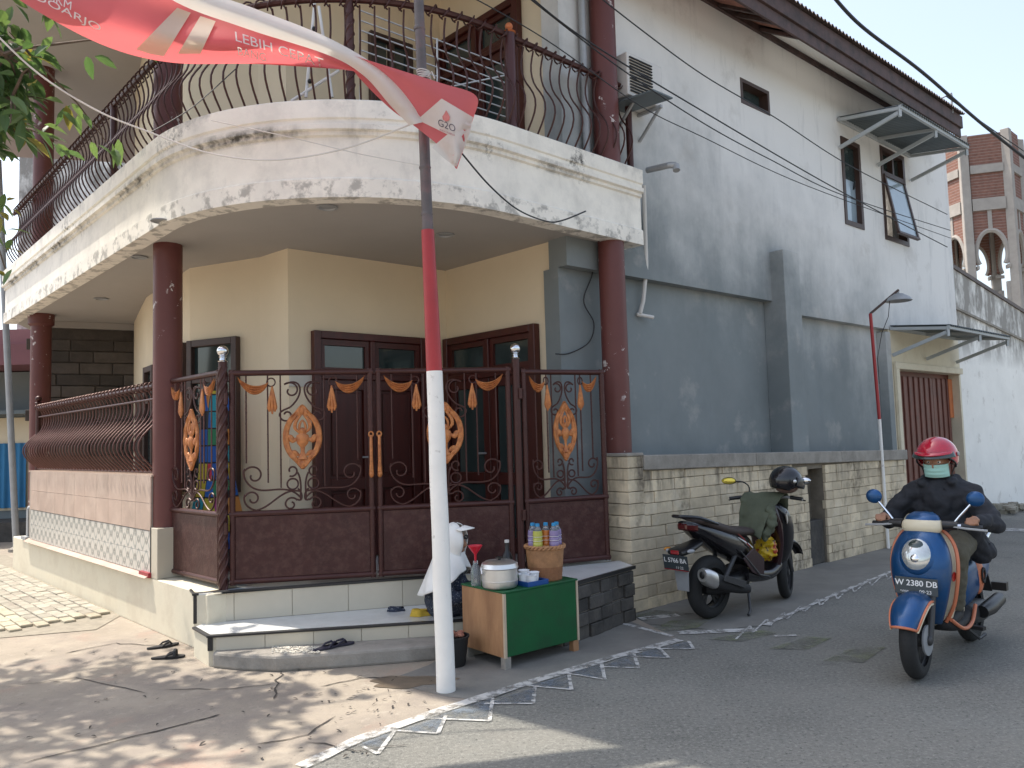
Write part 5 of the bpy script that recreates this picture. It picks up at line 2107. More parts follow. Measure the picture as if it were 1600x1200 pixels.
# ================================================================== overhead wires
def wire(px, depths, r, label, mat='wire', group='thin wires crossing the grey side wall', n=40, cat='wire', dip=0):
    P = [ony(p[0], p[1], d) for p, d in zip(px, depths)]
    k = len(P) - 1
    pts = []
    for i in range(n + 1):
        p = catm([tuple(q) for q in P], i / n)
        pts.append(p)
    o = MB().tube(pts, r, 6).build('overhead_wire', MT[mat])
    return tag(o, label, cat, group)


wire([(1290, -20), (1345, 40), (1440, 112), (1530, 190), (1620, 262)], [7, 7.4, 8, 8.8, 9.6], .017, 'thick twisted black cable hanging across the sky at upper right', group='overhead cables', cat='cable')
wire([(1478, 150), (1540, 195), (1620, 250)], [11, 12, 13], .008, 'thin cable running off the roof corner across the sky', group='overhead cables', cat='cable')
wire([(905, -30), (1000, 45), (1100, 118), (1210, 183), (1330, 260), (1480, 335)], [6, 6.6, 7.4, 8.4, 9.6, 11.4], .006, 'topmost thin wire over the small vent window in the grey wall')
wire([(790, -40), (905, 55), (1100, 175), (1310, 297), (1480, 386)], [5.6, 6.2, 7.4, 9.3, 11.4], .007, 'middle wire passing in front of the maroon upper column')
wire([(780, -40), (960, 100), (1100, 193), (1205, 250), (1317, 305), (1485, 360)], [5.7, 6.5, 7.5, 8.4, 9.5, 11.6], .006, 'lower wire sagging below the vent window to the canopy')
wire([(700, -25), (850, 60), (1000, 165), (1100, 215), (1260, 290), (1485, 372)], [5.6, 6.0, 6.8, 7.6, 9, 11.6], .005, 'lowest thin wire in front of the timber balcony post')
wire([(-20, 40), (60, 115), (150, 172), (235, 207), (330, 240), (430, 250), (540, 232), (640, 195)], [4.9, 5, 5.1, 5.2, 5.25, 5.25, 5.2, 5.1], .006, 'pale wire sagging in front of the white balcony face', 'wire_w', 'cables on the balcony front')
wire([(235, 207), (300, 168), (368, 108)], [5.2, 5.5, 5.8], .004, 'short dark wire rising from the balcony corner to the railing', 'wire', 'cables on the balcony front')
wire([(722, 240), (765, 290), (810, 328), (855, 346), (880, 344), (915, 330)], [5.05, 5.3, 5.6, 5.9, 6.0, 6.2], .006, 'brown cable looping from the flagpole under the balcony edge', 'wire', 'cables on the balcony front')
wire([(330, 188), (460, 216), (560, 240), (655, 258)], [5.3, 5.3, 5.3, 5.2], .0035, 'faint thread crossing the balcony face towards the flagpole', 'wire_w', 'cables on the balcony front')
P0 = [FR.P(927, 400, -.47), FR.P(925, 430, -.46), FR.P(912, 470, -.46), FR.P(928, 505, -.46), FR.P(920, 535, -.46), FR.P(890, 552, -.46), FR.P(868, 553, -.46)]
tag(MB().tube([catm([tuple(q) for q in P0], i / 40) for i in range(41)], .006, 6).build('wall_wire', MT['wire']), 'black wire dangling on the blue grey wall beside the right porch column', 'wire')

# ================================================================== tree at the left
tree = thing('mango_tree', 'broad leaved tree whose leafy branches hang in at the upper left', 'tree', (-6.9, 6.7, 0))
MT['bark'] = mk('bark', (.13, .095, .07), .95, var=.35, scale=12, bump=.8, bscale=25)
rt_ = random.Random(21)
m = MB()
tb_ = Vector((-6.9, 6.7, 0))
m.tube([tb_, tb_ + Vector((.1, 0, 1.5)), tb_ + Vector((.3, -.05, 3.0)), tb_ + Vector((.5, -.1, 4.3)), tb_ + Vector((.7, -.2, 5.6))], [.2, .16, .14, .11, .06], 10)
tips = []
ends = [(-4.2, 5.2, 5.6), (-5.2, 4.6, 5.0), (-5.6, 7.4, 6.2), (-4.6, 6.2, 6.3), (-6.6, 5.2, 5.6), (-4.5, 5.9, 5.2), (-5.6, 5.6, 6.4), (-7.6, 6.4, 5.8), (-4.9, 5.2, 4.4), (-3.9, 6.0, 5.6), (-4.4, 4.5, 5.3)]
ends += [tuple(ony(*p)) for p in ((5, 85, 5.6), (38, 75, 5.9), (20, 150, 5.8), (-15, 195, 5.7), (48, 110, 6.1), (-25, 40, 5.5), (5, 20, 6.0), (12, 200, 6.2), (-40, 130, 5.9))]
for e in ends:
    e = Vector(e)
    st = tb_ + Vector((.3, -.05, 2.6 + rt_.uniform(0, 1.6)))
    mid = st.lerp(e, .5) + Vector((0, 0, .35))
    pts = [catm([tuple(st), tuple(mid), tuple(e)], i / 8) for i in range(9)]
    m.tube(pts, [.055 - .045 * i / 8 for i in range(9)], 6)
    for p in pts[3:]:
        for _ in range(3):
            q = p + Vector((rt_.gauss(0, .3), rt_.gauss(0, .3), rt_.gauss(0, .22)))
            m.tube([p, p.lerp(q, .6) + Vector((0, 0, .05)), q], [.014, .009, .004], 4)
            tips.append((q, (q - p).normalized()))
            tips.append((p.lerp(q, .6), (q - p).normalized()))
m.build('trunk', MT['bark'], tree)


def leaf_mat(name, c):
    m = mk(name, c, .45, var=.3, scale=2.5, bump=0)
    nt = m.node_tree
    b = bsdf(m)
    t_ = nt.nodes.new('ShaderNodeBsdfTranslucent')
    t_.inputs[0].default_value = (c[0] * 2.2, c[1] * 2.0, c[2] * 1.2, 1)
    mx = nt.nodes.new('ShaderNodeMixShader')
    mx.inputs[0].default_value = .35
    nt.links.new(b.outputs[0], mx.inputs[1])
    nt.links.new(t_.outputs[0], mx.inputs[2])
    nt.links.new(mx.outputs[0], nt.nodes['Material Output'].inputs[0])
    return m


lm = [leaf_mat('leaf_dark', (.06, .12, .05)), leaf_mat('leaf_mid', (.1, .17, .07)), leaf_mat('leaf_yellow', (.2, .19, .05))]
buckets = [MB(), MB(), MB()]


def leaf(mb, p, d, up, L, wd):
    d = d.normalized()
    s_ = d.cross(up)
    if s_.length < .05:
        s_ = d.orthogonal()
    s_.normalize()
    n_ = s_.cross(d)
    pts = []
    for t, k in ((0, .08), (.25, .8), (.55, 1), (.8, .6), (1, .03)):
        c = p + d * (L * t) - Vector((0, 0, 1)) * (L * .3 * t * t)
        pts.append((c - s_ * wd * k + n_ * wd * .25 * k, c, c + s_ * wd * k + n_ * wd * .25 * k))
    vs = [q for r3 in pts for q in r3]
    fs = []
    for i in range(4):
        a = i * 3
        fs += [[a, a + 1, a + 4, a + 3], [a + 1, a + 2, a + 5, a + 4]]
    mb.add(vs, fs)


for q, d in tips:
    for _ in range(rt_.choice((2, 3, 4, 5) if q.x / q.y > -.76 else (1, 1, 2, 3))):
        dd_ = (d + Vector((rt_.gauss(0, .8), rt_.gauss(0, .8), rt_.gauss(-.35, .5)))).normalized()
        b_i = rt_.choices((0, 1, 2), (6, 4, .5))[0]
        leaf(buckets[b_i], q + Vector((rt_.gauss(0, .06), rt_.gauss(0, .06), rt_.gauss(0, .06))), dd_, Vector((rt_.gauss(0, .4), rt_.gauss(0, .4), 1)), rt_.uniform(.12, .21), rt_.uniform(.027, .047))
# young yellow shoot low at the picture's left edge
for k_ in range(26):
    q = ony(rt_.uniform(-30, 22), rt_.uniform(300, 425), rt_.uniform(5.6, 6.2))
    leaf(buckets[2 if k_ % 2 else 1], q, Vector((rt_.gauss(.2, .7), rt_.gauss(0, .7), rt_.gauss(-.3, .5))), Vector((0, 0, 1)), rt_.uniform(.1, .17), .026)
m = MB().tube([ony(-60, 250, 6), ony(-20, 330, 5.9), ony(8, 420, 5.9)], [.02, .012, .005], 5)
m.build('twig', MT['bark'], tree)
for i, mb in enumerate(buckets):
    mb.build('crown', lm[i], tree, smooth=None)
# ================================================================== drink stall at the step
ca, cb, cc = G(790, 1048), G(906, 1017), G(722, 1031)
FCf = Frame(ca.xy, (cb - ca).xy)                        # front (green) face
CWd = (cb - ca).length
CDp = .50
ZT = .535
cart = thing('drink_table', 'low box table with dark green front and bare wood side at the step', 'table', FCf.pt(CWd / 2, 0, -CDp / 2))
MT['green_board'] = mk('green_board', (.0, .085, .022), .5, var=.14, scale=5, bump=.06, dirt=(.01, .055, .02), dscale=6, damt=.5)
MT['ply'] = mk('plywood', (.36, .19, .09), .6, var=.22, scale=4, bump=.12, stretch=(2, 2, .5), dirt=(.22, .1, .045), dscale=3, damt=.55)
MT['raw_wood'] = mk('raw_wood_edge', (.5, .4, .29), .7, var=.15, scale=8, bump=.1)
MB().fbox(FCf, .02, CWd - .02, .085, ZT - .014, -.018, 0).build('front_board', MT['green_board'], cart, smooth=None, bevel=.003)
MB().fbox(FCf, 0, .018, .08, ZT - .014, -.016, .003).build('edge_strip', MT['raw_wood'], cart, smooth=None)
MB().fbox(FCf, CWd - .018, CWd, .08, ZT - .014, -.016, .003).build('edge_strip', MT['raw_wood'], cart, smooth=None)
MB().fbox(FCf, .0, .016, .08, ZT - .014, -CDp, -.019).build('side_board', MT['ply'], cart, smooth=None, bevel=.002)
MB().fbox(FCf, CWd - .016, CWd, .08, ZT - .014, -CDp, -.019).build('side_board', MT['ply'], cart, smooth=None, bevel=.002)
MB().fbox(FCf, -.002, CWd + .002, ZT - .013, ZT, -CDp - .01, .004).build('top_board', MT['green_board'], cart, smooth=None, bevel=.003)
for s_, o_ in ((.03, -.03), (CWd - .03, -.03), (.03, -CDp + .03), (CWd - .03, -CDp + .03)):
    MB().fbox(FCf, s_ - .028, s_ + .028, 0, .085, o_ - .026, o_ + .026).build('leg', MT['cap_cement'] if s_ < .1 else MT['ply'], cart, smooth=None, bevel=.004)


def top(px, py, z=ZT):
    return onz(px, py, z)


UP = Vector((0, 0, 1))
# steel pot
pc_ = FCf.pt(.10, ZT, -.165)
pot = thing('cooking_pot', 'large aluminium cooking pot with lid at the table corner', 'pot', pc_)
MB().lathe([(.095, 0), (.123, .008), (.129, .02), (.130, .05), (.132, .052), (.132, .058), (.129, .06), (.129, .138), (.134, .141), (.131, .146)], pc_, 40).build('bowl', MT['alu'], pot)
ld = MB().lathe([(.135, .139), (.138, .146), (.133, .158), (.127, .176), (.1, .19), (.03, .196), (.02, .196)], pc_, 36)
ldo = ld.build('lid', MT['alu'], pot)
MB().lathe([(.01, .196), (.012, .204), (.026, .208), (.026, .216), (.012, .221)], pc_, 16).build('knob', MT['black'], ldo)
for sgn in (-1, 1):
    q = pc_ + FCf.d * (sgn * .131)
    MB().tube([q + Vector((0, -.03, .11)), q + FCf.d * sgn * .03 + Vector((0, -.025, .12)), q + FCf.d * sgn * .035 + Vector((0, 0, .155)), q + FCf.d * sgn * .03 + Vector((0, .025, .12)), q + Vector((0, .03, .11))], .005, 6).build('handle', MT['alu'], pot)
# basket with bottles
kc = FCf.pt(.545, ZT, -.17)
bsk = thing('woven_basket', 'tall round woven basket carrying drink bottles on the table', 'basket', kc)
MT['wicker'] = mk('wicker', (.38, .19, .085), .6, var=.3, scale=20, bump=.5, bscale=90)
layer(MT['wicker'], lambda N, L, p: rng(N, L, zof(N, L, p), .64, .635, 0, .55), (.2, .07, .03))
HB = .255
rad = lambda t: .122 + .022 * t
m = MB()
rows = 26
nw_ = 44
pr2 = []
for j in range(rows + 1):
    t = j / rows
    ring = []
    for i in range(nw_ * 2):
        a = 2 * PI * i / (nw_ * 2)
        r = rad(t) + .003 * (1 if (i + j) % 2 else -1)
        ring.append(kc + Vector((math.cos(a) * r, math.sin(a) * r, HB * t)))
    pr2.append(ring)
m.rings(pr2, caps=True)
m.build('wicker_body', MT['wicker'], bsk, smooth=180)
m = MB()
for ph_ in (0, PI):
    m.tube([kc + Vector((math.cos(a) * (.148 + .006 * math.cos(a * 14 + ph_)), math.sin(a) * (.148 + .006 * math.cos(a * 14 + ph_)), HB - .008 + .01 * math.sin(a * 14 + ph_))) for a in [2 * PI * i / 120 for i in range(120)]], .008, 6, closed=True)
m.build('rim', MT['wicker'], bsk)
MB().lathe([(.0, 0), (.135, 0), (.135, .006)], kc + Vector((0, 0, HB - .012)), 30).build('lid_tray', MT['wicker'], bsk)
cols = {'purple': (.28, .22, .42), 'lemon': (.5, .5, .1), 'amber': (.55, .17, .03)}
lq = {}
for k_, c in cols.items():
    mm = mk('drink_' + k_, c, .08, bump=0, var=.06, trans=.12, spec=.6)
    lq[k_] = mm
MT['clear'] = mk('clear_plastic', (.8, .84, .86), .1, bump=0, trans=.85, var=.02)
MT['cap_blue'] = mk('cap_blue', (.02, .25, .5), .4, bump=0)


def bottle(c, liq, label, fill=.72, capm='cap_blue', h=.175):
    b = thing('drink_bottle', label, 'bottle', c, group='drink bottles in the basket')
    pr = [(.028, 0), (.033, .006), (.033, .03), (.031, .036), (.033, .042), (.033, .06), (.031, .066), (.033, .072), (.033, .1), (.031, .12), (.022, .145), (.014, .155), (.013, h - .018)]
    n = 0
    MB().lathe([(r * 1.0, z) for r, z in pr if z >= h * fill - .02], c, 20).build('neck', MT['clear'], b)
    pr = [(r * 1.12, z) for r, z in pr]
    fr_ = [(r, z) for r, z in pr if z <= h * fill]
    MB().lathe(fr_, c, 20).build('drink', liq, b)
    MB().lathe([(.017, h - .022), (.017, h - .002), (.015, h)], c, 16).build('cap', MT[capm], b)
    for z in (.045, .075):
        MB().lathe([(.0375, z), (.0378, z + .003)], c, 20).build('label_stripe', MT['white_p'], b)


kz = kc + Vector((0, 0, HB - .006))
for dx, dy, q, lab in ((-.088, .01, 'purple', 'pale violet drink bottle leftmost on the basket'), (-.052, -.055, 'lemon', 'yellow green drink bottle standing in front on the basket'), (.012, .0, 'amber', 'orange drink bottle in the middle of the basket'),
                       (.072, -.045, 'purple', 'front violet drink bottle at the right side of the basket'), (.096, .03, 'purple', 'rear violet drink bottle at the right edge of the basket')):
    bottle(kz + Vector((dx, dy, 0)), lq[q], lab, capm='cap_blue')
# tray with cups
tc_ = FCf.pt(.33, ZT, -.13)
tray = thing('plastic_tray', 'small blue plastic tray holding white cups', 'tray', tc_)
MT['tray_blue'] = mk('tray_blue', (.012, .07, .26), .4, bump=.03)
m = MB().fbox(FCf, .232, .43, ZT, ZT + .006, -.2, -.005)
for a, b, o0, o1 in ((.232, .24, -.2, -.005), (.422, .43, -.2, -.005), (.24, .422, -.013, -.005), (.24, .422, -.2, -.192)):
    m.fbox(FCf, a, b, ZT + .006, ZT + .035, o0, o1)
m.build('tray_body', MT['tray_blue'], tray, smooth=None, bevel=.002)
MT['cup'] = mk('cup_white', (.75, .76, .78), .4, bump=0, var=.03)
for s_, o_, dz, lab in ((.30, -.05, 0, 'white cup nearest the camera on the blue tray'), (.272, -.10, .006, 'white cup beside the pot on the blue tray'), (.355, -.085, .01, 'white cup nearest the basket on the blue tray'), (.315, -.15, .022, 'rearmost white cup on the blue tray')):
    c = FCf.pt(s_, ZT + .007, o_)
    o = MB().lathe([(.029, 0), (.032, .002), (.04, .066 + dz), (.044, .068 + dz), (.042, .07 + dz), (.038, .066 + dz), (.03, .008)], c, 22).build('cup', MT['cup'])
    tag(o, lab, 'cup', 'white cups on the tray')
# red funnel in a bottle behind the pot
fc = FCf.pt(.03, ZT, -.36)
fb = thing('glass_jar', 'tall jar behind the pot holding a red funnel', 'jar', fc)
MB().lathe([(.035, 0), (.037, .01), (.037, .12), (.018, .15), (.018, .18)], fc, 18).build('body', MT['clear'], fb)
fu = MB().lathe([(.007, 0), (.01, .06), (.05, .115), (.053, .12), (.053, .126), (.048, .118), (.008, .066)], fc + Vector((0, 0, .165)), 24).build('funnel', mk('red_plastic', (.55, .01, .03), .35, bump=0, trans=.1))
tag(fu, 'red plastic funnel stuck in the jar behind the pot', 'funnel')
# dark flask behind the cups
dc = FCf.pt(.33, ZT, -.36)
fl = thing('dark_flask', 'dark bottle standing between the pot and the basket', 'bottle', dc)
MB().lathe([(.04, 0), (.042, .01), (.042, .17), (.03, .2), (.016, .22), (.016, .28)], dc, 18).build('body', MT['black'], fl)
MB().lathe([(.018, .28), (.018, .30)], dc, 14).build('cap', MT['wire_w'], fl)
# bucket
bc = G(708, 1040)
bu = thing('black_bucket', 'black plastic bucket with scraps behind the pole foot', 'bucket', bc)
MB().lathe([(.085, 0), (.09, .01), (.115, .2), (.122, .2), (.122, .212), (.11, .212), (.088, .02)], bc, 28).build('pail', MT['black_m'], bu)
m = MB()
rq = random.Random(2)
for _ in range(16):
    m.ball(bc + Vector((rq.uniform(-.07, .07), rq.uniform(-.07, .07), .2 + rq.uniform(0, .03))), rq.uniform(.015, .028), (1, 1, .6), 7, 5)
m.build('scraps', MT['broken'], bu)

# things lying on the lower step
def folded(px, py, z, w_, d_, h_, mat, name, label, cat, seed):
    c = onz(px, py, z)
    rr_ = random.Random(seed)
    ph = rr_.uniform(0, 6)
    def f(u, v):
        a = 2 * PI * u
        r = (1 - v) ** .7
        return Vector((c.x + math.cos(a) * w_ * r * (1 + .16 * math.sin(3 * a + ph)), c.y + math.sin(a) * d_ * r * (1 + .14 * math.sin(4 * a + ph)), z + .002 + h_ * min(1, v * 5) * (.75 + .25 * math.sin(2.5 * a + 9 * r + ph))))
    o = MB().grid(f, 36, 9).build(name, mat, smooth=180)
    return tag(o, label, cat)


folded(655, 962, ZS, .085, .05, .05, mk('yellow_cloth', (.55, .36, .04), .85, var=.2, scale=15), 'folded_cloth', 'yellow cloth heap lying on the step beside the pole', 'cloth', 3)
folded(673, 960, ZS, .03, .035, .055, mk('red_cloth', (.42, .02, .03), .85, var=.2, scale=15), 'folded_cloth', 'small red cloth tucked beside the yellow cloth on the step', 'cloth', 5)
nv = mk('navy_print', (.02, .028, .05), .8, var=.2, scale=20)
layer(nv, lambda N, L, p: rng(N, L, noi(N, L, p, 75, det=2), .6, .63, 0, .6), (.35, .36, .38))
MT['navy_print'] = nv
folded(617, 955, ZS, .075, .035, .035, nv, 'folded_bag', 'navy and white printed bag folded on the step', 'bag', 8)


def sandal(px, py, z, rot, mat, label, grp, L=.25, flip=1, strap=None):
    c = onz(px, py, z)
    root = thing('sandal', label, 'sandal', c, rot, grp)
    out = []
    for i in range(20):
        a = 2 * PI * i / 20
        x = math.cos(a) * L / 2
        y = math.sin(a) * (.036 + .012 * math.cos(a)) + flip * .006 * math.cos(a) ** 2
        out.append((x, y))
    MB().prism(out, .0, .016).build('sole', mat, root, smooth=None, bevel=.004, local=True)
    for s_ in (-1, 1):
        MB().tube([(L * .28, 0, .014), (L * .18, .02 * s_, .04), (L * .02, .036 * s_, .03), (-.02, .038 * s_, .01)], [.005, .009, .008, .006], 7).build('strap', strap or mat, root, local=True)
    return root


bl = mk('black_rubber', (.016, .015, .016), .7, bump=.1)
gr = mk('worn_insole', (.2, .17, .13), .8)
sandal(255, 1011, .006, R(38), bl, 'black sandal nearer the plinth on the sunlit concrete', 'black sandals on the yard')
o = sandal(263, 1028, .006, R(12), bl, 'black sandal with thick strap, further from the plinth', 'black sandals on the yard', flip=-1)
MB().tube([(.05, -.04, .014), (.05, -.03, .05), (.05, .0, .062), (.05, .03, .05), (.05, .04, .014)], .012, 8, flat=.5).build('cross_strap', bl, o, local=True)
dk = mk('navy_rubber', (.025, .022, .04), .6, bump=.1)
sandal(512, 1013, ZC + .002, R(48), dk, 'dark flip flop on the cement slab, the one facing the camera', 'flip flops on the slab')
sandal(528, 1009, ZC + .002, R(30), dk, 'dark flip flop on the cement slab nearest the pole', 'flip flops on the slab', flip=-1)

# patchwork cloth cone behind the side panel
pw_ = thing('patchwork_tent', 'multicoloured patchwork cloth hanging behind the left gate panel', 'cloth', (-2.85, 7.55, ZP))
pm = bpy.data.materials.new('patchwork')
pm.use_nodes = True
nt_ = pm.node_tree
N, L = nt_.nodes, nt_.links
g_ = N.new('ShaderNodeNewGeometry')
mp_ = N.new('ShaderNodeMapping')
mp_.inputs['Rotation'].default_value = (0, 0, R(40))
mp_.inputs['Scale'].default_value = (7.0, 7.0, 6.2)
L.new(g_.outputs['Position'], mp_.inputs[0])
fl_ = N.new('ShaderNodeVectorMath'); fl_.operation = 'FLOOR'
L.new(mp_.outputs[0], fl_.inputs[0])
wn_ = N.new('ShaderNodeTexWhiteNoise'); wn_.noise_dimensions = '3D'
L.new(fl_.outputs[0], wn_.inputs['Vector'])
cr = N.new('ShaderNodeValToRGB')
cr.color_ramp.interpolation = 'CONSTANT'
el = cr.color_ramp.elements
for i, (p_, c_) in enumerate(((0, (.01, .1, .4)), (.16, (.5, .4, .03)), (.3, (.45, .02, .05)), (.44, (.02, .3, .38)), (.58, (.02, .02, .03)), (.7, (.5, .2, .04)), (.82, (.03, .22, .1)), (.92, (.4, .05, .22)))):
    if i < 2:
        el[i].position = p_; el[i].color = (*c_, 1)
    else:
        e_ = el.new(p_); e_.color = (*c_, 1)
L.new(wn_.outputs['Value'], cr.inputs[0])
fr_ = N.new('ShaderNodeVectorMath'); fr_.operation = 'FRACTION'
L.new(mp_.outputs[0], fr_.inputs[0])
sp_ = N.new('ShaderNodeSeparateXYZ')
L.new(fr_.outputs[0], sp_.inputs[0])
gz = M_(N, L, 'LESS_THAN', sp_.outputs[2], .09)
gx_ = M_(N, L, 'LESS_THAN', sp_.outputs[0], .09)
mxx = M_(N, L, 'MAXIMUM', gz, gx_)
mixn = N.new('ShaderNodeMix'); mixn.data_type = 'RGBA'
L.new(mxx, mixn.inputs[0]); L.new(cr.outputs[0], mixn.inputs[6]); mixn.inputs[7].default_value = (.012, .012, .014, 1)
L.new(mixn.outputs[2], bsdf(pm).inputs['Base Color'])
bsdf(pm).inputs['Roughness'].default_value = .6


def cone(u, v):
    a = 2 * PI * u
    r = (.27 - .18 * v) * (1 + .09 * math.sin(a * 7)) + .02 * math.sin(9 * v)
    return Vector((-2.85 + math.cos(a) * r, 7.55 + math.sin(a) * r * .8, ZP + .02 + 1.66 * v))


MB().grid(cone, 84, 20).build('cloth', pm, pw_, smooth=180)
MB().ball((-2.85, 7.55, ZP + 1.7), .1, (1, .8, .8)).build('hood', MT['black_m'], pw_)

# name plate beside the house door
s0, z0 = FC2.px(452, 620) if False else FA.px(452, 604)
pl = MB().fbox(FA, s0, s0 + .24, z0, z0 + .12, .002, .02).build('wall_plate_sign', mk('plate_grey', (.5, .48, .43), .5), house, smooth=None)

# ================================================================== people helpers
MT['skin'] = mk('skin', (.33, .17, .105), .55, var=.08, scale=9, bump=.05, spec=.4)
MT['scarf'] = mk('white_scarf', (.8, .78, .74), .8, var=.05, scale=8, bump=.08, bscale=300)


def face_shapes(m, c, fwd, up, side, s=1.0):
    """head, nose, ears, jaw; c = head centre"""
    m.ball(c, .095 * s, (1, .8, 1.2), 20, 14, (fwd, side, up))
    m.ball(c + fwd * .03 * s - up * .065 * s, .062 * s, (.95, .85, .8), 14, 10, (fwd, side, up))
    m.ball(c + fwd * .098 * s - up * .012 * s, .017 * s, (1.1, .75, 1.5), 10, 8, (fwd, side, up))
    m.ball(c + fwd * .088 * s - up * .06 * s, .018 * s, (.6, 1.3, .5), 10, 8, (fwd, side, up))
    for q in (-1, 1):
        m.ball(c + side * q * .078 * s - up * .01 * s, .028 * s, (.6, .3, 1), 10, 8, (fwd, side, up))
        m.ball(c + fwd * .08 * s + side * q * .035 * s + up * .032 * s, .02 * s, (.5, 1.1, .4), 8, 6, (fwd, side, up))


def eyes(parent, c, fwd, up, side, s=1.0, local=False):
    m, m2, m3 = MB(), MB(), MB()
    for q in (-1, 1):
        e = c + fwd * .078 * s + side * q * .034 * s + up * .012 * s
        m.ball(e, .0125 * s, (1, 1.15, .8), 12, 8, (fwd, side, up))
        m2.ball(e + fwd * .008 * s, .0065 * s, (1, 1, 1), 10, 8, (fwd, side, up))
        m3.tube([e + up * .024 * s - side * .018 * s + fwd * .006, e + up * .028 * s + fwd * .01, e + up * .022 * s + side * .018 * s + fwd * .006], .004 * s, 6)
    m.build('eye', MT['white_p'], parent, local=local)
    m2.build('iris', MT['black'], parent, local=local)
    m3.build('eyebrow', MT['black_m'], parent, local=local)


def hand(m, wrist, d, palm_n, side, s=1.0, grip=None):
    """palm, four curled fingers of unequal length and a thumb. d: towards knuckles; grip: finger curl direction"""
    d, palm_n, side = d.normalized(), palm_n.normalized(), side.normalized()
    kn = wrist + d * .085 * s
    cap(m, wrist, .026 * s, wrist + d * .03 * s, .03 * s)
    for i, (off, ln) in enumerate(((-.03, .9), (-.01, 1.05), (.012, 1.0), (.032, .78))):
        k0 = kn + side * off * s
        cap(m, wrist + side * off * .6 * s + d * .02 * s, .016 * s, k0, .0125 * s, 8)
        a = k0 + (d * .45 + palm_n * .9).normalized() * .036 * s * ln
        b = a + (palm_n * .5 - d * .85).normalized() * .027 * s * ln
        c = b + (-d * .8 - palm_n * .45).normalized() * .02 * s * ln
        limb(m, [(k0, .0118 * s), (a, .0105 * s), (b, .0095 * s), (c, .0082 * s)], 8)
    t0 = wrist + d * .03 * s - side * .028 * s
    t1 = t0 + (d * .5 + palm_n * .6 - side * .55).normalized() * .036 * s
    t2 = t1 + (d * .6 + palm_n * .75 + side * .1).normalized() * .032 * s
    limb(m, [(t0, .016 * s), (t1, .0125 * s), (t2, .0095 * s)], 8)


# ================================================================== woman seated behind the pole
hc = ony(709, 846, 6.2)
wo = thing('person', 'woman in white headscarf and dark patterned dress seated behind the flagpole', 'person', (hc.x - .1, 6.35, ZS))
fwd = Vector((.97, -.22, -.12)).normalized()
upw = Vector((.12, -.02, .99)).normalized()
sdw = upw.cross(fwd).normalized()
fwd = sdw.cross(upw).normalized()
hip = Vector((hc.x - .09, 6.36, ZS + .12))
chest = Vector((hc.x - .07, 6.28, hc.z - .24))
b_ = MB()
face_shapes(b_, hc, fwd, upw, sdw, .95)
limb(b_, [(hc - upw * .08 - fwd * .01, .05), (chest + upw * .08, .055)])
limb(b_, [(chest + upw * .05, .11), (hip, .14)])
for q in (-1, 1):
    sh_ = chest + sdw * q * .15 + upw * .05
    el_ = chest + sdw * q * .19 + fwd * .1 - upw * .16
    wr_ = chest + sdw * q * .10 + fwd * .3 - upw * .12
    limb(b_, [(sh_, .05), (el_, .038), (wr_, .026)])
    hand(b_, wr_, fwd, -upw, sdw * q, .9)
    kn_ = hip + fwd * .34 + sdw * q * .1 + Vector((0, 0, .1))
    an_ = Vector((kn_.x + .04, kn_.y - .03, .17))
    limb(b_, [(hip + sdw * q * .08, .085), (kn_, .06), (an_, .04)])
    limb(b_, [(an_, .04), (an_ + Vector((.12, -.04, -.03)), .025)])
remesh('body', b_, MT['skin'], wo, .006, 3, local=False)
eyes(wo, hc, fwd, upw, sdw, .95)
# dress
d_ = MB()
limb(d_, [(chest + upw * .03, .135), (chest - upw * .1, .15), (hip, .17)])
for q in (-1, 1):
    sh_ = chest + sdw * q * .14 + upw * .04
    el_ = chest + sdw * q * .2 + fwd * .1 - upw * .17
    wr_ = chest + sdw * q * .11 + fwd * .27 - upw * .13
    limb(d_, [(sh_, .07), (el_, .06), (wr_, .042)])
    kn_ = hip + fwd * .34 + sdw * q * .1 + Vector((0, 0, .1))
    an_ = Vector((kn_.x + .03, kn_.y - .03, .24))
    limb(d_, [(hip + sdw * q * .08, .12), (kn_, .09), (an_, .085)])
cap(d_, hip + fwd * .2, .12, hip + fwd * .3 + Vector((0, 0, -.05)), .12)
remesh('dress', d_, MT['navy_print'], wo, .012, 5, local=False)
# scarf: hood open at the face, cape down to the elbows, stiff peak
s_ = MB()
def hood(u, v):
    a = (u - .5) * 2 * PI * .80                   # 0 = back of the head
    el2 = (v - .5) * PI
    dirv = (-fwd * math.cos(a) + sdw * math.sin(a)) * math.cos(el2 * .92) + upw * math.sin(el2 * .92)
    flat = Vector(dirv - upw * dirv.dot(upw))
    if el2 < 0:
        flat = flat.normalized() * max(flat.length, .86)
    q = hc + (flat * .95 + upw * dirv.dot(upw) * (1.06 if el2 > 0 else 1.25)) * .12 * (1.0 + .035 * math.sin(7 * v + 3 * a)) + upw * .012
    return q
s_.grid(hood, 30, 20)
top_c = hc - upw * .05
def cape(u, v):
    a = 2 * PI * u
    dv = (-fwd * math.cos(a) + sdw * math.sin(a))
    r0 = .105
    r = r0 + (.085 + .055 * math.cos(a) + .02 * abs(math.sin(a))) * v ** .8
    drop = (.245 + .13 * math.cos(a)) * v
    fold = 1 + .09 * math.sin(a * 7 + 2 * v) * v + .05 * math.sin(a * 3 + 1) * v
    return top_c - upw * .02 + dv * r * fold - Vector((0, 0, 1)) * drop - fwd * .02
s_.grid(cape, 54, 14)
o = s_.build('headscarf', MT['scarf'], wo, smooth=180)
sm_ = o.modifiers.new('thick', 'SOLIDIFY'); sm_.thickness = .006
pk = MB()
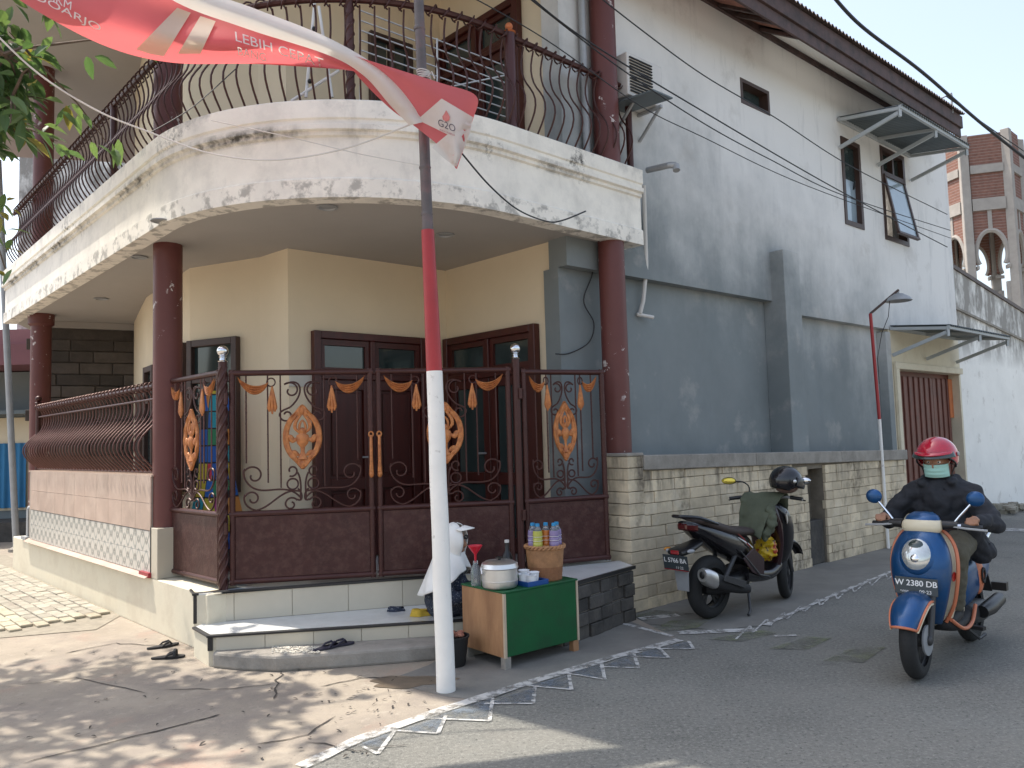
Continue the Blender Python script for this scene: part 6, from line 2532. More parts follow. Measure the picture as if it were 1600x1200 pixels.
def peak(u, v):
    a = (u - .5) * 2.2
    base = hc + upw * (.085 + .045 * math.cos(a)) + fwd * .07 * math.cos(a) + sdw * .1 * math.sin(a)
    tip = fwd * (.085 * math.cos(a)) - upw * .01
    return base + tip * v
pk.grid(peak, 16, 4)
po = pk.build('scarf_peak', MT['scarf'], wo, smooth=180)
po.modifiers.new('thick', 'SOLIDIFY').thickness = .004
em = MB()
ec = hc + upw * .055 + fwd * .11 - sdw * .055
for i in range(8):
    a = 2 * PI * i / 8
    en = (-sdw * .8 + fwd * .6).normalized()
    ex = upw.cross(en).normalized()
    em.ball(ec + ex * math.cos(a) * .014 + upw * math.sin(a) * .014, .007, n=6, m=5)
em.build('flower_print', MT['black_m'], wo)

# ================================================================== scooters
def ringz(z, xc, hx, hy, p=2.4, n=28, yc=0):
    out = []
    for i in range(n):
        a = 2 * PI * i / n
        c, s_ = math.cos(a), math.sin(a)
        out.append(Vector((xc + hx * math.copysign(abs(c) ** (2 / p), c), yc + hy * math.copysign(abs(s_) ** (2 / p), s_), z)))
    return out


def ringx(x, zc, hy, hz, p=2.4, n=28, yc=0):
    out = []
    for i in range(n):
        a = 2 * PI * i / n
        c, s_ = math.cos(a), math.sin(a)
        out.append(Vector((x, yc + hy * math.copysign(abs(c) ** (2 / p), c), zc + hz * math.copysign(abs(s_) ** (2 / p), s_))))
    return out


def dens(secs, k=4):
    """smooth interpolation between loft sections"""
    out = []
    n = len(secs) - 1
    for i in range(n * k + 1):
        t = i / (n * k)
        x = t * n
        j = min(int(x), n - 1)
        f = x - j
        P = [secs[max(0, min(n, q))] for q in (j - 1, j, j + 1, j + 2)]
        out.append(tuple(.5 * ((2 * b) + (-a + c) * f + (2 * a - 5 * b + 4 * c - d) * f * f + (-a + 3 * b - 3 * c + d) * f ** 3) for a, b, c, d in zip(*P)))
    return out


def loftz(m, secs, k=4, n=28):
    return m.rings([ringz(*s_, n=n) for s_ in dens(secs, k)])


def loftx(m, secs, k=4, n=28):
    return m.rings([ringx(*s_, n=n) for s_ in dens(secs, k)])


YA = (Vector((1, 0, 0)), Vector((0, 0, 1)), Vector((0, -1, 0)))       # lathe about the Y axis


def wheel(root, cx, cz, Rr, tw_, rim_mat, steer=0, spokes=5):
    c = Vector((cx, 0, cz))
    w_ = thing('wheel', None, None)
    w_.parent = root
    w_.location = c
    w_.rotation_euler = (0, 0, steer)
    n = 40
    prof_ = []
    for i in range(17):
        a = PI * (i / 16) * 1.25 - PI * .125
        prof_.append((Rr - tw_ * .5 + math.sin(a) * tw_ * .5, -math.cos(a) * tw_ * .5))
    prof_ = [(Rr - tw_ * .85, prof_[0][1])] + prof_ + [(Rr - tw_ * .85, prof_[-1][1])]
    t_ = MB().lathe(prof_, (0, 0, 0), n, YA, caps=False)
    t_.build('tyre', MT['rubber'], w_, local=True)
    ri = Rr - tw_ * .8
    r_ = MB().lathe([(ri, -tw_ * .42), (ri + .012, -tw_ * .45), (ri + .012, -tw_ * .3), (ri - .012, -tw_ * .2), (ri - .012, tw_ * .2), (ri + .012, tw_ * .3), (ri + .012, tw_ * .45), (ri, tw_ * .42)], (0, 0, 0), n, YA, caps=False)
    r_.lathe([(.045, -.04), (.05, -.03), (.05, .03), (.045, .04)], (0, 0, 0), 20, YA)
    for q in range(spokes):
        a = 2 * PI * q / spokes + .3
        for da in (-.16, .16):
            r_.bar((math.cos(a) * .04, 0, math.sin(a) * .04), (math.cos(a + da) * ri, 0, math.sin(a + da) * ri), .026, .014, up=(0, 1, 0))
    r_.build('rim', rim_mat, w_, local=True)
    return w_


def put(mb, name, mat, root, smooth=40, **k):
    return mb.build(name, mat, root, smooth=smooth, local=True, **k)


def mir(fn):
    for s_ in (-1, 1):
        fn(s_)


MT['blue_metal'] = mk('blue_metallic', (.003, .062, .19), .34, metal=.4, var=.12, scale=9, bump=0, coat=.3, dirt=(.05, .08, .12), dscale=6, damt=.35)
MT['ivory'] = mk('ivory_plastic', (.62, .55, .4), .35, bump=0, var=.04)
MT['orange_line'] = mk('orange_trim', (.55, .17, .08), .4, bump=0)
MT['seat_brown'] = mk('seat_cover', (.045, .03, .026), .6, bump=.15, bscale=90)
MT['dark_grey'] = mk('engine_grey', (.06, .06, .062), .5, metal=.4, bump=.1)
MT['lens'] = mk('headlamp_lens', (.55, .57, .56), .07, metal=.55, bump=0, var=.25, scale=14)
MT['red_lens'] = mk('red_lens', (.3, .008, .012), .15, bump=0, coat=.5)
MT['amber_lens'] = mk('amber_lens', (.5, .2, .03), .15, bump=0)
MT['plate'] = mk('number_plate', (.035, .045, .05), .5, bump=0, var=.04)

A_f, A_r = G(1428, 1060), Vector((3.42, 5.96, 0))
adir = Matrix.Rotation(R(4), 3, 'Z') @ (A_f - A_r).normalized()
SCA = .95
ac0 = A_f + Vector((.03, 0, 0)) - adir * .63 * SCA
sA = thing('retro_scooter', 'metallic blue retro scooter ridden by the person in red helmet', 'motor scooter', (ac0.x, ac0.y, 0), math.atan2(adir.y, adir.x))
sA.scale = (SCA, SCA, SCA)
wheel(sA, .63, .262, .262, .105, MT['dark_grey'], R(4), 3)
wheel(sA, -.62, .255, .255, .11, MT['dark_grey'])
# fork
m = MB()
for s_ in (-1, 1):
    m.tube([(.625, s_ * .085, .262), (.50, s_ * .085, .62)], [.022, .027], 10)
    m.ball((.628, s_ * .085, .262), .035, (1, .6, 1))
put(m, 'front_fork', MT['dark_grey'], sA)
put(MB().lathe([(.03, -.008), (.1, -.006), (.1, .006), (.03, .008)], (.63, .072, .262), 24, YA), 'brake_disc', MT['steel'], sA)
# front mudguard: a swept teardrop shell
m = MB()
rgs = []
for i in range(15):
    t = i / 14
    a = R(22 + 118 * t)
    c = Vector((.615 + math.cos(a) * .30, 0, .275 + math.sin(a) * .285))
    hw_ = .105 * (math.sin(PI * min(1, .18 + t * .82)) ** .45) * (1.0 if t < .6 else 1.05)
    rad_ = Vector((math.cos(a), 0, math.sin(a)))
    rg = []
    for q in range(13):
        b = PI * q / 12
        rg.append(c + Vector((0, -1, 0)) * (hw_ * math.cos(b)) + rad_ * (.062 * math.sin(b) - .05))
    for q in range(12, -1, -1):
        b = PI * q / 12
        rg.append(c + Vector((0, -1, 0)) * ((hw_ - .006) * math.cos(b)) + rad_ * (.056 * math.sin(b) - .05))
    rgs.append(rg)
m.rings(rgs)
mg = put(m, 'front_mudguard', MT['blue_metal'], sA, 60)
for s_ in (-1, 1):
    put(MB().tube([Vector(rgs[i][0 if s_ < 0 else 12]) + Vector((0, s_ * .003, .004)) for i in range(15)], .008, 6), 'orange_trim', MT['orange_line'], mg)
    put(MB().tube([Vector(rgs[i][0 if s_ < 0 else 12]) + Vector((0, s_ * .003, -.012)) for i in range(15)], .008, 6), 'white_trim', MT['ivory'], mg)
put(MB().tube([Vector(p) for p in rgs[0][:13]], .009, 6), 'front_edge', MT['orange_line'], mg)
# apron
m = loftz(MB(), [(.33, .40, .05, .10, 2.2), (.45, .44, .065, .145, 2.3), (.58, .455, .085, .178, 2.3), (.72, .44, .105, .195, 2.3), (.83, .42, .105, .18, 2.3), (.92, .395, .085, .14, 2.2), (.965, .375, .06, .10, 2.2)], 5, 36)
ap = put(m, 'front_apron', MT['blue_metal'], sA, 180)
for s_ in (-1, 1):
    pts = [(.36, s_ * .115, .34), (.375, s_ * .175, .46), (.38, s_ * .205, .6), (.37, s_ * .215, .73), (.345, s_ * .2, .84), (.325, s_ * .16, .92), (.32, s_ * .11, .965)]
    pts = [catm(pts, i / 24) for i in range(25)]
    put(MB().tube(pts, .013, 8), 'shield_edge', MT['orange_line'], sA)
m = loftz(MB(), [(.30, .33, .03, .13, 2.6), (.45, .335, .04, .175, 2.6), (.62, .325, .05, .205, 2.6), (.78, .31, .055, .2, 2.6), (.90, .30, .05, .15, 2.4), (.95, .30, .035, .11, 2.4)], 4, 28)
put(m, 'leg_shield', MT['ivory'], sA, 180)
# headlamp, an upright egg set into the apron
hl = Vector((.475, 0, .795))
hx = Vector((.95, 0, .31)).normalized()
hz = Vector((-.31, 0, .95)).normalized()
hy = Vector((0, 1, 0))
m = MB().ball(hl + hx * .018, .128, (.42, .98, 1.1), 28, 18, (hx, hy, hz))
hb = put(m, 'lamp_bezel', MT['blue_metal'], ap)
m = MB().ball(hl + hx * .030, .108, (.50, .96, 1.1), 28, 18, (hx, hy, hz))
put(m, 'headlight', MT['lens'], ap)
put(MB().ball(hl + hx * .052 + hz * .055, .06, (.52, .95, .75), 20, 12, (hx, hy, hz)), 'lamp_dark_top', MT['glass'], ap)
put(MB().ball(hl + hx * .066 - hz * .03, .034, (.7, 1, 1), 20, 12, (hx, hy, hz)), 'bulb_reflector', MT['chrome'], ap)
# indicators low on the apron, badge and emblem sticker
for s_ in (-1, 1):
    put(MB().ball((.455, s_ * .165, .72), .03, (.5, .5, 1.1)), 'indicator', MT['glass_pale'], ap)
put(MB().lathe([(.0, 0), (.03, 0), (.03, .004)], (.40, .192, .66), 20, (Vector((-.6, .1, .2)).normalized(), Vector((0, 0, 1)), Vector((.35, .93, 0)))), 'round_badge', MT['red_lens'], ap)
# plate
pz = .565
px0 = .565
plx = Vector((0, 1, 0)); plz = Vector((-.12, 0, .99)).normalized(); pln = plx.cross(plz).normalized()
pn_ = Vector((pz, 0, 0))
m = MB().box((px0, 0, .60), (.006, .275, .115), (pln, plx, plz))
npA = put(m, 'number_plate', MT['plate'], sA, None, bevel=.002)
fx_ = Vector((px0, 0, .60)) + pln * .0045
letters('lettering', 'W 2380 DB', .055, fx_ + plz * .018, plx, plz, MT['white_p'], npA, True, 1.0, .001)
letters('lettering', '09·23', .032, fx_ - plz * .035 + plx * .06, plx, plz, MT['white_p'], npA, True, 1.1)
letters('lettering', '•ımı•', .026, fx_ - plz * .036 - plx * .075, plx, plz, MT['white_p'], npA, True, 1.1)
put(MB().bar((.5, 0, .62), (px0, 0, .62), .05, .02), 'plate_bracket', MT['black'], sA)
# handlebar head
m = loftz(MB(), [(.93, .375, .05, .10, 2.3), (.975, .37, .075, .13, 2.3), (1.02, .355, .08, .125, 2.3), (1.05, .335, .06, .09, 2.2)], 4, 28)
hh = put(m, 'handlebar_cover', MT['ivory'], sA, 180)
m = loftz(MB(), [(1.03, .345, .075, .115, 2.3), (1.06, .335, .065, .1, 2.2), (1.085, .32, .035, .06, 2.0)], 4, 28)
put(m, 'instrument_cap', MT['blue_metal'], sA, 180)
for s_ in (-1, 1):
    put(MB().tube([(.35, s_ * .08, 1.0), (.33, s_ * .2, 1.0), (.285, s_ * .36, .985)], .013, 8), 'handlebar', MT['chrome'], sA)
    put(MB().tube([(.32, s_ * .235, .998), (.285, s_ * .36, .985)], .018, 10), 'grip', MT['black'], sA)
    put(MB().tube([(.345, s_ * .13, 1.0), (.335, s_ * .22, 1.0)], [.034, .03], 12), 'switch_box', MT['black'], sA)
    put(MB().tube([(.36, s_ * .2, .995), (.355, s_ * .27, .985), (.335, s_ * .40, .975)], .008, 6), 'brake_lever', MT['steel'], sA)
    put(MB().tube([(.335, s_ * .2, 1.02), (.33, s_ * .23, 1.06), (.315, s_ * .31, 1.155)], .0075, 8), 'mirror_stem', MT['chrome'], sA)
    mo = put(MB().ball((.315, s_ * .335, 1.185), .055, (.45, 1.05, .95), 20, 14), 'mirror', MT['blue_metal'], sA)
    put(MB().ball((.305, s_ * .335, 1.185), .05, (.4, 1.02, .92), 18, 12), 'mirror_glass', MT['chrome'], mo)
# floor, body, seat
m = loftx(MB(), [(-.14, .33, .16, .05, 3), (.05, .29, .165, .045, 3), (.22, .29, .165, .045, 3), (.36, .33, .14, .05, 3)], 3)
put(m, 'floorboard', MT['black_m'], sA, 180)
for s_ in (-1, 1):
    put(MB().tube([catm([(.37, s_ * .15, .36), (.2, s_ * .178, .275), (.0, s_ * .178, .28), (-.14, s_ * .17, .38)], i / 16) for i in range(17)], .013, 8), 'floor_edge', MT['orange_line'], sA)
m = loftx(MB(), [(-.05, .50, .09, .19, 2.6), (-.14, .52, .145, .21, 2.6), (-.35, .56, .17, .19, 2.5), (-.58, .61, .165, .155, 2.4), (-.78, .66, .12, .1, 2.3), (-.90, .69, .06, .05, 2.2)], 5, 32)
bd = put(m, 'rear_body', MT['blue_metal'], sA, 180)
m = loftz(MB(), [(.30, -.035, .03, .12, 2.6), (.5, -.055, .03, .13, 2.6), (.68, -.08, .03, .12, 2.5)], 4)
put(m, 'inner_panel', MT['ivory'], sA, 180)
m = loftx(MB(), [(.0, .715, .075, .03, 2.4), (-.08, .73, .12, .04, 2.5), (-.3, .74, .145, .045, 2.6), (-.55, .765, .145, .05, 2.6), (-.75, .79, .11, .04, 2.4), (-.84, .79, .05, .02, 2.2)], 4)
put(m, 'seat', MT['seat_brown'], sA, 180)
for s_ in (-1, 1):
    fx2 = (Vector((-1, 0, .12)).normalized(), Vector((.1, 0, 1)).normalized(), Vector((0, s_, 0)))
    put(MB().ball((-.36, s_ * .135, .56), .125, (.75, 1.15, .36), 26, 14, fx2), 'side_sticker', MT['orange_line'], bd)
    put(MB().tube([Vector((-.36, s_ * .1825, .56)) + fx2[0] * (.045 * math.cos(a) * (1 - .09 * q)) + fx2[1] * (.06 * math.sin(a) * (1 - .09 * q)) for q, a in [(i / 6, i / 24 * 4 * PI) for i in range(25)]], .007, 6), 'sticker_swirl', MT['black_m'], bd)
put(MB().tube([(-.7, .11, .76), (-.84, .12, .82), (-.94, .06, .83), (-.94, -.06, .83), (-.84, -.12, .82), (-.7, -.11, .76)], .013, 8), 'grab_rail', MT['chrome'], sA)
put(MB().ball((-.9, 0, .69), .06, (.6, 1, .7)), 'tail_light', MT['red_lens'], sA)
# engine, cover, exhaust, stand, peg
m = loftx(MB(), [(-.16, .3, .07, .06, 3), (-.35, .28, .1, .085, 3), (-.62, .26, .085, .075, 3), (-.74, .26, .05, .05, 2.4)], 3)
m2 = MB()
m2.v = [v + Vector((0, .06, 0)) for v in m.v]; m2.f = m.f
put(m2, 'engine_cover', MT['dark_grey'], sA, 60)
put(MB().tube([(-.3, .17, .30), (-.45, .185, .31), (-.72, .185, .33)], [.045, .055, .05], 14), 'kick_cover', MT['black'], sA)
put(MB().tube([(-.2, -.1, .22), (-.42, -.15, .2), (-.6, -.17, .27), (-.92, -.18, .36)], [.018, .03, .055, .05], 14), 'exhaust', MT['dark_grey'], sA)
put(MB().bar((.0, .14, .25), (.02, .26, .25), .05, .025), 'foot_peg', MT['black'], sA)
put(MB().bar((-.5, .2, .47), (-.5, .30, .47), .06, .06), 'rear_peg', MT['black'], sA)
put(MB().tube([(-.12, .12, .2), (-.22, .16, .12), (-.34, .17, .13)], .012, 6), 'side_stand', MT['dark_grey'], sA)
put(MB().bar((-.85, 0, .55), (-.98, 0, .34), .16, .012), 'rear_mudguard', MT['black_m'], sA)

# ---------------------------------------------------------------- the rider
rider = thing('person', 'rider in red helmet, face mask, black jacket and olive trousers on the blue scooter', 'person', (ac0.x, ac0.y, .8 * SCA), math.atan2(adir.y, adir.x))
rider.scale = (SCA, SCA, SCA)
RZ = -.8
V = lambda x, y, z: Vector((x, y, z + RZ))
F_, U_, S_ = Vector((.98, 0, -.16)).normalized(), Vector((.16, 0, .98)).normalized(), Vector((0, 1, 0))
hcR = V(-.06, 0, 1.425)
b_ = MB()
face_shapes(b_, hcR, F_, U_, S_, 1.0)
limb(b_, [(hcR - U_ * .08 - F_ * .01, .052), (V(-.12, 0, 1.25), .06)])
limb(b_, [(V(-.13, 0, 1.18), .14), (V(-.18, 0, .98), .13), (V(-.2, 0, .86), .14)])
for s_ in (-1, 1):
    sh_, el_, wr_ = V(-.11, s_ * .19, 1.19), V(.0, s_ * .35, .99), V(.215, s_ * .30, 1.02)
    limb(b_, [(V(-.12, s_ * .08, 1.2), .075), (sh_, .058), (el_, .042), (wr_, .028)])
    dH = (V(.295, s_ * .30, 1.015) - wr_)
    hand(b_, wr_ + Vector((0, 0, .012)), Vector((1, 0, .12)), Vector((0, 0, -1)), Vector((0, s_, 0)), .95)
    hp_, kn_, an_ = V(-.16, s_ * .09, .83), V(.20, s_ * .16, .80), V(.16, s_ * .12, .40)
    limb(b_, [(hp_, .095), (kn_, .06), (an_, .042)])
    limb(b_, [(an_ + V(0, 0, -.03) - V(0, 0, 0), .042), (V(.28, s_ * .13, .355), .03)])
remesh('body', b_, MT['skin'], rider, .006, 3)
eyes(rider, hcR, F_, U_, S_, 1.0, True)
# jacket
MT['jacket'] = mk('jacket_black', (.014, .016, .022), .8, var=.2, scale=9, bump=.25, bscale=60)
j_ = MB()
limb(j_, [(V(-.12, 0, 1.25), .085), (V(-.12, 0, 1.16), .16), (V(-.16, 0, 1.02), .165), (V(-.19, 0, .86), .175)])
for s_ in (-1, 1):
    limb(j_, [(V(-.12, s_ * .1, 1.2), .10), (V(-.11, s_ * .2, 1.175), .088), (V(-.01, s_ * .355, .985), .072), (V(.12, s_ * .325, 1.005), .058), (V(.2, s_ * .305, 1.02), .043)])
    limb(j_, [(V(-.12, s_ * .1, 1.1), .11), (V(-.17, s_ * .12, .88), .125)])
    limb(j_, [(V(-.02, s_ * .1, 1.275), .035), (V(-.14, s_ * .1, 1.3), .03)])
limb(j_, [(V(-.2, .1, .86), .13), (V(-.26, .2, .76), .1)])


def wrinkle(k, amp):
    def f(co, n):
        return co + n * (amp * mnoise.noise(Vector((co.x * k, co.y * k, co.z * k * 1.6))) + amp * .5 * mnoise.noise(co * k * 2.3))
    return f


remesh('jacket', j_, MT['jacket'], rider, .011, 6, displace=wrinkle(9, .024))
MT['trousers'] = mk('olive_trousers', (.085, .08, .058), .85, var=.14, scale=8, bump=.2, bscale=80)
t_ = MB()
limb(t_, [(V(-.18, -.08, .83), .12), (V(-.18, .08, .83), .12)])
for s_ in (-1, 1):
    limb(t_, [(V(-.16, s_ * .09, .83), .118), (V(.02, s_ * .13, .825), .1), (V(.205, s_ * .165, .79), .083), (V(.19, s_ * .145, .6), .07), (V(.165, s_ * .125, .43), .062)])
remesh('trousers', t_, MT['trousers'], rider, .011, 5, displace=wrinkle(13, .01))
for s_ in (-1, 1):
    sh = MB()
    limb(sh, [(V(.155, s_ * .125, .40), .05), (V(.15, s_ * .125, .36), .045), (V(.22, s_ * .13, .355), .042), (V(.32, s_ * .135, .345), .034)])
    remesh('shoe', sh, MT['black_m'], rider, .008, 4)
# helmet: open-face shell with brim and visor
MT['helmet_red'] = mk('helmet_red', (.42, .012, .035), .14, var=.05, bump=0, coat=.7)
hm = MB()
HC = hcR + U_ * .035 - F_ * .015
def shell(r, u0=-.5, u1=.5):
    def f(u, v):
        a = (u - .5) * 2 * PI
        lo = -.55 + .86 * (max(0, math.cos(a)) ** .8) ** 1.0    # rim height: high over the face, low at the nape
        el2 = lo + (PI / 2 - lo) * v
        d = F_ * math.cos(a) * math.cos(el2) * 1.12 + S_ * math.sin(a) * math.cos(el2) * 1.0 + U_ * math.sin(el2) * 1.05
        return HC + d * r
    return f
hm.grid(shell(.142), 48, 16)
ho = put(hm, 'helmet', MT['helmet_red'], rider, 180)
ho.modifiers.new('thick', 'SOLIDIFY').thickness = .014
put(MB().tube([shell(.139)(i / 48, 0) for i in range(48)], .007, 6, closed=True), 'helmet_rim', MT['black'], ho)
vz = MB()
def visor(u, v):
    a = (u - .5) * 2.3
    el2 = .34 - .26 * v
    d = F_ * math.cos(a) * math.cos(el2) * 1.16 + S_ * math.sin(a) * math.cos(el2) * 1.02 + U_ * math.sin(el2)
    return HC + d * (.149 + .012 * v)
vz.grid(visor, 24, 5)
vo = put(vz, 'visor', MT['glass'], ho, 180)
vo.modifiers.new('thick', 'SOLIDIFY').thickness = .003
pkk = MB()
def brim(u, v):
    a = (u - .5) * 2.2
    d = F_ * math.cos(a) * 1.12 + S_ * math.sin(a) + U_ * .34
    return HC + d * .142 + (F_ * math.cos(a)) * .03 * v + U_ * (.006 - .018 * v)
pkk.grid(brim, 24, 3)
put(pkk, 'brim', MT['helmet_red'], ho, 180).modifiers.new('thick', 'SOLIDIFY').thickness = .006
for s_ in (-1, 1):
    put(MB().ball(HC + S_ * s_ * .146 + U_ * .02, .018, (1, .4, 1)), 'visor_bolt', MT['steel'], ho)
    put(MB().tube([HC + S_ * s_ * .115 - U_ * .07, HC + S_ * s_ * .085 + F_ * .03 - U_ * .15, HC + F_ * .06 - U_ * .165], .006, 6), 'chin_strap', MT['black'], ho)
mkm = MB()
def mask(u, v):
    a = (u - .5) * 2.5
    z = -.006 - .098 * v
    r = .112 - .006 * abs(v - .5) * 2 - .018 * v * v
    pl = .003 * math.sin(v * 3 * 2 * PI)
    return hcR + F_ * (math.cos(a) * (r + pl)) + S_ * (math.sin(a) * .088) + U_ * z
mkm.grid(mask, 24, 16)
mo_ = put(mkm, 'face_mask', mk('mask_mint', (.36, .62, .56), .85, var=.05, bump=.05), rider, 180)
mo_.modifiers.new('thick', 'SOLIDIFY').thickness = .003
for s_ in (-1, 1):
    put(MB().tube([hcR + S_ * s_ * .084 + F_ * .035 - U_ * .015, hcR + S_ * s_ * .092 - F_ * .01 + U_ * .01], .002, 5), 'mask_loop', MT['white_p'], mo_)
# backpack strap side seen behind the shoulder
bp = MB()
limb(bp, [(V(-.3, .05, 1.15), .1), (V(-.33, .05, .98), .11)])
limb(bp, [(V(-.3, .17, 1.12), .07), (V(-.33, .17, .98), .07)])
bpo = remesh('backpack', bp, MT['black_m'], rider, .014, 6)

# ================================================================== parked scooter
B_r = G(1110, 966)
bdir = Vector((.775, .632, 0)).normalized()
SCB = .95
bc0 = B_r + bdir * .63 * SCB
sB = thing('black_scooter', 'black sporty scooter parked on its stand against the pale brick wall', 'motor scooter', (bc0.x, bc0.y, 0), math.atan2(bdir.y, bdir.x), None)
sB.scale = (SCB, SCB, SCB)
MT['gloss_black'] = mk('gloss_black', (.012, .011, .013), .22, bump=0, var=.05, coat=.4)
MT['dark_lens'] = mk('dark_red_lens', (.07, .004, .006), .15, bump=0, coat=.5)
MT['maroon_gloss'] = mk('maroon_gloss', (.026, .006, .009), .25, bump=0, coat=.4)
wheel(sB, .62, .275, .275, .1, MT['dark_grey'], R(24), 5)
wheel(sB, -.63, .285, .285, .125, MT['dark_grey'], 0, 5)
m = MB()
for s_ in (-1, 1):
    m.tube([(.62, s_ * .08, .275), (.47, s_ * .08, .70)], [.022, .028], 10)
put(m, 'front_fork', MT['dark_grey'], sB)
m = MB()
rgs = []
for i in range(11):
    a = R(25 + 120 * i / 10)
    c = Vector((.62 + math.cos(a) * .30, 0, .275 + math.sin(a) * .30))
    rad_ = Vector((math.cos(a), 0, math.sin(a)))
    hw_ = .07 * (math.sin(PI * (.15 + .8 * i / 10))) ** .5
    rgs.append([c + Vector((0, -1, 0)) * (hw_ * math.cos(b)) + rad_ * (.03 * math.sin(b)) for b in [PI * q / 10 for q in range(11)]] +
               [c + Vector((0, -1, 0)) * (hw_ * .95 * math.cos(b)) + rad_ * (.024 * math.sin(b) - .004) for b in [PI * q / 10 for q in range(10, -1, -1)]])
m.rings(rgs)
put(m, 'front_mudguard', MT['gloss_black'], sB, 60)
# front apron, sharp edged
m = loftz(MB(), [(.33, .42, .07, .10, 3), (.5, .47, .09, .16, 3), (.68, .47, .11, .19, 3), (.84, .42, .11, .2, 3), (.95, .36, .1, .16, 3), (1.0, .34, .06, .1, 3)], 3, 28)
fa = put(m, 'front_apron', MT['gloss_black'], sB, 50)
m = loftz(MB(), [(.32, .33, .03, .12, 3), (.55, .34, .035, .17, 3), (.78, .315, .045, .185, 3), (.93, .29, .04, .15, 3)], 3, 24)
put(m, 'leg_shield', MT['maroon_gloss'], sB, 60)
put(MB().extr([(.40, -.19, .80), (.36, -.205, .78), (.33, -.215, .86), (.36, -.21, .90)], (0, -.012, 0)), 'silver_badge', MT['alu'], fa, None)
# floor and lower cover
m = loftx(MB(), [(-.2, .36, .14, .08, 3.2), (.0, .32, .15, .07, 3.2), (.2, .31, .15, .06, 3.2), (.37, .36, .13, .07, 3.2)], 3)
put(m, 'floorboard', MT['gloss_black'], sB, 50)
m = loftx(MB(), [(.0, .5, .07, .14, 3), (-.12, .56, .12, .16, 2.8), (-.3, .62, .155, .14, 2.6), (-.5, .69, .16, .12, 2.6), (-.72, .78, .125, .085, 2.6), (-.9, .855, .08, .05, 2.6), (-.97, .88, .05, .03, 2.6)], 5, 32)
rbB = put(m, 'rear_body', MT['gloss_black'], sB, 180)
m = loftx(MB(), [(.02, .72, .08, .035, 2.6), (-.1, .74, .125, .045, 2.6), (-.35, .765, .14, .05, 2.8), (-.6, .835, .135, .05, 2.8), (-.8, .895, .09, .03, 2.6)], 4)
put(m, 'seat', MT['seat_brown'], sB, 180)
# body graphics: slanted red and white strokes on the side
for s_ in (-1, 1):
    for k_, (x, z, l_, mat) in enumerate(((-.30, .70, .15, 'red_lens'), (-.27, .665, .19, 'white_p'), (-.22, .635, .17, 'red_lens'), (-.15, .60, .12, 'white_p'))):
        put(MB().tube([(x - l_ / 2, s_ * (.160 - .004 * k_), z + .05), (x, s_ * (.167 - .003 * k_), z + .0), (x + l_ / 2, s_ * (.150 - .01 * k_), z - .05)], [.002, .007, .002], 6, flat=.5), 'body_stripe', MT[mat], rbB)
# tail: light cluster, grab rail, mudguard with plate
put(MB().extr([(-.86, -.1, .81), (-.985, -.05, .83), (-.985, .05, .83), (-.86, .1, .81)], (-.0, 0, .06)), 'tail_light', MT['dark_lens'], sB, None, bevel=.012)
m = MB().tube([catm([(-.62, s2 * .12, .86), (-.85, s2 * .115, .93), (-1.02, s2 * .06, .955), (-1.04, 0, .955)], i / 12) for s2 in (-1,) for i in range(13)], .016, 8)
m.tube([catm([(-.62, .12, .86), (-.85, .115, .93), (-1.02, .06, .955), (-1.04, 0, .955)], i / 12) for i in range(13)], .016, 8)
put(m, 'grab_rail', MT['gloss_black'], sB)
m = MB()
m.rings([ringx(-.78, .70, .07, .03, 3), ringx(-.95, .66, .1, .035, 3), ringx(-1.06, .645, .11, .03, 3), ringx(-1.09, .64, .08, .02, 3)])
rm = put(m, 'rear_fender', MT['black'], sB, 50)
put(MB().box((-1.09, 0, .645), (.02, .09, .035)), 'reflector', MT['red_lens'], rm, None, bevel=.006)
put(MB().ball((-1.06, .1, .65), .022, (1, 1, .8)), 'plate_lamp', MT['steel'], rm)
for s_ in (-1, 1):
    put(MB().ball((-1.03, s_ * .13, .66), .03, (1.6, .7, .6)), 'indicator', MT['amber_lens'] if s_ > 0 else MT['steel'], rm)
plz = Vector((-.16, 0, .987)).normalized(); plx = Vector((0, -1, 0)); pln = plx.cross(plz).normalized()
pcB = Vector((-1.085, .0, .555))
m = MB().box(pcB, (.006, .275, .135), (pln, plx, plz))
npB = put(m, 'number_plate', MT['plate'], sB, None, bevel=.002)
letters('lettering', 'L 5766 BA', .058, pcB + pln * .0045 + plz * .02, plx, plz, MT['white_p'], npB, True, 1.0, .001)
letters('lettering', '11·22', .034, pcB + pln * .0045 - plz * .042 + plx * .04, plx, plz, MT['white_p'], npB, True, 1.1)
put(MB().box(pcB + pln * .004 - plz * .063, (.004, .27, .006), (pln, plx, plz)), 'plate_rim', MT['red_lens'], npB, None)
put(MB().extr([(-1.02, -.08, .52), (-1.02, .08, .52), (-1.0, .06, .30), (-1.0, -.06, .30)], (.012, 0, 0)), 'mud_flap', MT['steel'], sB, None)
put(MB().bar((-1.07, 0, .62), (-1.0, 0, .50), .14, .02), 'plate_bracket', MT['black'], sB, None)
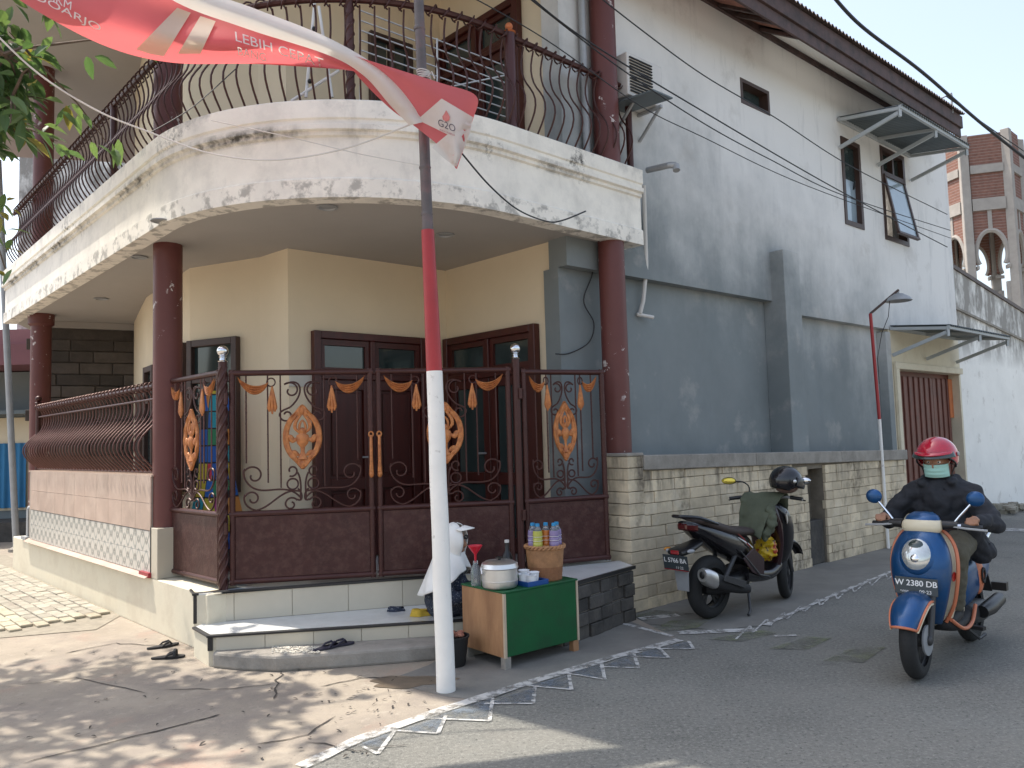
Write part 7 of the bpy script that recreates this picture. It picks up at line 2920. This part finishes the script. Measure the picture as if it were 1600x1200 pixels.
# engine and exhaust on the right side
m = loftx(MB(), [(-.12, .3, .09, .07, 3), (-.35, .29, .11, .09, 3), (-.63, .28, .08, .07, 3), (-.73, .28, .05, .045, 2.4)], 3)
put(m, 'engine_cover', MT['black'], sB, 60)
m = loftx(MB(), [(-.28, .24, .04, .04, 2.4, ), (-.42, .27, .055, .055, 2.4), (-.66, .34, .065, .07, 2.6), (-.85, .41, .068, .075, 2.6), (-.92, .435, .055, .06, 2.4)], 4, 20)
m.v = [v + Vector((0, -.17, 0)) for v in m.v]
ex = put(m, 'exhaust', MT['black_m'], sB, 180)
m = MB().rings([ringx(-.80, .39, .073, .079, 2.6, 20, -.17), ringx(-.89, .425, .072, .078, 2.6, 20, -.17), ringx(-.94, .445, .05, .055, 2.4, 20, -.17)])
put(m, 'exhaust_tip', MT['alu'], ex, 40)
put(MB().ball((-.945, -.17, .447), .03, (.3, .9, 1.1)), 'exhaust_mouth', MT['black'], ex)
put(MB().extr([(-.40, -.238, .33), (-.72, -.245, .43), (-.74, -.245, .38), (-.42, -.238, .27)], (0, -.01, 0)), 'heat_shield', MT['dark_grey'], ex, None, bevel=.003)
for a in (0, 1):
    put(MB().tube([(-.30 + a * .02, -.11 + a * .22, .62), (-.56, -.11 + a * .22, .33)], [.024, .02], 10), 'shock_absorber', MT['dark_grey'], sB)
put(MB().tube([(-.2, -.12, .2), (-.3, -.2, .05), (-.36, -.22, .02)], .013, 8), 'centre_stand', MT['dark_grey'], sB)
put(MB().tube([(-.1, .12, .22), (-.12, .22, .06), (-.12, .25, .01)], .013, 8), 'side_stand', MT['dark_grey'], sB)
# lower right cowl
put(MB().extr([(.02, -.155, .48), (-.16, -.165, .60), (-.34, -.172, .52), (-.2, -.165, .38), (.0, -.155, .30)], (0, -.012, 0)), 'side_cowl', MT['maroon_gloss'], sB, None, bevel=.004)
put(MB().tube([(-.38, -.178, .60), (-.22, -.178, .46), (-.08, -.172, .34), (.1, -.16, .30)], [.006, .01, .01, .006], 8), 'cowl_edge', MT['dark_grey'], sB)
# handlebar turned left
st = Matrix.Rotation(R(24), 4, 'Z')
hp = Vector((.36, 0, 0))


def hbp(x, y, z):
    return hp + (st @ Vector((x, y, 0))) + Vector((0, 0, z))


m = loftz(MB(), [(.98, .0, .05, .1, 2.6), (1.03, .0, .065, .125, 2.6), (1.07, -.02, .045, .09, 2.4)], 3)
m.v = [hp + (st @ Vector((v.x, v.y, 0))) + Vector((0, 0, v.z)) for v in m.v]
put(m, 'handlebar_cover', MT['gloss_black'], sB, 60)
for s_ in (-1, 1):
    put(MB().tube([hbp(-.01, s_ * .1, 1.03), hbp(-.03, s_ * .2, 1.035), hbp(-.09, s_ * .35, 1.02)], .013, 8), 'handlebar', MT['steel'], sB)
    put(MB().tube([hbp(-.045, s_ * .235, 1.033), hbp(-.09, s_ * .35, 1.02)], .019, 10), 'grip', MT['black'], sB)
    put(MB().tube([hbp(.03, s_ * .18, 1.03), hbp(.02, s_ * .26, 1.02), hbp(-.03, s_ * .37, 1.0)], .007, 6), 'brake_lever', MT['black'], sB)
    put(MB().tube([catm([hbp(.0, s_ * .17, 1.05)[:], hbp(.02, s_ * .17, 1.13)[:], hbp(.0, s_ * .22, 1.18)[:], hbp(-.02, s_ * .30, 1.19)[:]], i / 10) for i in range(11)], .007, 8), 'mirror_stem', MT['black'], sB)
    c = hbp(-.02, s_ * .36, 1.195)
    ax_ = (st @ Vector((1, 0, 0)), st @ Vector((0, 1, 0)), UP)
    mo = put(MB().ball(c, .075, (.28, 1, .5), 18, 12, ax_), 'mirror', MT['black'], sB)
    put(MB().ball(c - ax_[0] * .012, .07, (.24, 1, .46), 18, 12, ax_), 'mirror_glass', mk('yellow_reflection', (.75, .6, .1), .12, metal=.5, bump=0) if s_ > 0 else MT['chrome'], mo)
# helmet hung on the right mirror
Wm = sB.matrix_basis.copy()
hloc = Wm @ hbp(-.02, -.27, 1.215)
hloc = ony(1228, 752, hloc.y)
hdir = math.atan2(bdir.y, bdir.x) - R(35)
hel = thing('black_helmet', 'black open face helmet hung on the parked scooter mirror', 'helmet', hloc, hdir)
Fh, Sh, Uh = Vector((1, 0, -.25)).normalized(), Vector((0, 1, 0)), Vector((.25, 0, 1)).normalized()
hm = MB()
def shellB(u, v):
    a = (u - .5) * 2 * PI
    lo = -.62 + .8 * max(0, math.cos(a)) ** .8
    el2 = lo + (PI / 2 - lo) * v
    return Fh * math.cos(a) * math.cos(el2) * .155 + Sh * math.sin(a) * math.cos(el2) * .135 + Uh * math.sin(el2) * .145
hm.grid(shellB, 48, 16)
ho = put(hm, 'shell', MT['gloss_black'], hel, 180)
ho.modifiers.new('thick', 'SOLIDIFY').thickness = .02
vb = MB()
def visB(u, v):
    a = (u - .5) * 2.6
    el2 = .38 - .62 * v
    return (Fh * math.cos(a) * math.cos(el2) * .168 + Sh * math.sin(a) * math.cos(el2) * .142 + Uh * math.sin(el2) * .15) * (1 + .05 * v)
vb.grid(visB, 24, 6)
vo = put(vb, 'visor', MT['gloss_black'], hel, 180)
vo.modifiers.new('thick', 'SOLIDIFY').thickness = .003
for s_ in (-1, 1):
    put(MB().ball(Sh * s_ * .146 + Uh * .01 + Fh * .02, .017, (1, .5, 1)), 'visor_bolt', MT['alu'], hel)
put(MB().ball(Fh * .02 - Uh * .06, .1, (1, .95, .5)), 'lining', mk('helmet_lining', (.16, .1, .08), .9), hel)
# jacket draped over the handlebar and seat
jm = mk('jacket_olive', (.085, .095, .06), .85, var=.25, scale=9, bump=.4, bscale=40)
jk = thing('draped_jacket', 'olive green jacket draped over the parked scooter handlebar', 'jacket', Wm @ Vector((.2, 0, 1.0)))
def drape(u, v):
    # over the bar: front fall, ridge, rear fall; local to the scooter
    y = (u - .5) * (.34 + .06 * math.sin(v * 5))
    t = v
    if t < .3:
        x, z = .42 - .05 * (t / .3), .90 + .165 * (t / .3)
    elif t < .42:
        q = (t - .3) / .12
        x, z = .37 - .10 * q, 1.065 + .02 * math.sin(PI * q)
    else:
        q = (t - .42) / .58
        x, z = .27 - .30 * q ** .9, 1.065 - .36 * q ** 1.25
    nn = mnoise.noise(Vector((x * 9, y * 11, z * 6))) * .03 + mnoise.noise(Vector((x * 22, y * 24, z * 15))) * .012
    dd = st @ Vector((0, y, 0)) if t < .5 else Vector((0, y, 0)).lerp(st @ Vector((0, y, 0)), max(0, 1 - (t - .5) * 3))
    return Wm @ Vector((x + dd.x + nn, dd.y - .03 * t, z + nn * .8 - .05 * abs(u - .5) * t))
m = MB().grid(drape, 26, 40)
jo = m.build('cloth', jm, jk, smooth=180)
jo.modifiers.new('thick', 'SOLIDIFY').thickness = .012
s2 = MB()
limb(s2, [(Wm @ Vector((.2, -.14, .93)), .05), (Wm @ Vector((.12, -.2, .80)), .045), (Wm @ Vector((.06, -.16, .68)), .038)])
remesh('sleeve', s2, jm, jk, .01, 4, local=False, displace=wrinkle(16, .02))
# yellow plastic bag hung at the leg shield
ybm = mk('yellow_bag', (.62, .4, .015), .35, var=.15, scale=12, bump=.3, bscale=30)
layer(ybm, lambda N, L, p: rng(N, L, noi(N, L, p, 14, det=2), .56, .58, 0, .95), (.35, .03, .02))
layer(ybm, lambda N, L, p: rng(N, L, noi(N, L, p, 19, det=2), .62, .64, 0, .9), (.05, .02, .02))
yb = MB()
limb(yb, [((.2, -.06, .69), .03), ((.2, -.06, .60), .085), ((.2, -.06, .52), .095)])
limb(yb, [((.2, -.12, .58), .06), ((.2, -.12, .52), .065)])
yb.v = [Wm @ v for v in yb.v]
o = remesh('shopping_bag', yb, ybm, None, .01, 3, local=False, displace=wrinkle(18, .025))
tag(o, 'yellow and red plastic bag hanging inside the parked scooter leg shield', 'bag')

# small litter on the yard
lt = random.Random(17)
lm_ = MB()
for _ in range(45):
    q = G(lt.gauss(565, 60), lt.gauss(1098, 18))
    leaf(lm_, q + Vector((0, 0, .014)), Vector((lt.gauss(0, 1), lt.gauss(0, 1), .05)), Vector((0, 0, 1)), lt.uniform(.015, .045), lt.uniform(.003, .008))
for _ in range(60):
    q = G(lt.uniform(20, 640), lt.uniform(1000, 1190))
    leaf(lm_, q + Vector((0, 0, .014)), Vector((lt.gauss(0, 1), lt.gauss(0, 1), .05)), Vector((0, 0, 1)), lt.uniform(.02, .05), lt.uniform(.004, .01))
tag(lm_.build('leaf_litter', MT['crack'], smooth=None), kind='stuff')
gv = MB()
for _ in range(260):
    q = onz(lt.uniform(425, 500), lt.uniform(1011, 1021), ZC)
    gv.box(q + Vector((0, 0, .004)), (lt.uniform(.006, .016), lt.uniform(.006, .014), lt.uniform(.004, .01)))
tag(gv.build('spilled_gravel', mk('pale_gravel', (.6, .56, .48), .9), smooth=None), kind='stuff')
